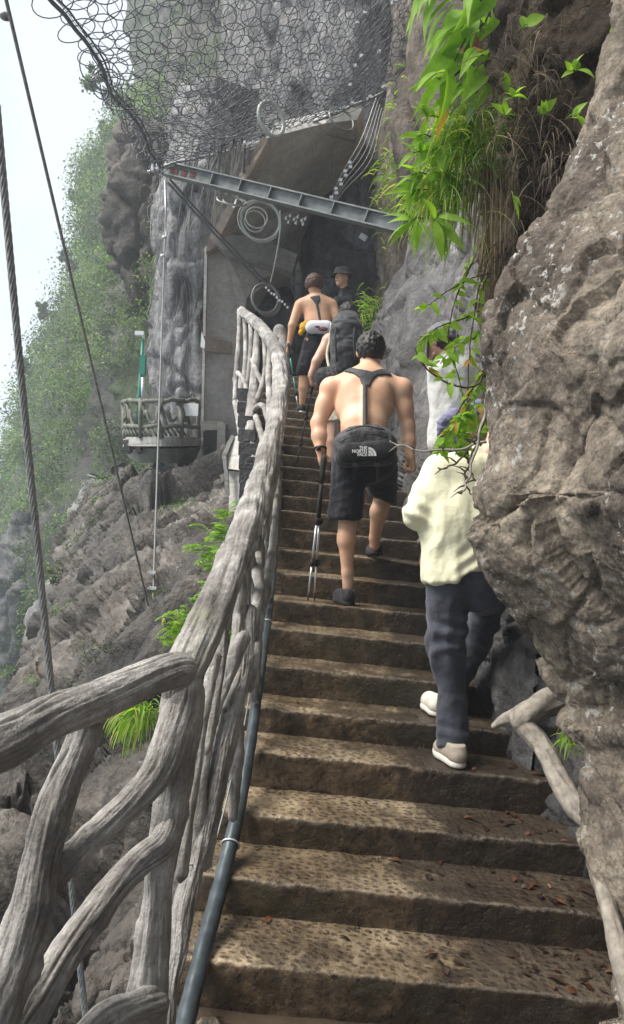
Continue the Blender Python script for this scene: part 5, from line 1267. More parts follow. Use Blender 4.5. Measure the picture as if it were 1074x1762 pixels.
# ------------------------------------------------------------------ people: smooth implicit bodies
class Body:
    """a smooth union of tapered limbs and ellipsoids, polygonised into one continuous surface"""
    def __init__(self): self.ops = []

    def limb(self, a, b, ra, rb, k=0.02, flat=None):
        """tapered limb; flat = (axis, factor): squashed to factor along axis"""
        self.ops.append(('c', np.array(a, float), np.array(b, float), ra, rb, k, flat)); return self

    def chain(self, pts, rad, k=0.02, flat=None):
        for i in range(len(pts) - 1): self.limb(pts[i], pts[i + 1], rad[i], rad[i + 1], k, flat)
        return self

    def ell(self, c, r, k=0.02, rot=None):
        self.ops.append(('e', np.array(c, float), np.array(r, float) * np.ones(3), k, rot)); return self

    def carve(self, c, r, k=0.01): self.ops.append(('s', np.array(c, float), np.array(r, float) * np.ones(3), k)); return self

    def bounds(self):
        lo = np.full(3, 1e9); hi = -lo
        for o in self.ops:
            if o[0] == 'c': pts = [(o[1], max(o[3], o[4])), (o[2], max(o[3], o[4]))]
            elif o[0] == 'e': pts = [(o[1], o[2].max())]
            else: continue
            for p, r in pts: lo = np.minimum(lo, p - r); hi = np.maximum(hi, p + r)
        return lo - 0.05, hi + 0.05

    def field(self, h, lo=None, hi=None):
        if lo is None: lo, hi = self.bounds()
        n = np.ceil((hi - lo) / h).astype(int) + 1
        ax = [lo[i] + h * np.arange(n[i]) for i in range(3)]
        D = np.full(n, 1.0)
        for o in self.ops:
            if o[0] == 'c': k = o[5]; rm = max(o[3], o[4]); a, b = np.minimum(o[1], o[2]) - rm - k - 0.03, np.maximum(o[1], o[2]) + rm + k + 0.03
            else: k = o[3]; a, b = o[1] - o[2].max() - k - 0.03, o[1] + o[2].max() + k + 0.03
            i0 = np.clip(np.floor((a - lo) / h).astype(int), 0, n); i1 = np.clip(np.ceil((b - lo) / h).astype(int) + 1, 0, n)
            if np.any(i1 <= i0): continue
            sl = tuple(slice(i0[i], i1[i]) for i in range(3))
            X = np.stack(np.meshgrid(*[ax[i][sl[i]] for i in range(3)], indexing='ij'), -1)
            if o[0] == 'c':
                p = X - o[1]; v = o[2] - o[1]
                if o[6] is not None:
                    n_ = np.array(o[6][0], float); n_ /= np.linalg.norm(n_); s = 1 / o[6][1] - 1
                    t = np.clip((p @ v) / max(v @ v, 1e-9), 0, 1); q = p - t[..., None] * v; q = q + (q @ n_)[..., None] * n_ * s
                    d = (np.linalg.norm(q, axis=-1) - (o[3] + t * (o[4] - o[3]))) * max(o[6][1], 0.6)
                else:
                    t = np.clip((p @ v) / max(v @ v, 1e-9), 0, 1); d = np.linalg.norm(p - t[..., None] * v, axis=-1) - (o[3] + t * (o[4] - o[3]))
            else:
                p = X - o[1]
                if o[0] == 'e' and o[4] is not None: p = p @ np.array(o[4])
                r = o[2]; q = p / r; l0 = np.linalg.norm(q, axis=-1); l1 = np.linalg.norm(q / r, axis=-1); d = l0 * (l0 - 1) / np.maximum(l1, 1e-6)
            c = D[sl]
            if o[0] == 's':
                hh = np.clip(0.5 - 0.5 * (c + d) / k, 0, 1); D[sl] = c * (1 - hh) - d * hh + k * hh * (1 - hh)
            else:
                hh = np.clip(0.5 + 0.5 * (c - d) / k, 0, 1); D[sl] = c * (1 - hh) + d * hh - k * hh * (1 - hh)
        return D, lo, ax


def poly2(px, py, x, y):
    """signed distance (negative inside) to a polygon on a 2-D grid"""
    d = np.full(x.shape, 1e9); ins = np.zeros(x.shape, bool); n = len(px)
    for i in range(n):
        j = (i + 1) % n; ex, ey = px[j] - px[i], py[j] - py[i]; wx, wy = x - px[i], y - py[i]
        t = np.clip((wx * ex + wy * ey) / max(ex * ex + ey * ey, 1e-12), 0, 1); d = np.minimum(d, (wx - t * ex) ** 2 + (wy - t * ey) ** 2)
        c = ((py[i] <= y) != (py[j] <= y)) & (x < (px[j] - px[i]) * (y - py[i]) / (py[j] - py[i] + 1e-12) + px[i]); ins ^= c
    return np.where(ins, -1, 1) * np.sqrt(d)


def surfnets(D, lo, h):
    s = D < 0
    n = D.shape
    cnt = np.zeros(tuple(k - 1 for k in n), np.int8)
    offs = [(a, b, c) for a in (0, 1) for b in (0, 1) for c in (0, 1)]
    for a, b, c in offs: cnt += s[a:n[0] - 1 + a, b:n[1] - 1 + b, c:n[2] - 1 + c]
    I = np.argwhere((cnt > 0) & (cnt < 8)); idx = np.full(cnt.shape, -1, int); idx[tuple(I.T)] = np.arange(len(I))
    vals = np.stack([D[I[:, 0] + a, I[:, 1] + b, I[:, 2] + c] for a, b, c in offs], 1)
    acc = np.zeros((len(I), 3)); m = np.zeros(len(I)); of = np.array(offs)
    for i in range(8):
        for j in range(i + 1, 8):
            if np.abs(of[i] - of[j]).sum() != 1: continue
            x = (vals[:, i] < 0) != (vals[:, j] < 0); t = vals[:, i] / np.where(x, vals[:, i] - vals[:, j], 1)
            acc += np.where(x[:, None], of[i] + t[:, None] * (of[j] - of[i]), 0); m += x
    V = lo + h * (I + acc / np.maximum(m, 1)[:, None])
    F = []
    for ax in range(3):
        o1, o2 = [(1, 2), (2, 0), (0, 1)][ax]
        a = [slice(0, n[k] - 1) if k == ax else slice(1, n[k] - 1) for k in range(3)]; b = list(a); b[ax] = slice(1, n[ax])
        sa, sb = s[tuple(a)], s[tuple(b)]; E = np.argwhere(sa != sb)
        if not len(E): continue
        pos = E.copy(); pos[:, o1] += 1; pos[:, o2] += 1
        def cell(d1, d2):
            q = pos.copy(); q[:, o1] += d1; q[:, o2] += d2; return idx[q[:, 0], q[:, 1], q[:, 2]]
        quad = np.stack([cell(-1, -1), cell(0, -1), cell(0, 0), cell(-1, 0)], 1); inside = sa[tuple(E.T)]
        quad[~inside] = quad[~inside][:, ::-1]; F.append(quad)
    F = np.concatenate(F); F = F[(F >= 0).all(1)]
    return V, F


def relax(V, F, it=2):
    for _ in range(it):
        acc = np.zeros_like(V); m = np.zeros(len(V))
        for a, b in ((0, 1), (1, 2), (2, 3), (3, 0)):
            np.add.at(acc, F[:, a], V[F[:, b]]); np.add.at(acc, F[:, b], V[F[:, a]]); np.add.at(m, F[:, a], 1); np.add.at(m, F[:, b], 1)
        V = V * 0.4 + 0.6 * acc / np.maximum(m, 1)[:, None]
    return V


def vnormals(V, F):
    n = np.cross(V[F[:, 2]] - V[F[:, 0]], V[F[:, 3]] - V[F[:, 1]]); out = np.zeros_like(V)
    for k in range(4): np.add.at(out, F[:, k], n)
    return out / np.maximum(np.linalg.norm(out, axis=1), 1e-12)[:, None]


def emit(name, D, lo, h, mat, parent, smooth_it=2, fold=None):
    V, F = surfnets(D, lo, h)
    V = relax(V, F, smooth_it)
    if fold is not None: V = V + vnormals(V, F) * fold(V)[:, None]
    return mesh(name, V, F, mat, parent)


def skin_mat(name, c):
    k = NT(name); f = k.noise(9, 5, 0.6)
    col = k.mix(1.0, c, k.ramp(f, [(0.3, 0.84), (0.7, 1.14)]), 'MULTIPLY')
    col = k.mix(k.ramp(k.noise(5, 6, 0.65), [(0.4, 0.05), (0.65, 0.75)]), col, k.mix(1.0, c, (0.98, 0.72, 0.62), 'MULTIPLY')); col = k.mix(k.ramp(k.noise(75, 2, 0.5), [(0.70, 0.0), (0.76, 0.5)]), col, k.mix(1.0, c, (0.6, 0.45, 0.4), 'MULTIPLY')); nb = k.bump(k.noise(160, 4, 0.6), 0.35, 0.002)
    k.b.inputs['Subsurface Weight'].default_value = 0.12; k.b.inputs['Subsurface Radius'].default_value = (0.03, 0.012, 0.006); k.b.inputs['Subsurface Scale'].default_value = 0.6
    return k.set(col, k.ramp(k.noise(18, 5, 0.65), [(0.35, 0.32), (0.65, 0.6)]), nb, 0.4)


def cloth_mat(name, c, rough=0.85, scale=9, bump=0.006, var=0.15, weave=True):
    k = NT(name); f = k.noise(scale, 6, 0.6)
    col = k.mix(1.0, c, k.ramp(f, [(0.3, 1 - var), (0.7, 1 + var)]), 'MULTIPLY')
    nb = k.bump(k.noise(scale * 2.2, 5, 0.6), 0.7, bump); nb = k.bump(k.noise(240, 2, 0.5), 0.3, 0.0015, nb)
    k.b.inputs['Sheen Weight'].default_value = 0.15
    return k.set(col, rough, nb, 0.25)


M_SKIN = skin_mat('warm_skin', (0.66, 0.43, 0.295)); M_SKIN2 = skin_mat('tanned_skin', (0.60, 0.39, 0.25)); M_SKIN3 = skin_mat('pale_skin', (0.62, 0.42, 0.32))
M_HAIR = plain('black_hair', (0.012, 0.010, 0.009), 0.45, 0, 0.5, 120, 0.006, 0.5); M_HAIR_R = plain('brown_hair', (0.065, 0.026, 0.014), 0.5, 0, 0.5, 120, 0.006, 0.5)
M_BLACK = cloth_mat('black_nylon', (0.017, 0.017, 0.020), 0.6, 14, 0.008); M_BLACK2 = cloth_mat('charcoal_nylon', (0.042, 0.042, 0.046), 0.55, 18, 0.008)
M_SHORTS = cloth_mat('black_shorts_cloth', (0.017, 0.017, 0.024), 0.8, 12, 0.010)
M_SHOE = cloth_mat('black_shoe', (0.02, 0.021, 0.025), 0.6, 30, 0.006); M_SOLE = plain('dark_rubber', (0.02, 0.02, 0.02), 0.8)
M_CREAM = cloth_mat('cream_cotton', (0.70, 0.68, 0.49), 0.9, 7, 0.010, 0.05); M_NAVY = cloth_mat('slate_blue_trousers', (0.055, 0.061, 0.078), 0.75, 8, 0.012, 0.15)
M_SHOE_W = plain('white_trainer', (0.72, 0.68, 0.60), 0.7, 0, 0.1); M_SHOE_B = plain('beige_trainer_suede', (0.40, 0.34, 0.28), 0.85, 0, 0.2)
M_WSHIRT = cloth_mat('white_cotton', (0.52, 0.53, 0.51), 0.9, 8, 0.010, 0.08); M_PURPLE = cloth_mat('lavender_jacket', (0.19, 0.19, 0.30), 0.8, 10, 0.012)
M_GREYCAP = cloth_mat('grey_cap_cloth', (0.16, 0.165, 0.19), 0.9); M_JACKET = cloth_mat('black_rain_jacket', (0.022, 0.025, 0.027), 0.4, 12, 0.014)
M_BEIGE = cloth_mat('beige_cotton', (0.55, 0.50, 0.40), 0.9); M_ALU = plain('aluminium_tube', (0.62, 0.63, 0.65), 0.3, 0.8, 0.1)
M_TEAL = plain('teal_pole', (0.10, 0.38, 0.34), 0.4, 0.3, 0.1); M_YELLOW = plain('orange_yellow_cloth', (0.75, 0.38, 0.02), 0.7); M_DARKSKIN = plain('lip', (0.35, 0.12, 0.10), 0.5)
M_EYE = plain('eye', (0.02, 0.015, 0.012), 0.3)
UPV = np.array((0, 0, 1.0))


def fist(B, wrist, palm_end, side, curl, r=0.010, axis=None):
    """a closed hand: flat palm from wrist to knuckles, four bent fingers of different length and a thumb from the palm's side.
    side: unit vector towards the thumb; curl: unit vector the fingers close towards"""
    wrist = np.array(wrist); palm_end = np.array(palm_end); d = palm_end - wrist; L = np.linalg.norm(d); d = d / L
    side = np.array(side, float); side -= d * (side @ d); side /= np.linalg.norm(side); curl = np.array(curl, float); curl -= d * (curl @ d); curl -= side * (curl @ side); curl /= np.linalg.norm(curl)
    B.limb(wrist, palm_end, 0.034, 0.038, 0.02, (curl, 0.55)).limb(wrist + side * 0.018, palm_end + side * 0.022 - d * 0.01, 0.018, 0.017, 0.012).limb(wrist - side * 0.014, palm_end - side * 0.026 - d * 0.012, 0.018, 0.015, 0.012)
    for i, ln in enumerate((0.90, 1.0, 0.95, 0.78)):
        k0 = palm_end + side * (0.030 - 0.0205 * i) + d * (0.006 if i in (1, 2) else 0.0)
        k1 = k0 + (d * 0.55 + curl * 0.8) / 0.97 * 0.040 * ln; k2 = k1 + (-d * 0.75 + curl * 0.6) / 0.96 * 0.026 * ln; k3 = k2 + (-d * 0.8 - curl * 0.55) / 0.97 * 0.020 * ln
        B.chain([k0, k1, k2, k3], [r * 1.08, r, r * 0.92, r * 0.8], 0.004)
    t0 = wrist + d * L * 0.38 + side * 0.030; t1 = t0 + (side * 0.45 + d * 0.6 + curl * 0.6) * 0.040; t2 = t1 + (d * 0.45 + curl * 0.75 - side * 0.5) * 0.030
    B.chain([t0 - side * 0.012, t0, t1, t2], [0.017, 0.0145, 0.0125, 0.0105], 0.008)


def shoe(parent, heel, toe, h, mat, sole, width=0.047, tall=0.085, name='shoe'):
    """a trainer: upper, heel collar and a thick sole, from heel to toe (points on the sole)"""
    heel = np.array(heel); toe = np.array(toe); d = toe - heel; L = np.linalg.norm(d); d = d / L; s = np.cross(d, UPV); s /= np.linalg.norm(s); u = np.cross(s, d)
    B = Body(); B.limb(heel + u * 0.045 + d * 0.04, heel + u * 0.045 + d * L * 0.70, width * 0.86, width * 0.98, 0.02, (s, 0.96)).limb(heel + u * 0.036 + d * L * 0.70, toe + u * 0.032 - d * 0.035, width * 0.95, width * 0.68, 0.02)
    B.limb(heel + u * 0.06 + d * 0.045, heel + u * (tall + 0.01) + d * 0.055, 0.043, 0.041, 0.02).limb(heel + u * 0.075 + d * 0.07, heel + u * 0.05 + d * L * 0.6, 0.032, 0.03, 0.03)
    D, lo, ax = B.field(h); X = np.stack(np.meshgrid(*ax, indexing='ij'), -1); z = (X - heel) @ u
    up_ = np.maximum(D, 0.022 - z); up_ = np.maximum(up_, z - tall - 0.012)
    obj = emit(name, up_, lo, h, mat, parent, 1)
    S = Body(); S.limb(heel + d * 0.045 + u * 0.012, heel + d * L * 0.68 + u * 0.012, width * 0.93, width * 1.04, 0.02).limb(heel + d * L * 0.6 + u * 0.012, toe - d * 0.04 + u * 0.014, width * 1.04, width * 0.76, 0.02)
    D, lo, ax = S.field(h); X = np.stack(np.meshgrid(*ax, indexing='ij'), -1); z = (X - heel) @ u
    D = np.maximum(np.maximum(D, -z), z - 0.030); emit('sole', D, lo, h, sole, obj, 1)
    return obj


def pole(name, a, b, label, grip_mat, tube_mats, parent_label='trekking pole', split=None):
    """telescopic trekking pole from grip a to tip b"""
    a = np.array(a); b = np.array(b); root = empty(name, a, label, parent_label); d = (b - a) / np.linalg.norm(b - a); L = np.linalg.norm(b - a)
    mb = MB(); mb.tube([a - d * 0.05, a - d * 0.02, a + d * 0.08, a + d * 0.13], [0.014, 0.018, 0.015, 0.012], 10); mb.build('grip', grip_mat, root)
    for k, (t0, t1) in enumerate(((0.10, 0.42), (0.42, 0.72), (0.72, 0.95))):
        mb = MB(); mb.tube([a + d * L * t0, a + d * L * t1], (0.0095, 0.008, 0.0068)[k], 10); mb.build('shaft', tube_mats[k], root)
    for t in (0.42, 0.72):
        mb = MB(); mb.tube([a + d * (L * t - 0.02), a + d * (L * t + 0.025)], 0.013, 10); mb.box(a + d * L * t + rt * 0.016, (0.016, 0.014, 0.03)); mb.build('clamp', M_SOLE, root)
    mb = MB(); mb.tube([a + d * L * 0.94, b], [0.008, 0.003], 8); mb.build('tip', M_SOLE, root)
    return root


def head_of(B, c, fwd_, tilt=0.0, r=0.094, ears=True):
    """skull, jaw, nose and ears facing fwd_"""
    c = np.array(c); f = np.array(fwd_, float); f /= np.linalg.norm(f); s = np.cross(f, UPV); s /= np.linalg.norm(s); u = np.cross(s, f)
    rot = np.column_stack([s, f, u]); k = r / 0.094
    B.ell(c + u * 0.012 * k - f * 0.010 * k, (0.076 * k, 0.096 * k, 0.092 * k), 0.02, rot)
    B.ell(c - u * 0.045 * k + f * 0.030 * k, (0.058 * k, 0.062 * k, 0.070 * k), 0.03, rot)
    B.ell(c - u * 0.095 * k + f * 0.065 * k, (0.026 * k, 0.022 * k, 0.020 * k), 0.03, rot)
    B.limb(c + f * 0.085 * k + u * 0.005 * k, c + f * 0.112 * k - u * 0.028 * k, 0.010 * k, 0.014 * k, 0.012)
    B.limb(c + f * 0.086 * k - u * 0.060 * k - s * 0.018 * k, c + f * 0.086 * k - u * 0.060 * k + s * 0.018 * k, 0.008 * k, 0.008 * k, 0.008)
    for sg in (-1, 1):
        B.limb(c + s * sg * 0.018 * k + f * 0.082 * k + u * 0.020 * k, c + s * sg * 0.045 * k + f * 0.068 * k + u * 0.022 * k, 0.008 * k, 0.008 * k, 0.01)
        B.carve(c + s * sg * 0.031 * k + f * 0.092 * k + u * 0.002 * k, 0.013 * k, 0.01)
        if ears:
            B.ell(c + s * sg * 0.080 * k - f * 0.008 * k - u * 0.012 * k, (0.012 * k, 0.020 * k, 0.031 * k), 0.008, rot)
    return f, s, u, k


def hair_of(root, c, f, s, u, k, h, mat, cut=-0.045, front=0.03, thick=0.012, name='hair'):
    B = Body(); rot = np.column_stack([s, f, u]); B.ell(np.array(c) + u * 0.018 * k - f * 0.014 * k, np.array((0.076, 0.094, 0.090)) * k + thick, 0.02, rot)
    D, lo, ax = B.field(h); X = np.stack(np.meshgrid(*ax, indexing='ij'), -1) - c; y = X @ f; z = X @ u
    line = cut * k + np.clip((y + 0.02 * k) / (0.07 * k), 0, 1.6) * (0.06 + front) * k
    D = np.maximum(D, line - z)
    return emit(name, D, lo, h, mat, root, 1, lambda V: 0.008 * fbm(V * 45, 3) + 0.006 * gnoise(V * np.array((85, 85, 25))))


# ================================================= shirtless hiker with the waist bag
def q(x, y, d): return P(x, y, d)


man = empty('person', (q(600, 1040, 4.6)[0], q(600, 1040, 4.6)[1], ground_z(0.25, 4.65)), 'bare-backed hiker in black shorts climbing mid stairs with a large black waist bag', 'person')
H = 0.0075
B = Body()
HC = q(638, 604, 4.90)
hip_l, hip_r = q(600, 790, 4.62), q(656, 790, 4.64)
pel = q(628, 772, 4.62); waist = q(627, 735, 4.66); mid = q(627, 700, 4.74); chest = q(629, 673, 4.79); nk = q(635, 648, 4.84)
sh_l, sh_r = q(572, 670, 4.80), q(689, 671, 4.80)
B.limb(pel, waist, 0.145, 0.140, 0.03, (fw, 0.72)).limb(waist, mid, 0.138, 0.165, 0.03, (fw, 0.66)).limb(mid, chest, 0.168, 0.165, 0.03, (fw, 0.66))
B.limb(chest + rt * 0.09, mid + rt * 0.105 - up * 0.01, 0.098, 0.075, 0.03, (fw, 0.8)).limb(chest - rt * 0.09, mid - rt * 0.105 - up * 0.01, 0.098, 0.075, 0.03, (fw, 0.8))
B.limb(sh_l, chest + up * 0.03, 0.074, 0.10, 0.04, (fw, 0.8)).limb(sh_r, chest + up * 0.03, 0.074, 0.10, 0.04, (fw, 0.8))
B.limb(nk + up * 0.03, sh_l + rt * 0.05 + up * 0.02, 0.060, 0.050, 0.05).limb(nk + up * 0.03, sh_r - rt * 0.05 + up * 0.02, 0.060, 0.050, 0.05)   # trapezius
B.limb(nk - up * 0.02, HC - up * 0.02, 0.070, 0.064, 0.03)
for sg in (-1, 1):   # shoulder blades and the furrow of the spine
    B.ell(chest + rt * sg * 0.095 - fw * 0.085 - up * 0.015, (0.055, 0.028, 0.075), 0.035)
B.limb(q(628, 735, 4.53), q(629, 668, 4.66), 0.018, 0.014, 0.03)
fv = np.array((0.05, 1, 0.12)); f_, s_, u_, k_ = head_of(B, HC, fv, r=0.100)
# arms
el_l, wr_l = q(548, 728, 4.76), q(551, 773, 4.70); el_r, wr_r = q(702, 733, 4.80), q(706, 787, 4.78)
B.ell(sh_l - rt * 0.012, (0.068, 0.07, 0.075), 0.03).ell(sh_r + rt * 0.012, (0.068, 0.07, 0.075), 0.03)
B.limb(sh_l, el_l, 0.064, 0.050, 0.02).limb(el_l, (el_l + wr_l) / 2, 0.049, 0.049, 0.02).limb((el_l + wr_l) / 2, wr_l, 0.049, 0.033, 0.02).ell((sh_l + el_l) / 2 - rt * 0.012, (0.052, 0.055, 0.08), 0.03)
B.limb(sh_r, el_r, 0.064, 0.048, 0.02).limb(el_r, (el_r + wr_r) / 2, 0.047, 0.044, 0.02).limb((el_r + wr_r) / 2, wr_r, 0.044, 0.030, 0.02).ell((sh_r + el_r) / 2 + rt * 0.010, (0.052, 0.055, 0.08), 0.03)
fist(B, wr_l, q(554, 795, 4.70), rt * 0.3 + fw, rt)
fist(B, wr_r, q(710, 803, 4.80), -rt * 0.2 + fw, -rt)
# legs
kn_l, an_l = q(599, 878, 4.66), q(599, 1010, 4.64); kn_r, an_r = q(659, 856, 4.98), q(645, 925, 5.04)
B.limb(hip_l, kn_l, 0.088, 0.058, 0.03).limb(kn_l, q(596, 930, 4.62), 0.056, 0.058, 0.03).limb(q(596, 925, 4.62), q(598, 985, 4.63), 0.055, 0.036, 0.02).limb(q(598, 985, 4.63), an_l, 0.036, 0.036, 0.02)
B.limb(hip_r, kn_r, 0.088, 0.060, 0.03).limb(kn_r, q(652, 882, 4.96), 0.058, 0.060, 0.02).limb(q(652, 880, 4.96), an_r, 0.058, 0.036, 0.02).limb(an_r, q(645, 938, 5.06), 0.036, 0.036, 0.02)
D, lo, ax = B.field(H)
emit('body', D, lo, H, M_SKIN, man, 2)
# chest-strap yoke and back strap: a thin layer following the back
Xg, Zg = np.meshgrid(ax[0], ax[2], indexing='ij')


def px_poly(pts, d): w = [P(x, y, d) for x, y in pts]; return [p[0] for p in w], [p[2] for p in w]


yoke = poly2(*px_poly([(590, 636), (604, 630), (616, 634), (640, 640), (658, 632), (672, 636), (676, 646), (662, 645), (648, 648), (640, 658), (636, 668), (627, 668), (621, 664), (618, 652), (608, 643)], 4.72), Xg, Zg)
strap = poly2(*px_poly([(624.4, 660), (631.6, 660), (629.6, 740), (621.4, 740)], 4.64), Xg, Zg)
front = (ax[1][None, :, None] - (chest[1] + 0.05))
for nm, pg in (('chest_yoke', yoke), ('back_strap', strap)):
    D2 = np.maximum(np.maximum(D - (0.009 if nm == 'chest_yoke' else 0.014), pg[:, None, :]), front); emit(nm, D2, lo, H * 1.0, M_BLACK2, man, 1)
hair_of(man, HC, f_, s_, u_, k_, 0.006, M_HAIR, -0.062, 0.035, 0.014)
# shorts: cut off the swollen lower body at waist and hems
S = Body(); S.limb(q(628, 772, 4.63), q(627, 790, 4.62), 0.150, 0.168, 0.03, (fw, 0.80))
S.limb(q(602, 790, 4.62), q(595, 885, 4.64), 0.112, 0.104, 0.03).limb(q(596, 870, 4.64), q(594, 905, 4.63), 0.104, 0.104, 0.02)
S.limb(q(652, 790, 4.64), q(659, 842, 4.90), 0.118, 0.096, 0.03).limb(q(658, 838, 4.88), q(660, 866, 4.98), 0.096, 0.088, 0.02)
D, lo, ax = S.field(0.009); X = np.stack(np.meshgrid(*ax, indexing='ij'), -1); zc = X @ up
Z1 = q(594, 894, 4.63) @ up; Z2 = q(655, 860, 4.92) @ up; xm = q(632, 800, 4.63) @ rt
hem = np.where(X @ rt < xm, Z1 - zc, Z2 - zc - 0.35 * ((X @ rt) - q(655, 860, 4.92) @ rt)); D = np.maximum(D, hem)
fo = lambda V: 0.010 * fbm(V * np.array((9, 9, 4)), 3) + 0.006 * fbm(V * np.array((20, 20, 30)), 2)
emit('shorts', D, lo, 0.009, M_SHORTS, man, 2, fo)
gz = ground_z(q(597, 1030, 4.62)[0], STEPS[7][0] + 0.02)
hl = np.array((q(603, 1040, 4.60)[0], STEPS[7][0] + 0.012, gz)); shl = shoe(man, hl, hl + np.array((-0.085, 0.255, 0.004)), 0.007, M_SHOE, M_SOLE)
mb = MB(); mb.ball(hl + np.array((-0.062, 0.10, 0.066)), (0.006, 0.016, 0.007), 8); mb.build('badge', M_WHITE, shl)
mb = MB(); mb.box(hl + np.array((-0.008, 0.0, 0.085)), (0.02, 0.006, 0.03)); mb.build('pull_tab', M_BLACK2, shl, False)
hr = np.array((q(650, 965, 5.08)[0], STEPS[9][0] - 0.06, step_z(9, 0.45) + 0.03)); shoe(man, hr, hr + np.array((-0.03, 0.27, -0.025)), 0.007, M_SHOE, M_SOLE)
mb = MB(); t_, a_, b_ = frames(np.array([el_l, wr_l])); aa = np.linspace(0, 2 * math.pi, 25); c = wr_l * 0.98 + el_l * 0.02
mb.tube(c + (np.cos(aa)[:, None] * a_[1] + np.sin(aa)[:, None] * b_[1]) * 0.038, 0.007, 6, False); mb.box(c - fw * 0.038 - rt * 0.01, (0.03, 0.012, 0.032)); mb.build('wrist_watch', M_BLACK, man)

# the waist bag (it hangs on him: a thing of its own)
bag = empty('waist_bag', q(628, 770, 4.42), 'large black waist bag with white lettering worn low on the bare-backed hiker', 'bag')
bb = Body(); cb_ = q(629, 772, 4.45)
bb.limb(q(603, 770, 4.47), q(653, 766, 4.47), 0.108, 0.108, 0.03, (fw, 0.62)).limb(q(594, 786, 4.47), q(663, 783, 4.47), 0.062, 0.062, 0.03).limb(q(607, 747, 4.47), q(645, 744, 4.47), 0.045, 0.045, 0.03)
D, lo, ax = bb.field(0.007); emit('main_pocket', D, lo, 0.007, M_BLACK2, bag, 2, lambda V: 0.006 * fbm(V * 12, 3) + 0.003 * fbm(V * 30, 2))
b2 = Body(); b2.limb(q(598, 780, 4.40), q(660, 776, 4.40), 0.064, 0.064, 0.03, (fw, 0.5)); D, lo, ax = b2.field(0.007); emit('front_pocket', D, lo, 0.007, M_BLACK, bag, 2, lambda V: 0.004 * fbm(V * 14, 3))
mb = MB(); mb.tube(spline([q(584, 762, 4.40), q(604, 752, 4.365), q(640, 747, 4.36), q(668, 754, 4.40)], 24), 0.0035, 6); mb.build('zip', M_SOLE, bag)
mb = MB(); mb.tube(spline([q(596, 742, 4.42), q(626, 733, 4.385), q(662, 740, 4.42)], 24), 0.004, 6); mb.build('zip', M_SOLE, bag)
for x in (611, 650):
    mb = MB(); mb.prism([q(x - 3, 792, 4.375), q(x + 3, 792, 4.375), q(x + 2, 828, 4.42), q(x - 2, 828, 4.42)], fw * 0.008); mb.box(q(x, 800, 4.365), (0.034, 0.012, 0.022)); mb.build('strap', M_BLACK, bag, False)
mb = MB(); mb.prism([q(576, 722, 4.60), q(581, 722, 4.60), q(580, 772, 4.50), q(574, 772, 4.50)], fw * 0.01); mb.build('strap', M_BLACK, bag, False)
mb = MB(); mb.prism([q(668, 724, 4.60), q(672, 724, 4.60), q(674, 760, 4.50), q(669, 760, 4.50)], fw * 0.01); mb.build('strap', M_BLACK, bag, False)


def text_mesh(name, body, size, loc, mat, parent, thick=0.002, align='RIGHT', bold=0.0):
    cu = bpy.data.curves.new(name, 'FONT'); cu.body = body; cu.size = size; cu.extrude = thick; cu.align_x = align; cu.offset = bold; cu.space_character = 0.95
    t = bpy.data.objects.new(name, cu); COL.objects.link(t); bpy.context.view_layer.update()
    me = bpy.data.meshes.new_from_object(t.evaluated_get(bpy.context.evaluated_depsgraph_get())); bpy.data.objects.remove(t)
    v = np.array([x.co for x in me.vertices]); f = [tuple(p.vertices) for p in me.polygons]; bpy.data.meshes.remove(me)
    w = np.array(loc) + v[:, :1] * rt + v[:, 1:2] * up - v[:, 2:3] * fw
    return mesh(name, w, f, mat, parent, False)


TD = 4.315; T0 = q(632, 773, TD)
for i, s in enumerate(('THE', 'NORTH', 'FACE')):
    text_mesh('lettering', s, 0.0255, T0 - up * (0.0195 * i) - rt * (0.0 if i != 1 else 0.001), M_WHITE, bag, 0.0015, 'RIGHT', 0.0008)
mb = MB()
for r0_, r1_ in ((0.003, 0.016), (0.020, 0.033), (0.037, 0.052)):
    aa = np.linspace(math.pi / 2, 0, 14); o = q(634, 784.5, TD)
    pts = [o + rt * r1_ * math.sin(math.pi / 2 - x) * 0.9 + up * r1_ * math.sin(x) for x in aa] + [o + rt * r0_ * math.cos(x) * 0.9 + up * r0_ * math.sin(x) for x in aa[::-1]]
    mb.prism(pts, fw * 0.003)
mb.build('emblem', M_WHITE, bag, False)

# his two poles held together in the left hand
for i, (t0, t1) in enumerate((((557, 797, 4.64), (530, 1024, 4.60)), ((556, 797, 4.66), (541, 1026, 4.62)))):
    tip = q(*t1); tip[2] = ground_z(tip[0], tip[1]) + 0.002
    pole('trekking_pole', q(*t0), tip, ('left' if i == 0 else 'right') + ' of two trekking poles held together by the bare-backed hiker with the waist bag', M_SOLE, (M_SOLE if i else M_BLACK2, M_ALU, M_ALU))

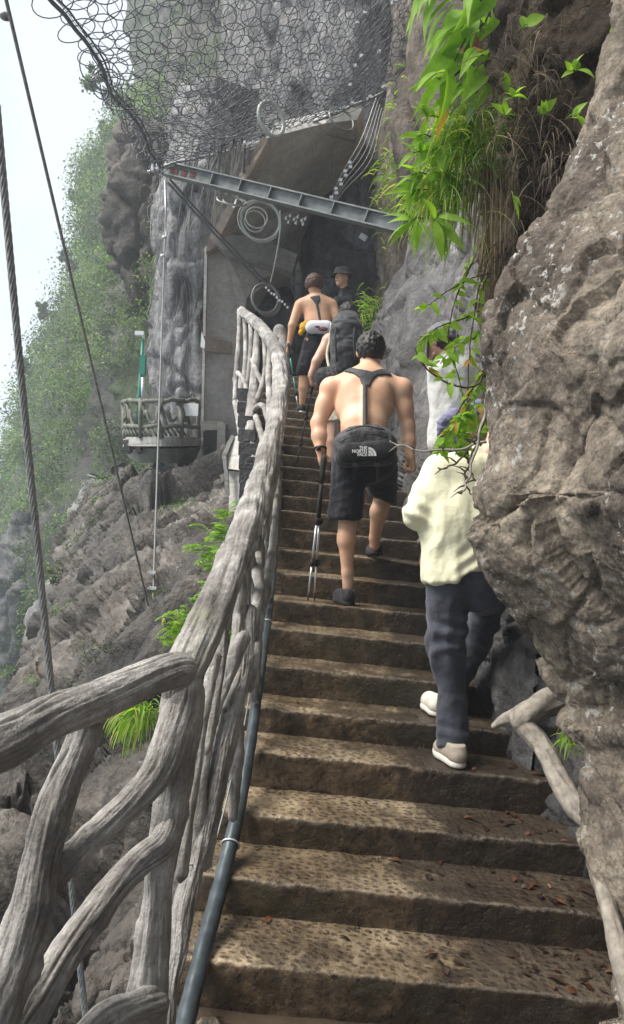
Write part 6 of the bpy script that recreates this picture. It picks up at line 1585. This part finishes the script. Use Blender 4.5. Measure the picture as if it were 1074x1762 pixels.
# ================================================= person in the cream shirt, half behind the boulder
wom = empty('person', (q(785, 1320, 3.42)[0], q(785, 1320, 3.42)[1], ground_z(0.7, 3.45)), 'person in loose cream shirt and slate trousers stepping up behind the boulder', 'person')
H = 0.0075
HC = q(872, 742, 3.52); B = Body(); f_, s_, u_, k_ = head_of(B, HC, (-0.1, 1, 0.0))
B.limb(q(832, 795, 3.46), HC, 0.055, 0.052, 0.03).limb(q(760, 812, 3.45), q(850, 812, 3.45), 0.06, 0.06, 0.03).limb(q(800, 830, 3.45), q(795, 980, 3.40), 0.13, 0.13, 0.03, (fw, 0.65))
B.limb(q(752, 815, 3.45), q(716, 880, 3.40), 0.042, 0.036, 0.02).limb(q(716, 880, 3.40), q(762, 880, 3.66), 0.036, 0.026, 0.02); fist(B, q(762, 880, 3.66), q(778, 872, 3.72), UPV, -rt)
B.limb(q(858, 815, 3.45), q(890, 880, 3.5), 0.042, 0.036, 0.02).limb(q(890, 880, 3.5), q(870, 850, 3.72), 0.036, 0.026, 0.02); fist(B, q(870, 850, 3.72), q(862, 838, 3.78), -rt, -UPV)
hl, hr = q(772, 1010, 3.42), q(822, 1010, 3.42)
B.limb(hl, q(768, 1130, 3.46), 0.075, 0.05, 0.03).limb(q(768, 1130, 3.46), q(783, 1285, 3.49), 0.045, 0.033, 0.02).limb(hr, q(842, 1045, 3.74), 0.085, 0.06, 0.03).limb(q(842, 1045, 3.74), q(775, 1185, 3.90), 0.055, 0.036, 0.02)
D, lo, ax = B.field(0.009); emit('body', D, lo, 0.009, M_SKIN3, wom, 2)
hair_of(wom, HC, f_, s_, u_, k_, 0.008, M_HAIR, -0.09, 0.04, 0.016)
# loose shirt
S = Body(); S.limb(q(752, 806, 3.44), q(840, 800, 3.44), 0.052, 0.052, 0.05).limb(q(790, 838, 3.44), q(786, 900, 3.40), 0.150, 0.160, 0.05, (fw, 0.62)).limb(q(786, 900, 3.40), q(784, 985, 3.38), 0.160, 0.150, 0.04, (fw, 0.66))
S.limb(q(784, 985, 3.38), q(785, 1030, 3.37), 0.147, 0.140, 0.02, (fw, 0.72)).limb(q(812, 800, 3.46), q(815, 785, 3.47), 0.062, 0.055, 0.03).limb(q(820, 900, 3.40), q(835, 950, 3.40), 0.08, 0.07, 0.04)
S.limb(q(756, 812, 3.44), q(736, 850, 3.42), 0.066, 0.072, 0.05).limb(q(736, 850, 3.42), q(716, 888, 3.39), 0.070, 0.056, 0.03).limb(q(714, 886, 3.39), q(742, 886, 3.52), 0.058, 0.052, 0.03).limb(q(858, 815, 3.45), q(890, 880, 3.5), 0.066, 0.062, 0.04)
D, lo, ax = S.field(0.0075); X = np.stack(np.meshgrid(*ax, indexing='ij'), -1); zc = (X - CAM) @ up / ((X - CAM) @ fw); xc = (X - CAM) @ rt / ((X - CAM) @ fw)
hemx = CX + xc * F_PX; hemy = np.interp(hemx, [730, 740, 786, 808, 836, 860], [1002, 1003, 1001, 986, 977, 972]); hem = ((CY - hemy) / F_PX - zc) * 3.4
armz = (hemx > 733)  # the sleeve hangs outside the body column
D = np.maximum(D, hem)


def folds(V):
    x = (V - CAM) @ rt / ((V - CAM) @ fw) * F_PX + CX; y = CY - (V - CAM) @ up / ((V - CAM) @ fw) * F_PX
    t = np.clip((y - 800) / 200, 0, 1); fan = (x - 770) / (26 + 26 * t)
    v = 0.016 * t * (1.2 - 2 * np.abs(np.sin(fan * 1.7 + 1.6 * gnoise(V * 4) + 0.8 * t))) * (0.55 + 0.9 * np.abs(gnoise(V * 3 + 9))) * np.clip((x - 722) / 20, 0, 1)
    v += 0.012 * fbm(V * np.array((9, 9, 3.0)), 3) * (0.4 + t)
    diag = (y - 985) + 0.75 * (x - 800); w = np.exp(-((x - 815) / 28) ** 2) * np.exp(-((y - 965) / 32) ** 2)
    v += 0.007 * w * np.sin(diag * 0.22 + 4 * gnoise(V * 5))
    sl = np.exp(-((x - 715) / 24) ** 2) * np.exp(-((y - 885) / 34) ** 2); v += 0.009 * sl * np.sin(((y - 885) * 0.9 - (x - 715) * 0.5) * 0.26 + 1)
    return v


emit('shirt', D, lo, 0.0075, M_CREAM, wom, 2, folds)
T = Body(); T.limb(q(776, 985, 3.40), q(812, 985, 3.41), 0.125, 0.125, 0.04, (fw, 0.85)).limb(q(769, 1015, 3.42), q(768, 1125, 3.46), 0.094, 0.082, 0.04).limb(q(768, 1120, 3.46), q(779, 1200, 3.48), 0.080, 0.066, 0.03).limb(q(778, 1200, 3.48), q(781, 1284, 3.50), 0.070, 0.083, 0.02)
T.limb(q(822, 1012, 3.44), q(842, 1030, 3.72), 0.108, 0.084, 0.04).limb(q(838, 1050, 3.72), q(808, 1120, 3.84), 0.082, 0.075, 0.03).limb(q(808, 1120, 3.84), q(776, 1190, 3.90), 0.075, 0.07, 0.03)
D, lo, ax = T.field(0.008); X = np.stack(np.meshgrid(*ax, indexing='ij'), -1); zc = CY - ((X - CAM) @ up / ((X - CAM) @ fw)) * F_PX; dd = (X - CAM) @ fw
D = np.maximum(D, np.where(dd < 3.68, (zc - 1287), (zc - 1205)) * 3.5 / F_PX)


def tfold(V):
    y = CY - (V - CAM) @ up / ((V - CAM) @ fw) * F_PX; x = (V - CAM) @ rt / ((V - CAM) @ fw) * F_PX + CX
    a = np.exp(-((y - 1095) / 75) ** 2); s = (y - 0.35 * np.abs(x - 775) * 1.0); b = np.exp(-((y - 1265) / 22) ** 2)
    return 0.006 * a * np.sin(s * 0.10 + 7.0 * gnoise(V * 4.5)) + 0.010 * a * (1 - 2 * np.abs(gnoise(V * np.array((5, 5, 8)) + V[:, :1] * 6))) + 0.004 * b * np.sin(y * 0.2 + 3 * gnoise(V * 6)) + 0.008 * fbm(V * np.array((8, 8, 10)), 3) + 0.005 * np.sin((x - 770) * 0.12 + 3 * gnoise(V * 3)) * np.clip((y - 1130) / 60, 0, 1)


emit('trousers', D, lo, 0.008, M_NAVY, wom, 2, tfold)
hl = np.array((q(787, 1322, 3.40)[0] + 0.01, STEPS[3][0] + 0.02, step_z(3, 0.68) + 0.002)); sh = shoe(wom, hl, hl + np.array((-0.075, 0.25, 0.004)), 0.006, M_SHOE_B, M_SHOE_W, 0.046, 0.088)
hr = np.array((q(758, 1228, 3.72)[0], STEPS[4][0] + 0.13, step_z(4, 0.64) + 0.004)); shoe(wom, hr, hr + np.array((-0.03, 0.25, 0.004)), 0.007, M_SHOE_W, M_SHOE_W, 0.046, 0.088)
mb = MB(); mb.ball(q(731, 968, 3.56), (0.026, 0.03, 0.048), 10); mb.ball(q(734, 980, 3.57), (0.022, 0.03, 0.03), 10); tag(mb.build('pouch', M_RED), 'small red pouch peeping out beside the cream shirt', 'pouch')



# ================================================= hikers further up
def far_person(pts, h, mats, label, extra=None):
    pass


fm = empty('person', (q(525, 705, 8.62)[0], q(525, 705, 8.62)[1], ground_z(q(525, 705, 8.62)[0], 8.6)), 'bare-backed hiker with reddish hair and white hip pack near the top of the steps', 'person')
d0 = 8.62; B = Body(); HC = q(541, 492, d0 + 0.1); f_, s_, u_, k_ = head_of(B, HC, (0.12, 1, -0.05), r=0.098)
B.limb(q(545, 515, d0 + 0.08), HC, 0.062, 0.06, 0.03).limb(q(552, 580, d0), q(547, 556, d0), 0.145, 0.140, 0.03, (fw, 0.7)).limb(q(547, 556, d0), q(544, 528, d0 + 0.05), 0.145, 0.165, 0.03, (fw, 0.68))
B.limb(q(519, 525, d0 + 0.05), q(569, 525, d0 + 0.05), 0.072, 0.072, 0.04).limb(q(544, 514, d0 + 0.05), q(522, 521, d0 + 0.05), 0.05, 0.05, 0.04).limb(q(544, 514, d0 + 0.05), q(566, 521, d0 + 0.05), 0.05, 0.05, 0.04)
B.limb(q(515, 526, d0 + 0.05), q(503, 560, d0), 0.062, 0.048, 0.02).limb(q(503, 560, d0), q(498, 592, d0 + 0.02), 0.046, 0.032, 0.02).limb(q(572, 526, d0 + 0.05), q(583, 560, d0), 0.062, 0.048, 0.02).limb(q(583, 560, d0), q(586, 590, d0 + 0.1), 0.046, 0.032, 0.02)
fist(B, q(498, 592, d0 + 0.02), q(495, 604, d0 + 0.03), fw, rt, 0.011); fist(B, q(586, 590, d0 + 0.1), q(587, 602, d0 + 0.1), fw, -rt, 0.011)
B.limb(q(535, 590, d0), q(523, 640, d0 + 0.02), 0.088, 0.062, 0.03).limb(q(523, 640, d0 + 0.02), q(522, 668, d0), 0.058, 0.058, 0.02).limb(q(522, 668, d0), q(520, 695, d0), 0.055, 0.036, 0.02)
B.limb(q(562, 590, d0), q(562, 640, d0 + 0.2), 0.088, 0.062, 0.03).limb(q(562, 640, d0 + 0.2), q(553, 690, d0 + 0.3), 0.058, 0.036, 0.02)
D, lo, ax = B.field(0.012); emit('body', D, lo, 0.012, M_SKIN2, fm, 2)
Xg, Zg = np.meshgrid(ax[0], ax[2], indexing='ij'); pg = poly2(*px_poly([(533, 510), (550, 507), (552, 517), (548, 524), (553, 556), (549, 556), (543, 524), (538, 516)], d0 - 0.05), Xg, Zg)
emit('back_strap', np.maximum(np.maximum(D - 0.014, pg[:, None, :]), ax[1][None, :, None] - q(544, 528, d0 + 0.06)[1]), lo, 0.012, M_BLACK2, fm, 1)
hair_of(fm, HC, f_, s_, u_, k_, 0.009, M_HAIR_R, -0.045, 0.035, 0.03)
S = Body(); S.limb(q(550, 575, d0), q(548, 596, d0), 0.160, 0.165, 0.03, (fw, 0.75)).limb(q(536, 598, d0), q(524, 638, d0 + 0.02), 0.115, 0.10, 0.03).limb(q(562, 598, d0), q(563, 640, d0 + 0.15), 0.115, 0.10, 0.03)
D, lo, ax = S.field(0.012); X = np.stack(np.meshgrid(*ax, indexing='ij'), -1); D = np.maximum(D, (q(525, 647, d0) @ up) - X @ up); emit('shorts', D, lo, 0.012, M_SHORTS, fm, 2, fo)
zz = ground_z(q(520, 700, d0)[0], q(520, 700, d0)[1]); hl = np.array((q(523, 704, d0)[0], q(523, 704, d0)[1] - 0.05, zz)); shoe(fm, hl, hl + np.array((-0.10, 0.25, 0.0)), 0.010, M_SHOE, M_ZINC)
hl = np.array((q(553, 690, d0 + 0.3)[0], STEPS[22][0] + 0.02, step_z(22, 0))); shoe(fm, hl, hl + np.array((-0.02, 0.26, 0.0)), 0.010, M_SHOE, M_SOLE)
hp = empty('hip_pack', q(548, 563, d0 - 0.2), 'white hip pack with a reddish print worn by the reddish haired hiker', 'bag')
b2 = Body(); b2.limb(q(537, 563, d0 - 0.16), q(562, 563, d0 - 0.16), 0.078, 0.078, 0.03, (fw, 0.7)); D, lo, ax = b2.field(0.01); emit('pack', D, lo, 0.01, cloth_mat('white_nylon', (0.66, 0.68, 0.70), 0.6), hp, 2)
mb = MB(); mb.ball(q(556, 566, d0 - 0.222), (0.055, 0.012, 0.028), 10); mb.ball(q(546, 562, d0 - 0.222), (0.03, 0.012, 0.014), 8); mb.build('print', plain('plum_print', (0.18, 0.06, 0.09), 0.7), hp)
mb = MB(); mb.tube(spline([q(527, 556, d0 - 0.05), q(516, 558, d0 + 0.1), q(514, 560, d0 + 0.2)], 8), 0.016, 6); mb.tube(spline([q(570, 560, d0 - 0.05), q(578, 560, d0 + 0.1), q(580, 560, d0 + 0.2)], 8), 0.016, 6); mb.build('belt', M_BLACK, hp)
mb = MB(); mb.ball(q(522, 563, d0 - 0.1), (0.045, 0.03, 0.06), 10); mb.ball(q(518, 572, d0 - 0.1), (0.03, 0.03, 0.04), 10); mb.ball(q(526, 556, d0 - 0.1), (0.03, 0.03, 0.03), 10)
tag(mb.build('cloth_bundle', M_YELLOW), 'orange yellow cloth bundle tucked beside the white hip pack', 'cloth')
tp = q(514, 712, 8.5); tp[2] = ground_z(tp[0], tp[1]); pole('trekking_pole', q(497, 598, 8.6), tp, 'teal trekking pole in the hand of the reddish haired hiker', M_SOLE, (M_TEAL, M_TEAL, M_ALU))

bm = empty('person', (q(575, 810, 6.7)[0], q(575, 810, 6.7)[1], ground_z(0.15, 6.7)), 'hiker bent under a big black backpack just above the man with the waist bag', 'person')
d0 = 6.9; B = Body(); HC = q(599, 543, d0 + 0.22); f_, s_, u_, k_ = head_of(B, HC, (0.05, 1, -0.2))
B.limb(q(598, 568, d0 + 0.12), HC, 0.06, 0.06, 0.03).limb(q(600, 655, d0), q(598, 585, d0 + 0.08), 0.15, 0.165, 0.03, (fw, 0.66)).limb(q(567, 586, d0 + 0.05), q(628, 586, d0 + 0.05), 0.07, 0.07, 0.03)
B.limb(q(565, 588, d0 + 0.05), q(545, 622, d0), 0.060, 0.046, 0.02).limb(q(545, 622, d0), q(535, 647, d0), 0.044, 0.031, 0.02); fist(B, q(535, 647, d0), q(537, 660, d0 + 0.02), fw, rt, 0.011)
B.limb(q(630, 588, d0 + 0.05), q(646, 630, d0), 0.060, 0.046, 0.02).limb(q(646, 630, d0), q(644, 655, d0 + 0.12), 0.044, 0.031, 0.02); fist(B, q(644, 655, d0 + 0.12), q(644, 664, d0 + 0.14), fw, -rt, 0.011)
B.limb(q(583, 665, d0), q(575, 725, d0 - 0.1), 0.09, 0.062, 0.03).limb(q(574, 725, d0 - 0.1), q(572, 760, d0 - 0.12), 0.06, 0.06, 0.02).limb(q(572, 760, d0 - 0.12), q(570, 805, d0 - 0.14), 0.058, 0.036, 0.02)
B.limb(q(618, 665, d0), q(618, 715, d0 + 0.2), 0.09, 0.062, 0.03).limb(q(618, 715, d0 + 0.2), q(612, 770, d0 + 0.25), 0.06, 0.038, 0.02)
D, lo, ax = B.field(0.011); emit('body', D, lo, 0.011, M_SKIN3, bm, 2)
hair_of(bm, HC, f_, s_, u_, k_, 0.009, M_HAIR, -0.06, 0.03, 0.016)
S = Body(); S.limb(q(600, 655, d0), q(600, 680, d0), 0.165, 0.17, 0.03, (fw, 0.75)).limb(q(584, 680, d0), q(574, 728, d0 - 0.1), 0.115, 0.09, 0.03).limb(q(617, 680, d0), q(618, 725, d0 + 0.18), 0.115, 0.09, 0.03)
D, lo, ax = S.field(0.012); X = np.stack(np.meshgrid(*ax, indexing='ij'), -1); D = np.maximum(D, (q(575, 729, d0) @ up) - X @ up); emit('shorts', D, lo, 0.012, M_BEIGE, bm, 2, fo)
J = Body(); J.limb(q(560, 650, d0 - 0.1), q(640, 650, d0 - 0.1), 0.10, 0.10, 0.04).limb(q(565, 655, d0 - 0.12), q(560, 690, d0 - 0.1), 0.07, 0.045, 0.04).limb(q(585, 655, d0 - 0.14), q(600, 690, d0 - 0.14), 0.10, 0.09, 0.04)
D, lo, ax = J.field(0.011); emit('tied_jacket', D, lo, 0.011, M_BLACK, bm, 2, lambda V: 0.014 * fbm(V * 10, 3))
zz = ground_z(q(570, 815, d0 - 0.1)[0], d0 - 0.15); hl = np.array((q(570, 815, d0 - 0.1)[0], d0 - 0.25, zz)); shoe(bm, hl, hl + np.array((-0.02, 0.26, 0)), 0.010, M_SHOE, M_SOLE)
hl = np.array((q(612, 790, d0 + 0.2)[0], d0 + 0.15, ground_z(q(612, 790, d0 + 0.2)[0], d0 + 0.2))); shoe(bm, hl, hl + np.array((-0.02, 0.26, 0)), 0.010, M_SHOE, M_SOLE)
bp = empty('backpack', q(596, 585, d0 - 0.15), 'big black backpack carried by the hiker above the man with the waist bag', 'backpack')
b2 = Body(); b2.limb(q(598, 634, d0 - 0.16), q(596, 568, d0 - 0.13), 0.155, 0.150, 0.04, (fw, 0.75)).limb(q(596, 560, d0 - 0.10), q(598, 556, d0 - 0.06), 0.13, 0.12, 0.03, (fw, 0.8)); D, lo, ax = b2.field(0.01)
emit('pack', D, lo, 0.01, M_BLACK2, bp, 2, lambda V: 0.012 * fbm(V * np.array((8, 8, 14)), 3))
b2 = Body(); b2.limb(q(598, 632, d0 - 0.26), q(597, 605, d0 - 0.25), 0.115, 0.11, 0.03, (fw, 0.6)); D, lo, ax = b2.field(0.01); emit('front_pocket', D, lo, 0.01, M_BLACK, bp, 2, lambda V: 0.008 * fbm(V * 14, 3))
for x in (580, 612):
    mb = MB(); mb.tube(spline([q(x, 556, d0 - 0.16), q(x - 3, 580, d0 - 0.31), q(x, 622, d0 - 0.33)], 12), 0.010, 6); mb.build('compression_strap', M_SOLE, bp)
mb = MB(); mb.tube(spline([q(571, 556, d0 - 0.09), q(568, 585, d0 - 0.02), q(563, 610, d0 - 0.06), q(568, 640, d0 - 0.14)], 16), 0.014, 6); mb.tube(spline([q(578, 552, d0 - 0.06), q(598, 546, d0 - 0.06), q(618, 552, d0 - 0.06)], 12), 0.012, 6); mb.build('shoulder_strap', M_BEIGE, bp)
tp = q(510, 776, 6.92); tp[2] = ground_z(tp[0], tp[1]); pole('trekking_pole', q(540, 655, 6.92), tp, 'slim dark trekking pole planted by the hiker with the big backpack', M_SOLE, (M_BLACK, M_BLACK2, M_BLACK2))

hm = empty('person', (q(605, 660, 10.3)[0], q(605, 660, 10.3)[1], step_z(25, 0.4)), 'person in black bucket hat and rain jacket looking back from the top of the steps', 'person')
d0 = 10.3; B = Body(); HC = q(588, 478, d0); f_, s_, u_, k_ = head_of(B, HC, (-0.75, -0.8, -0.05), r=0.098)
B.limb(q(594, 498, d0 + 0.03), HC - u_ * 0.03, 0.055, 0.055, 0.03).limb(q(604, 575, d0 + 0.05), q(601, 520, d0 + 0.04), 0.14, 0.15, 0.03, (fw, 0.65)).limb(q(582, 522, d0), q(624, 522, d0 + 0.04), 0.06, 0.06, 0.03)
for sg, x in ((-1, 594), (1, 614)): B.limb(q(x, 580, d0), q(x, 625, d0), 0.085, 0.06, 0.03).limb(q(x, 625, d0), q(x, 672, d0 + 0.03), 0.055, 0.036, 0.02)
B.limb(q(580, 525, d0), q(580, 560, d0), 0.05, 0.04, 0.02).limb(q(580, 560, d0), q(592, 572, d0 - 0.2), 0.04, 0.03, 0.02).limb(q(626, 525, d0), q(628, 560, d0), 0.05, 0.04, 0.02).limb(q(628, 560, d0), q(616, 574, d0 - 0.2), 0.04, 0.03, 0.02)
fist(B, q(592, 572, d0 - 0.2), q(599, 574, d0 - 0.24), UPV, -fw, 0.011); fist(B, q(616, 574, d0 - 0.2), q(609, 575, d0 - 0.24), UPV, -fw, 0.011)
D, lo, ax = B.field(0.0085); emit('body', D, lo, 0.0085, M_SKIN2, hm, 1)
mb = MB()
for sg in (-1, 1): mb.ball(HC + s_ * sg * 0.031 + f_ * 0.078 + u_ * 0.004, (0.011, 0.008, 0.006), 8)
mb.build('eyes', M_EYE, hm)
mb = MB(); mb.tube([HC + f_ * 0.095 - u_ * 0.061 - s_ * 0.022, HC + f_ * 0.102 - u_ * 0.060, HC + f_ * 0.095 - u_ * 0.061 + s_ * 0.022], 0.0055, 6); mb.build('mouth', M_DARKSKIN, hm)
mb = MB(); c0 = HC + u_ * 0.055; aa = np.linspace(0, 2 * math.pi, 28, endpoint=False)
prof = [(0.165, -0.03), (0.150, -0.022), (0.107, 0.0), (0.103, 0.045), (0.092, 0.075), (0.05, 0.088), (0.003, 0.09)]
V = np.concatenate([c0 + r * (np.cos(aa)[:, None] * s_ + np.sin(aa)[:, None] * f_) + z * u_ for r, z in prof]); nA = len(aa)
Fq = [(i * nA + j, i * nA + (j + 1) % nA, (i + 1) * nA + (j + 1) % nA, (i + 1) * nA + j) for i in range(len(prof) - 1) for j in range(nA)]
mesh('bucket_hat', V, Fq, cloth_mat('dark_hat_cloth', (0.035, 0.04, 0.045)), hm)
J = Body(); J.limb(q(604, 580, d0 + 0.05), q(601, 522, d0 + 0.04), 0.175, 0.17, 0.04, (fw, 0.7)).limb(q(580, 522, d0), q(626, 522, d0 + 0.04), 0.082, 0.082, 0.04).limb(q(580, 525, d0), q(578, 562, d0), 0.07, 0.058, 0.03).limb(q(578, 562, d0), q(592, 572, d0 - 0.18), 0.058, 0.045, 0.03)
J.limb(q(627, 525, d0), q(630, 562, d0), 0.07, 0.058, 0.03).limb(q(630, 562, d0), q(616, 573, d0 - 0.18), 0.058, 0.045, 0.03).limb(q(594, 510, d0 + 0.05), q(594, 500, d0 + 0.05), 0.09, 0.08, 0.03)
D, lo, ax = J.field(0.010); emit('jacket', D, lo, 0.010, M_JACKET, hm, 1, lambda V: 0.014 * fbm(V * np.array((7, 7, 11)), 3))
T = Body()
for x in (594, 614): T.limb(q(x, 585, d0 + 0.02), q(x, 672, d0 + 0.02), 0.105, 0.075, 0.03)
D, lo, ax = T.field(0.012); emit('trousers', D, lo, 0.012, M_BLACK, hm, 2, fo)
for x in (592, 613):
    hl = np.array((q(x, 680, d0)[0], q(x, 680, d0)[1] + 0.10, step_z(25, q(x, 680, d0)[0]))); shoe(hm, hl, hl + np.array((-0.03, -0.26, 0)), 0.012, M_SHOE, M_SOLE)

wp = empty('person', (q(785, 900, 5.35)[0], q(785, 900, 5.35)[1], ground_z(1.0, 5.35)), 'person in grey cap and white shirt raising a phone behind the hanging leaves', 'person')
d0 = 5.35; B = Body(); HC = q(757, 588, d0); f_, s_, u_, k_ = head_of(B, HC, (-0.8, 0.6, 0.05))
B.limb(q(772, 618, d0), HC - u_ * 0.02, 0.055, 0.052, 0.03).limb(q(776, 735, d0), q(775, 645, d0), 0.135, 0.15, 0.03, (fw, 0.7)).limb(q(756, 640, d0 - 0.03), q(806, 640, d0 + 0.03), 0.06, 0.06, 0.03)
B.limb(q(754, 640, d0), q(748, 672, d0 + 0.12), 0.05, 0.042, 0.02).limb(q(748, 672, d0 + 0.12), q(739, 622, d0 + 0.02), 0.042, 0.030, 0.02); fist(B, q(739, 622, d0 + 0.02), q(737, 606, d0), -fw, rt, 0.0105)
B.limb(q(808, 640, d0), q(826, 690, d0 + 0.05), 0.05, 0.042, 0.02).limb(q(826, 690, d0 + 0.05), q(832, 740, d0 - 0.05), 0.042, 0.030, 0.02); fist(B, q(832, 740, d0 - 0.05), q(832, 756, d0 - 0.06), fw, -rt, 0.0105)
B.limb(q(765, 745, d0), q(760, 820, d0), 0.09, 0.065, 0.03).limb(q(760, 820, d0), q(758, 895, d0), 0.06, 0.04, 0.02).limb(q(792, 745, d0), q(794, 820, d0 + 0.1), 0.09, 0.065, 0.03).limb(q(794, 820, d0 + 0.1), q(796, 890, d0 + 0.1), 0.06, 0.04, 0.02)
D, lo, ax = B.field(0.009); emit('body', D, lo, 0.009, M_SKIN3, wp, 2)
hair_of(wp, HC, f_, s_, u_, k_, 0.009, M_HAIR, -0.07, 0.05, 0.012)
hair_of(wp, HC + u_ * 0.006, f_, s_, u_, k_ * 1.05, 0.008, M_GREYCAP, 0.012, -0.05, 0.020, 'cap')
mb = MB(); c0 = HC + u_ * 0.035 + f_ * 0.085; mb.prism([c0 - s_ * 0.075 - f_ * 0.02, c0 - s_ * 0.06 + f_ * 0.05, c0 - s_ * 0.025 + f_ * 0.075, c0 + s_ * 0.025 + f_ * 0.075, c0 + s_ * 0.06 + f_ * 0.05, c0 + s_ * 0.075 - f_ * 0.02], u_ * 0.006 - f_ * 0.002); mb.build('cap_peak', M_GREYCAP, wp, False)
S = Body(); S.limb(q(778, 740, d0), q(776, 645, d0), 0.16, 0.165, 0.04, (fw, 0.75)).limb(q(756, 640, d0 - 0.03), q(808, 640, d0 + 0.03), 0.072, 0.072, 0.04).limb(q(756, 640, d0), q(752, 664, d0 + 0.08), 0.068, 0.066, 0.03).limb(q(808, 640, d0), q(820, 672, d0 + 0.03), 0.068, 0.066, 0.03)
S.limb(q(766, 742, d0), q(764, 762, d0), 0.12, 0.12, 0.03)
D, lo, ax = S.field(0.009); emit('shirt', D, lo, 0.009, M_WSHIRT, wp, 2, lambda V: 0.013 * fbm(V * np.array((8, 8, 5)), 3))
J = Body(); J.limb(q(764, 726, d0 - 0.13), q(822, 700, d0 - 0.12), 0.034, 0.042, 0.03).limb(q(768, 722, d0 - 0.15), q(757, 764, d0 - 0.12), 0.045, 0.028, 0.03).limb(q(786, 716, d0 - 0.15), q(790, 772, d0 - 0.12), 0.065, 0.045, 0.03).limb(q(806, 710, d0 - 0.13), q(816, 760, d0 - 0.1), 0.06, 0.05, 0.03)
D, lo, ax = J.field(0.009); emit('tied_jacket', D, lo, 0.009, M_PURPLE, wp, 2, lambda V: 0.028 * fbm(V * np.array((8, 8, 13)), 4))
T = Body(); T.limb(q(765, 750, d0), q(759, 892, d0), 0.10, 0.075, 0.03).limb(q(792, 750, d0), q(796, 886, d0 + 0.1), 0.10, 0.075, 0.03); D, lo, ax = T.field(0.011); emit('trousers', D, lo, 0.011, M_BLACK, wp, 2, fo)
for x, dz in ((758, 0), (796, 0.1)):
    hl = np.array((q(x, 900, d0 + dz)[0], q(x, 900, d0 + dz)[1] - 0.05, ground_z(q(x, 900, d0 + dz)[0], q(x, 900, d0 + dz)[1] + 0.05))); shoe(wp, hl, hl + np.array((-0.12, 0.22, 0)), 0.011, M_SHOE, M_SOLE)
mb = MB(); mb.box(q(735, 598, d0 - 0.03), (0.012, 0.075, 0.15)); tag(mb.build('phone', M_BLACK, None, False), 'dark phone held up by the person in the grey cap', 'phone')

# ------------------------------------------------------------------ haze
mb = MB(); lo_, hi_ = np.array((-235.0, -34, -72)), np.array((66.0, 236, 42)); mb.box((lo_ + hi_) / 2, hi_ - lo_)
hm_ = bpy.data.materials.new('haze'); hm_.use_nodes = True; hn = hm_.node_tree; hn.nodes.clear()
pv = hn.nodes.new('ShaderNodeVolumePrincipled'); ho = hn.nodes.new('ShaderNodeOutputMaterial')
pv.inputs['Color'].default_value = (0.86, 0.93, 1.0, 1); pv.inputs['Density'].default_value = HAZE; pv.inputs['Anisotropy'].default_value = 0.2
hn.links.new(pv.outputs[0], ho.inputs['Volume'])
tag(mb.build('haze', hm_, None, False), kind='stuff')
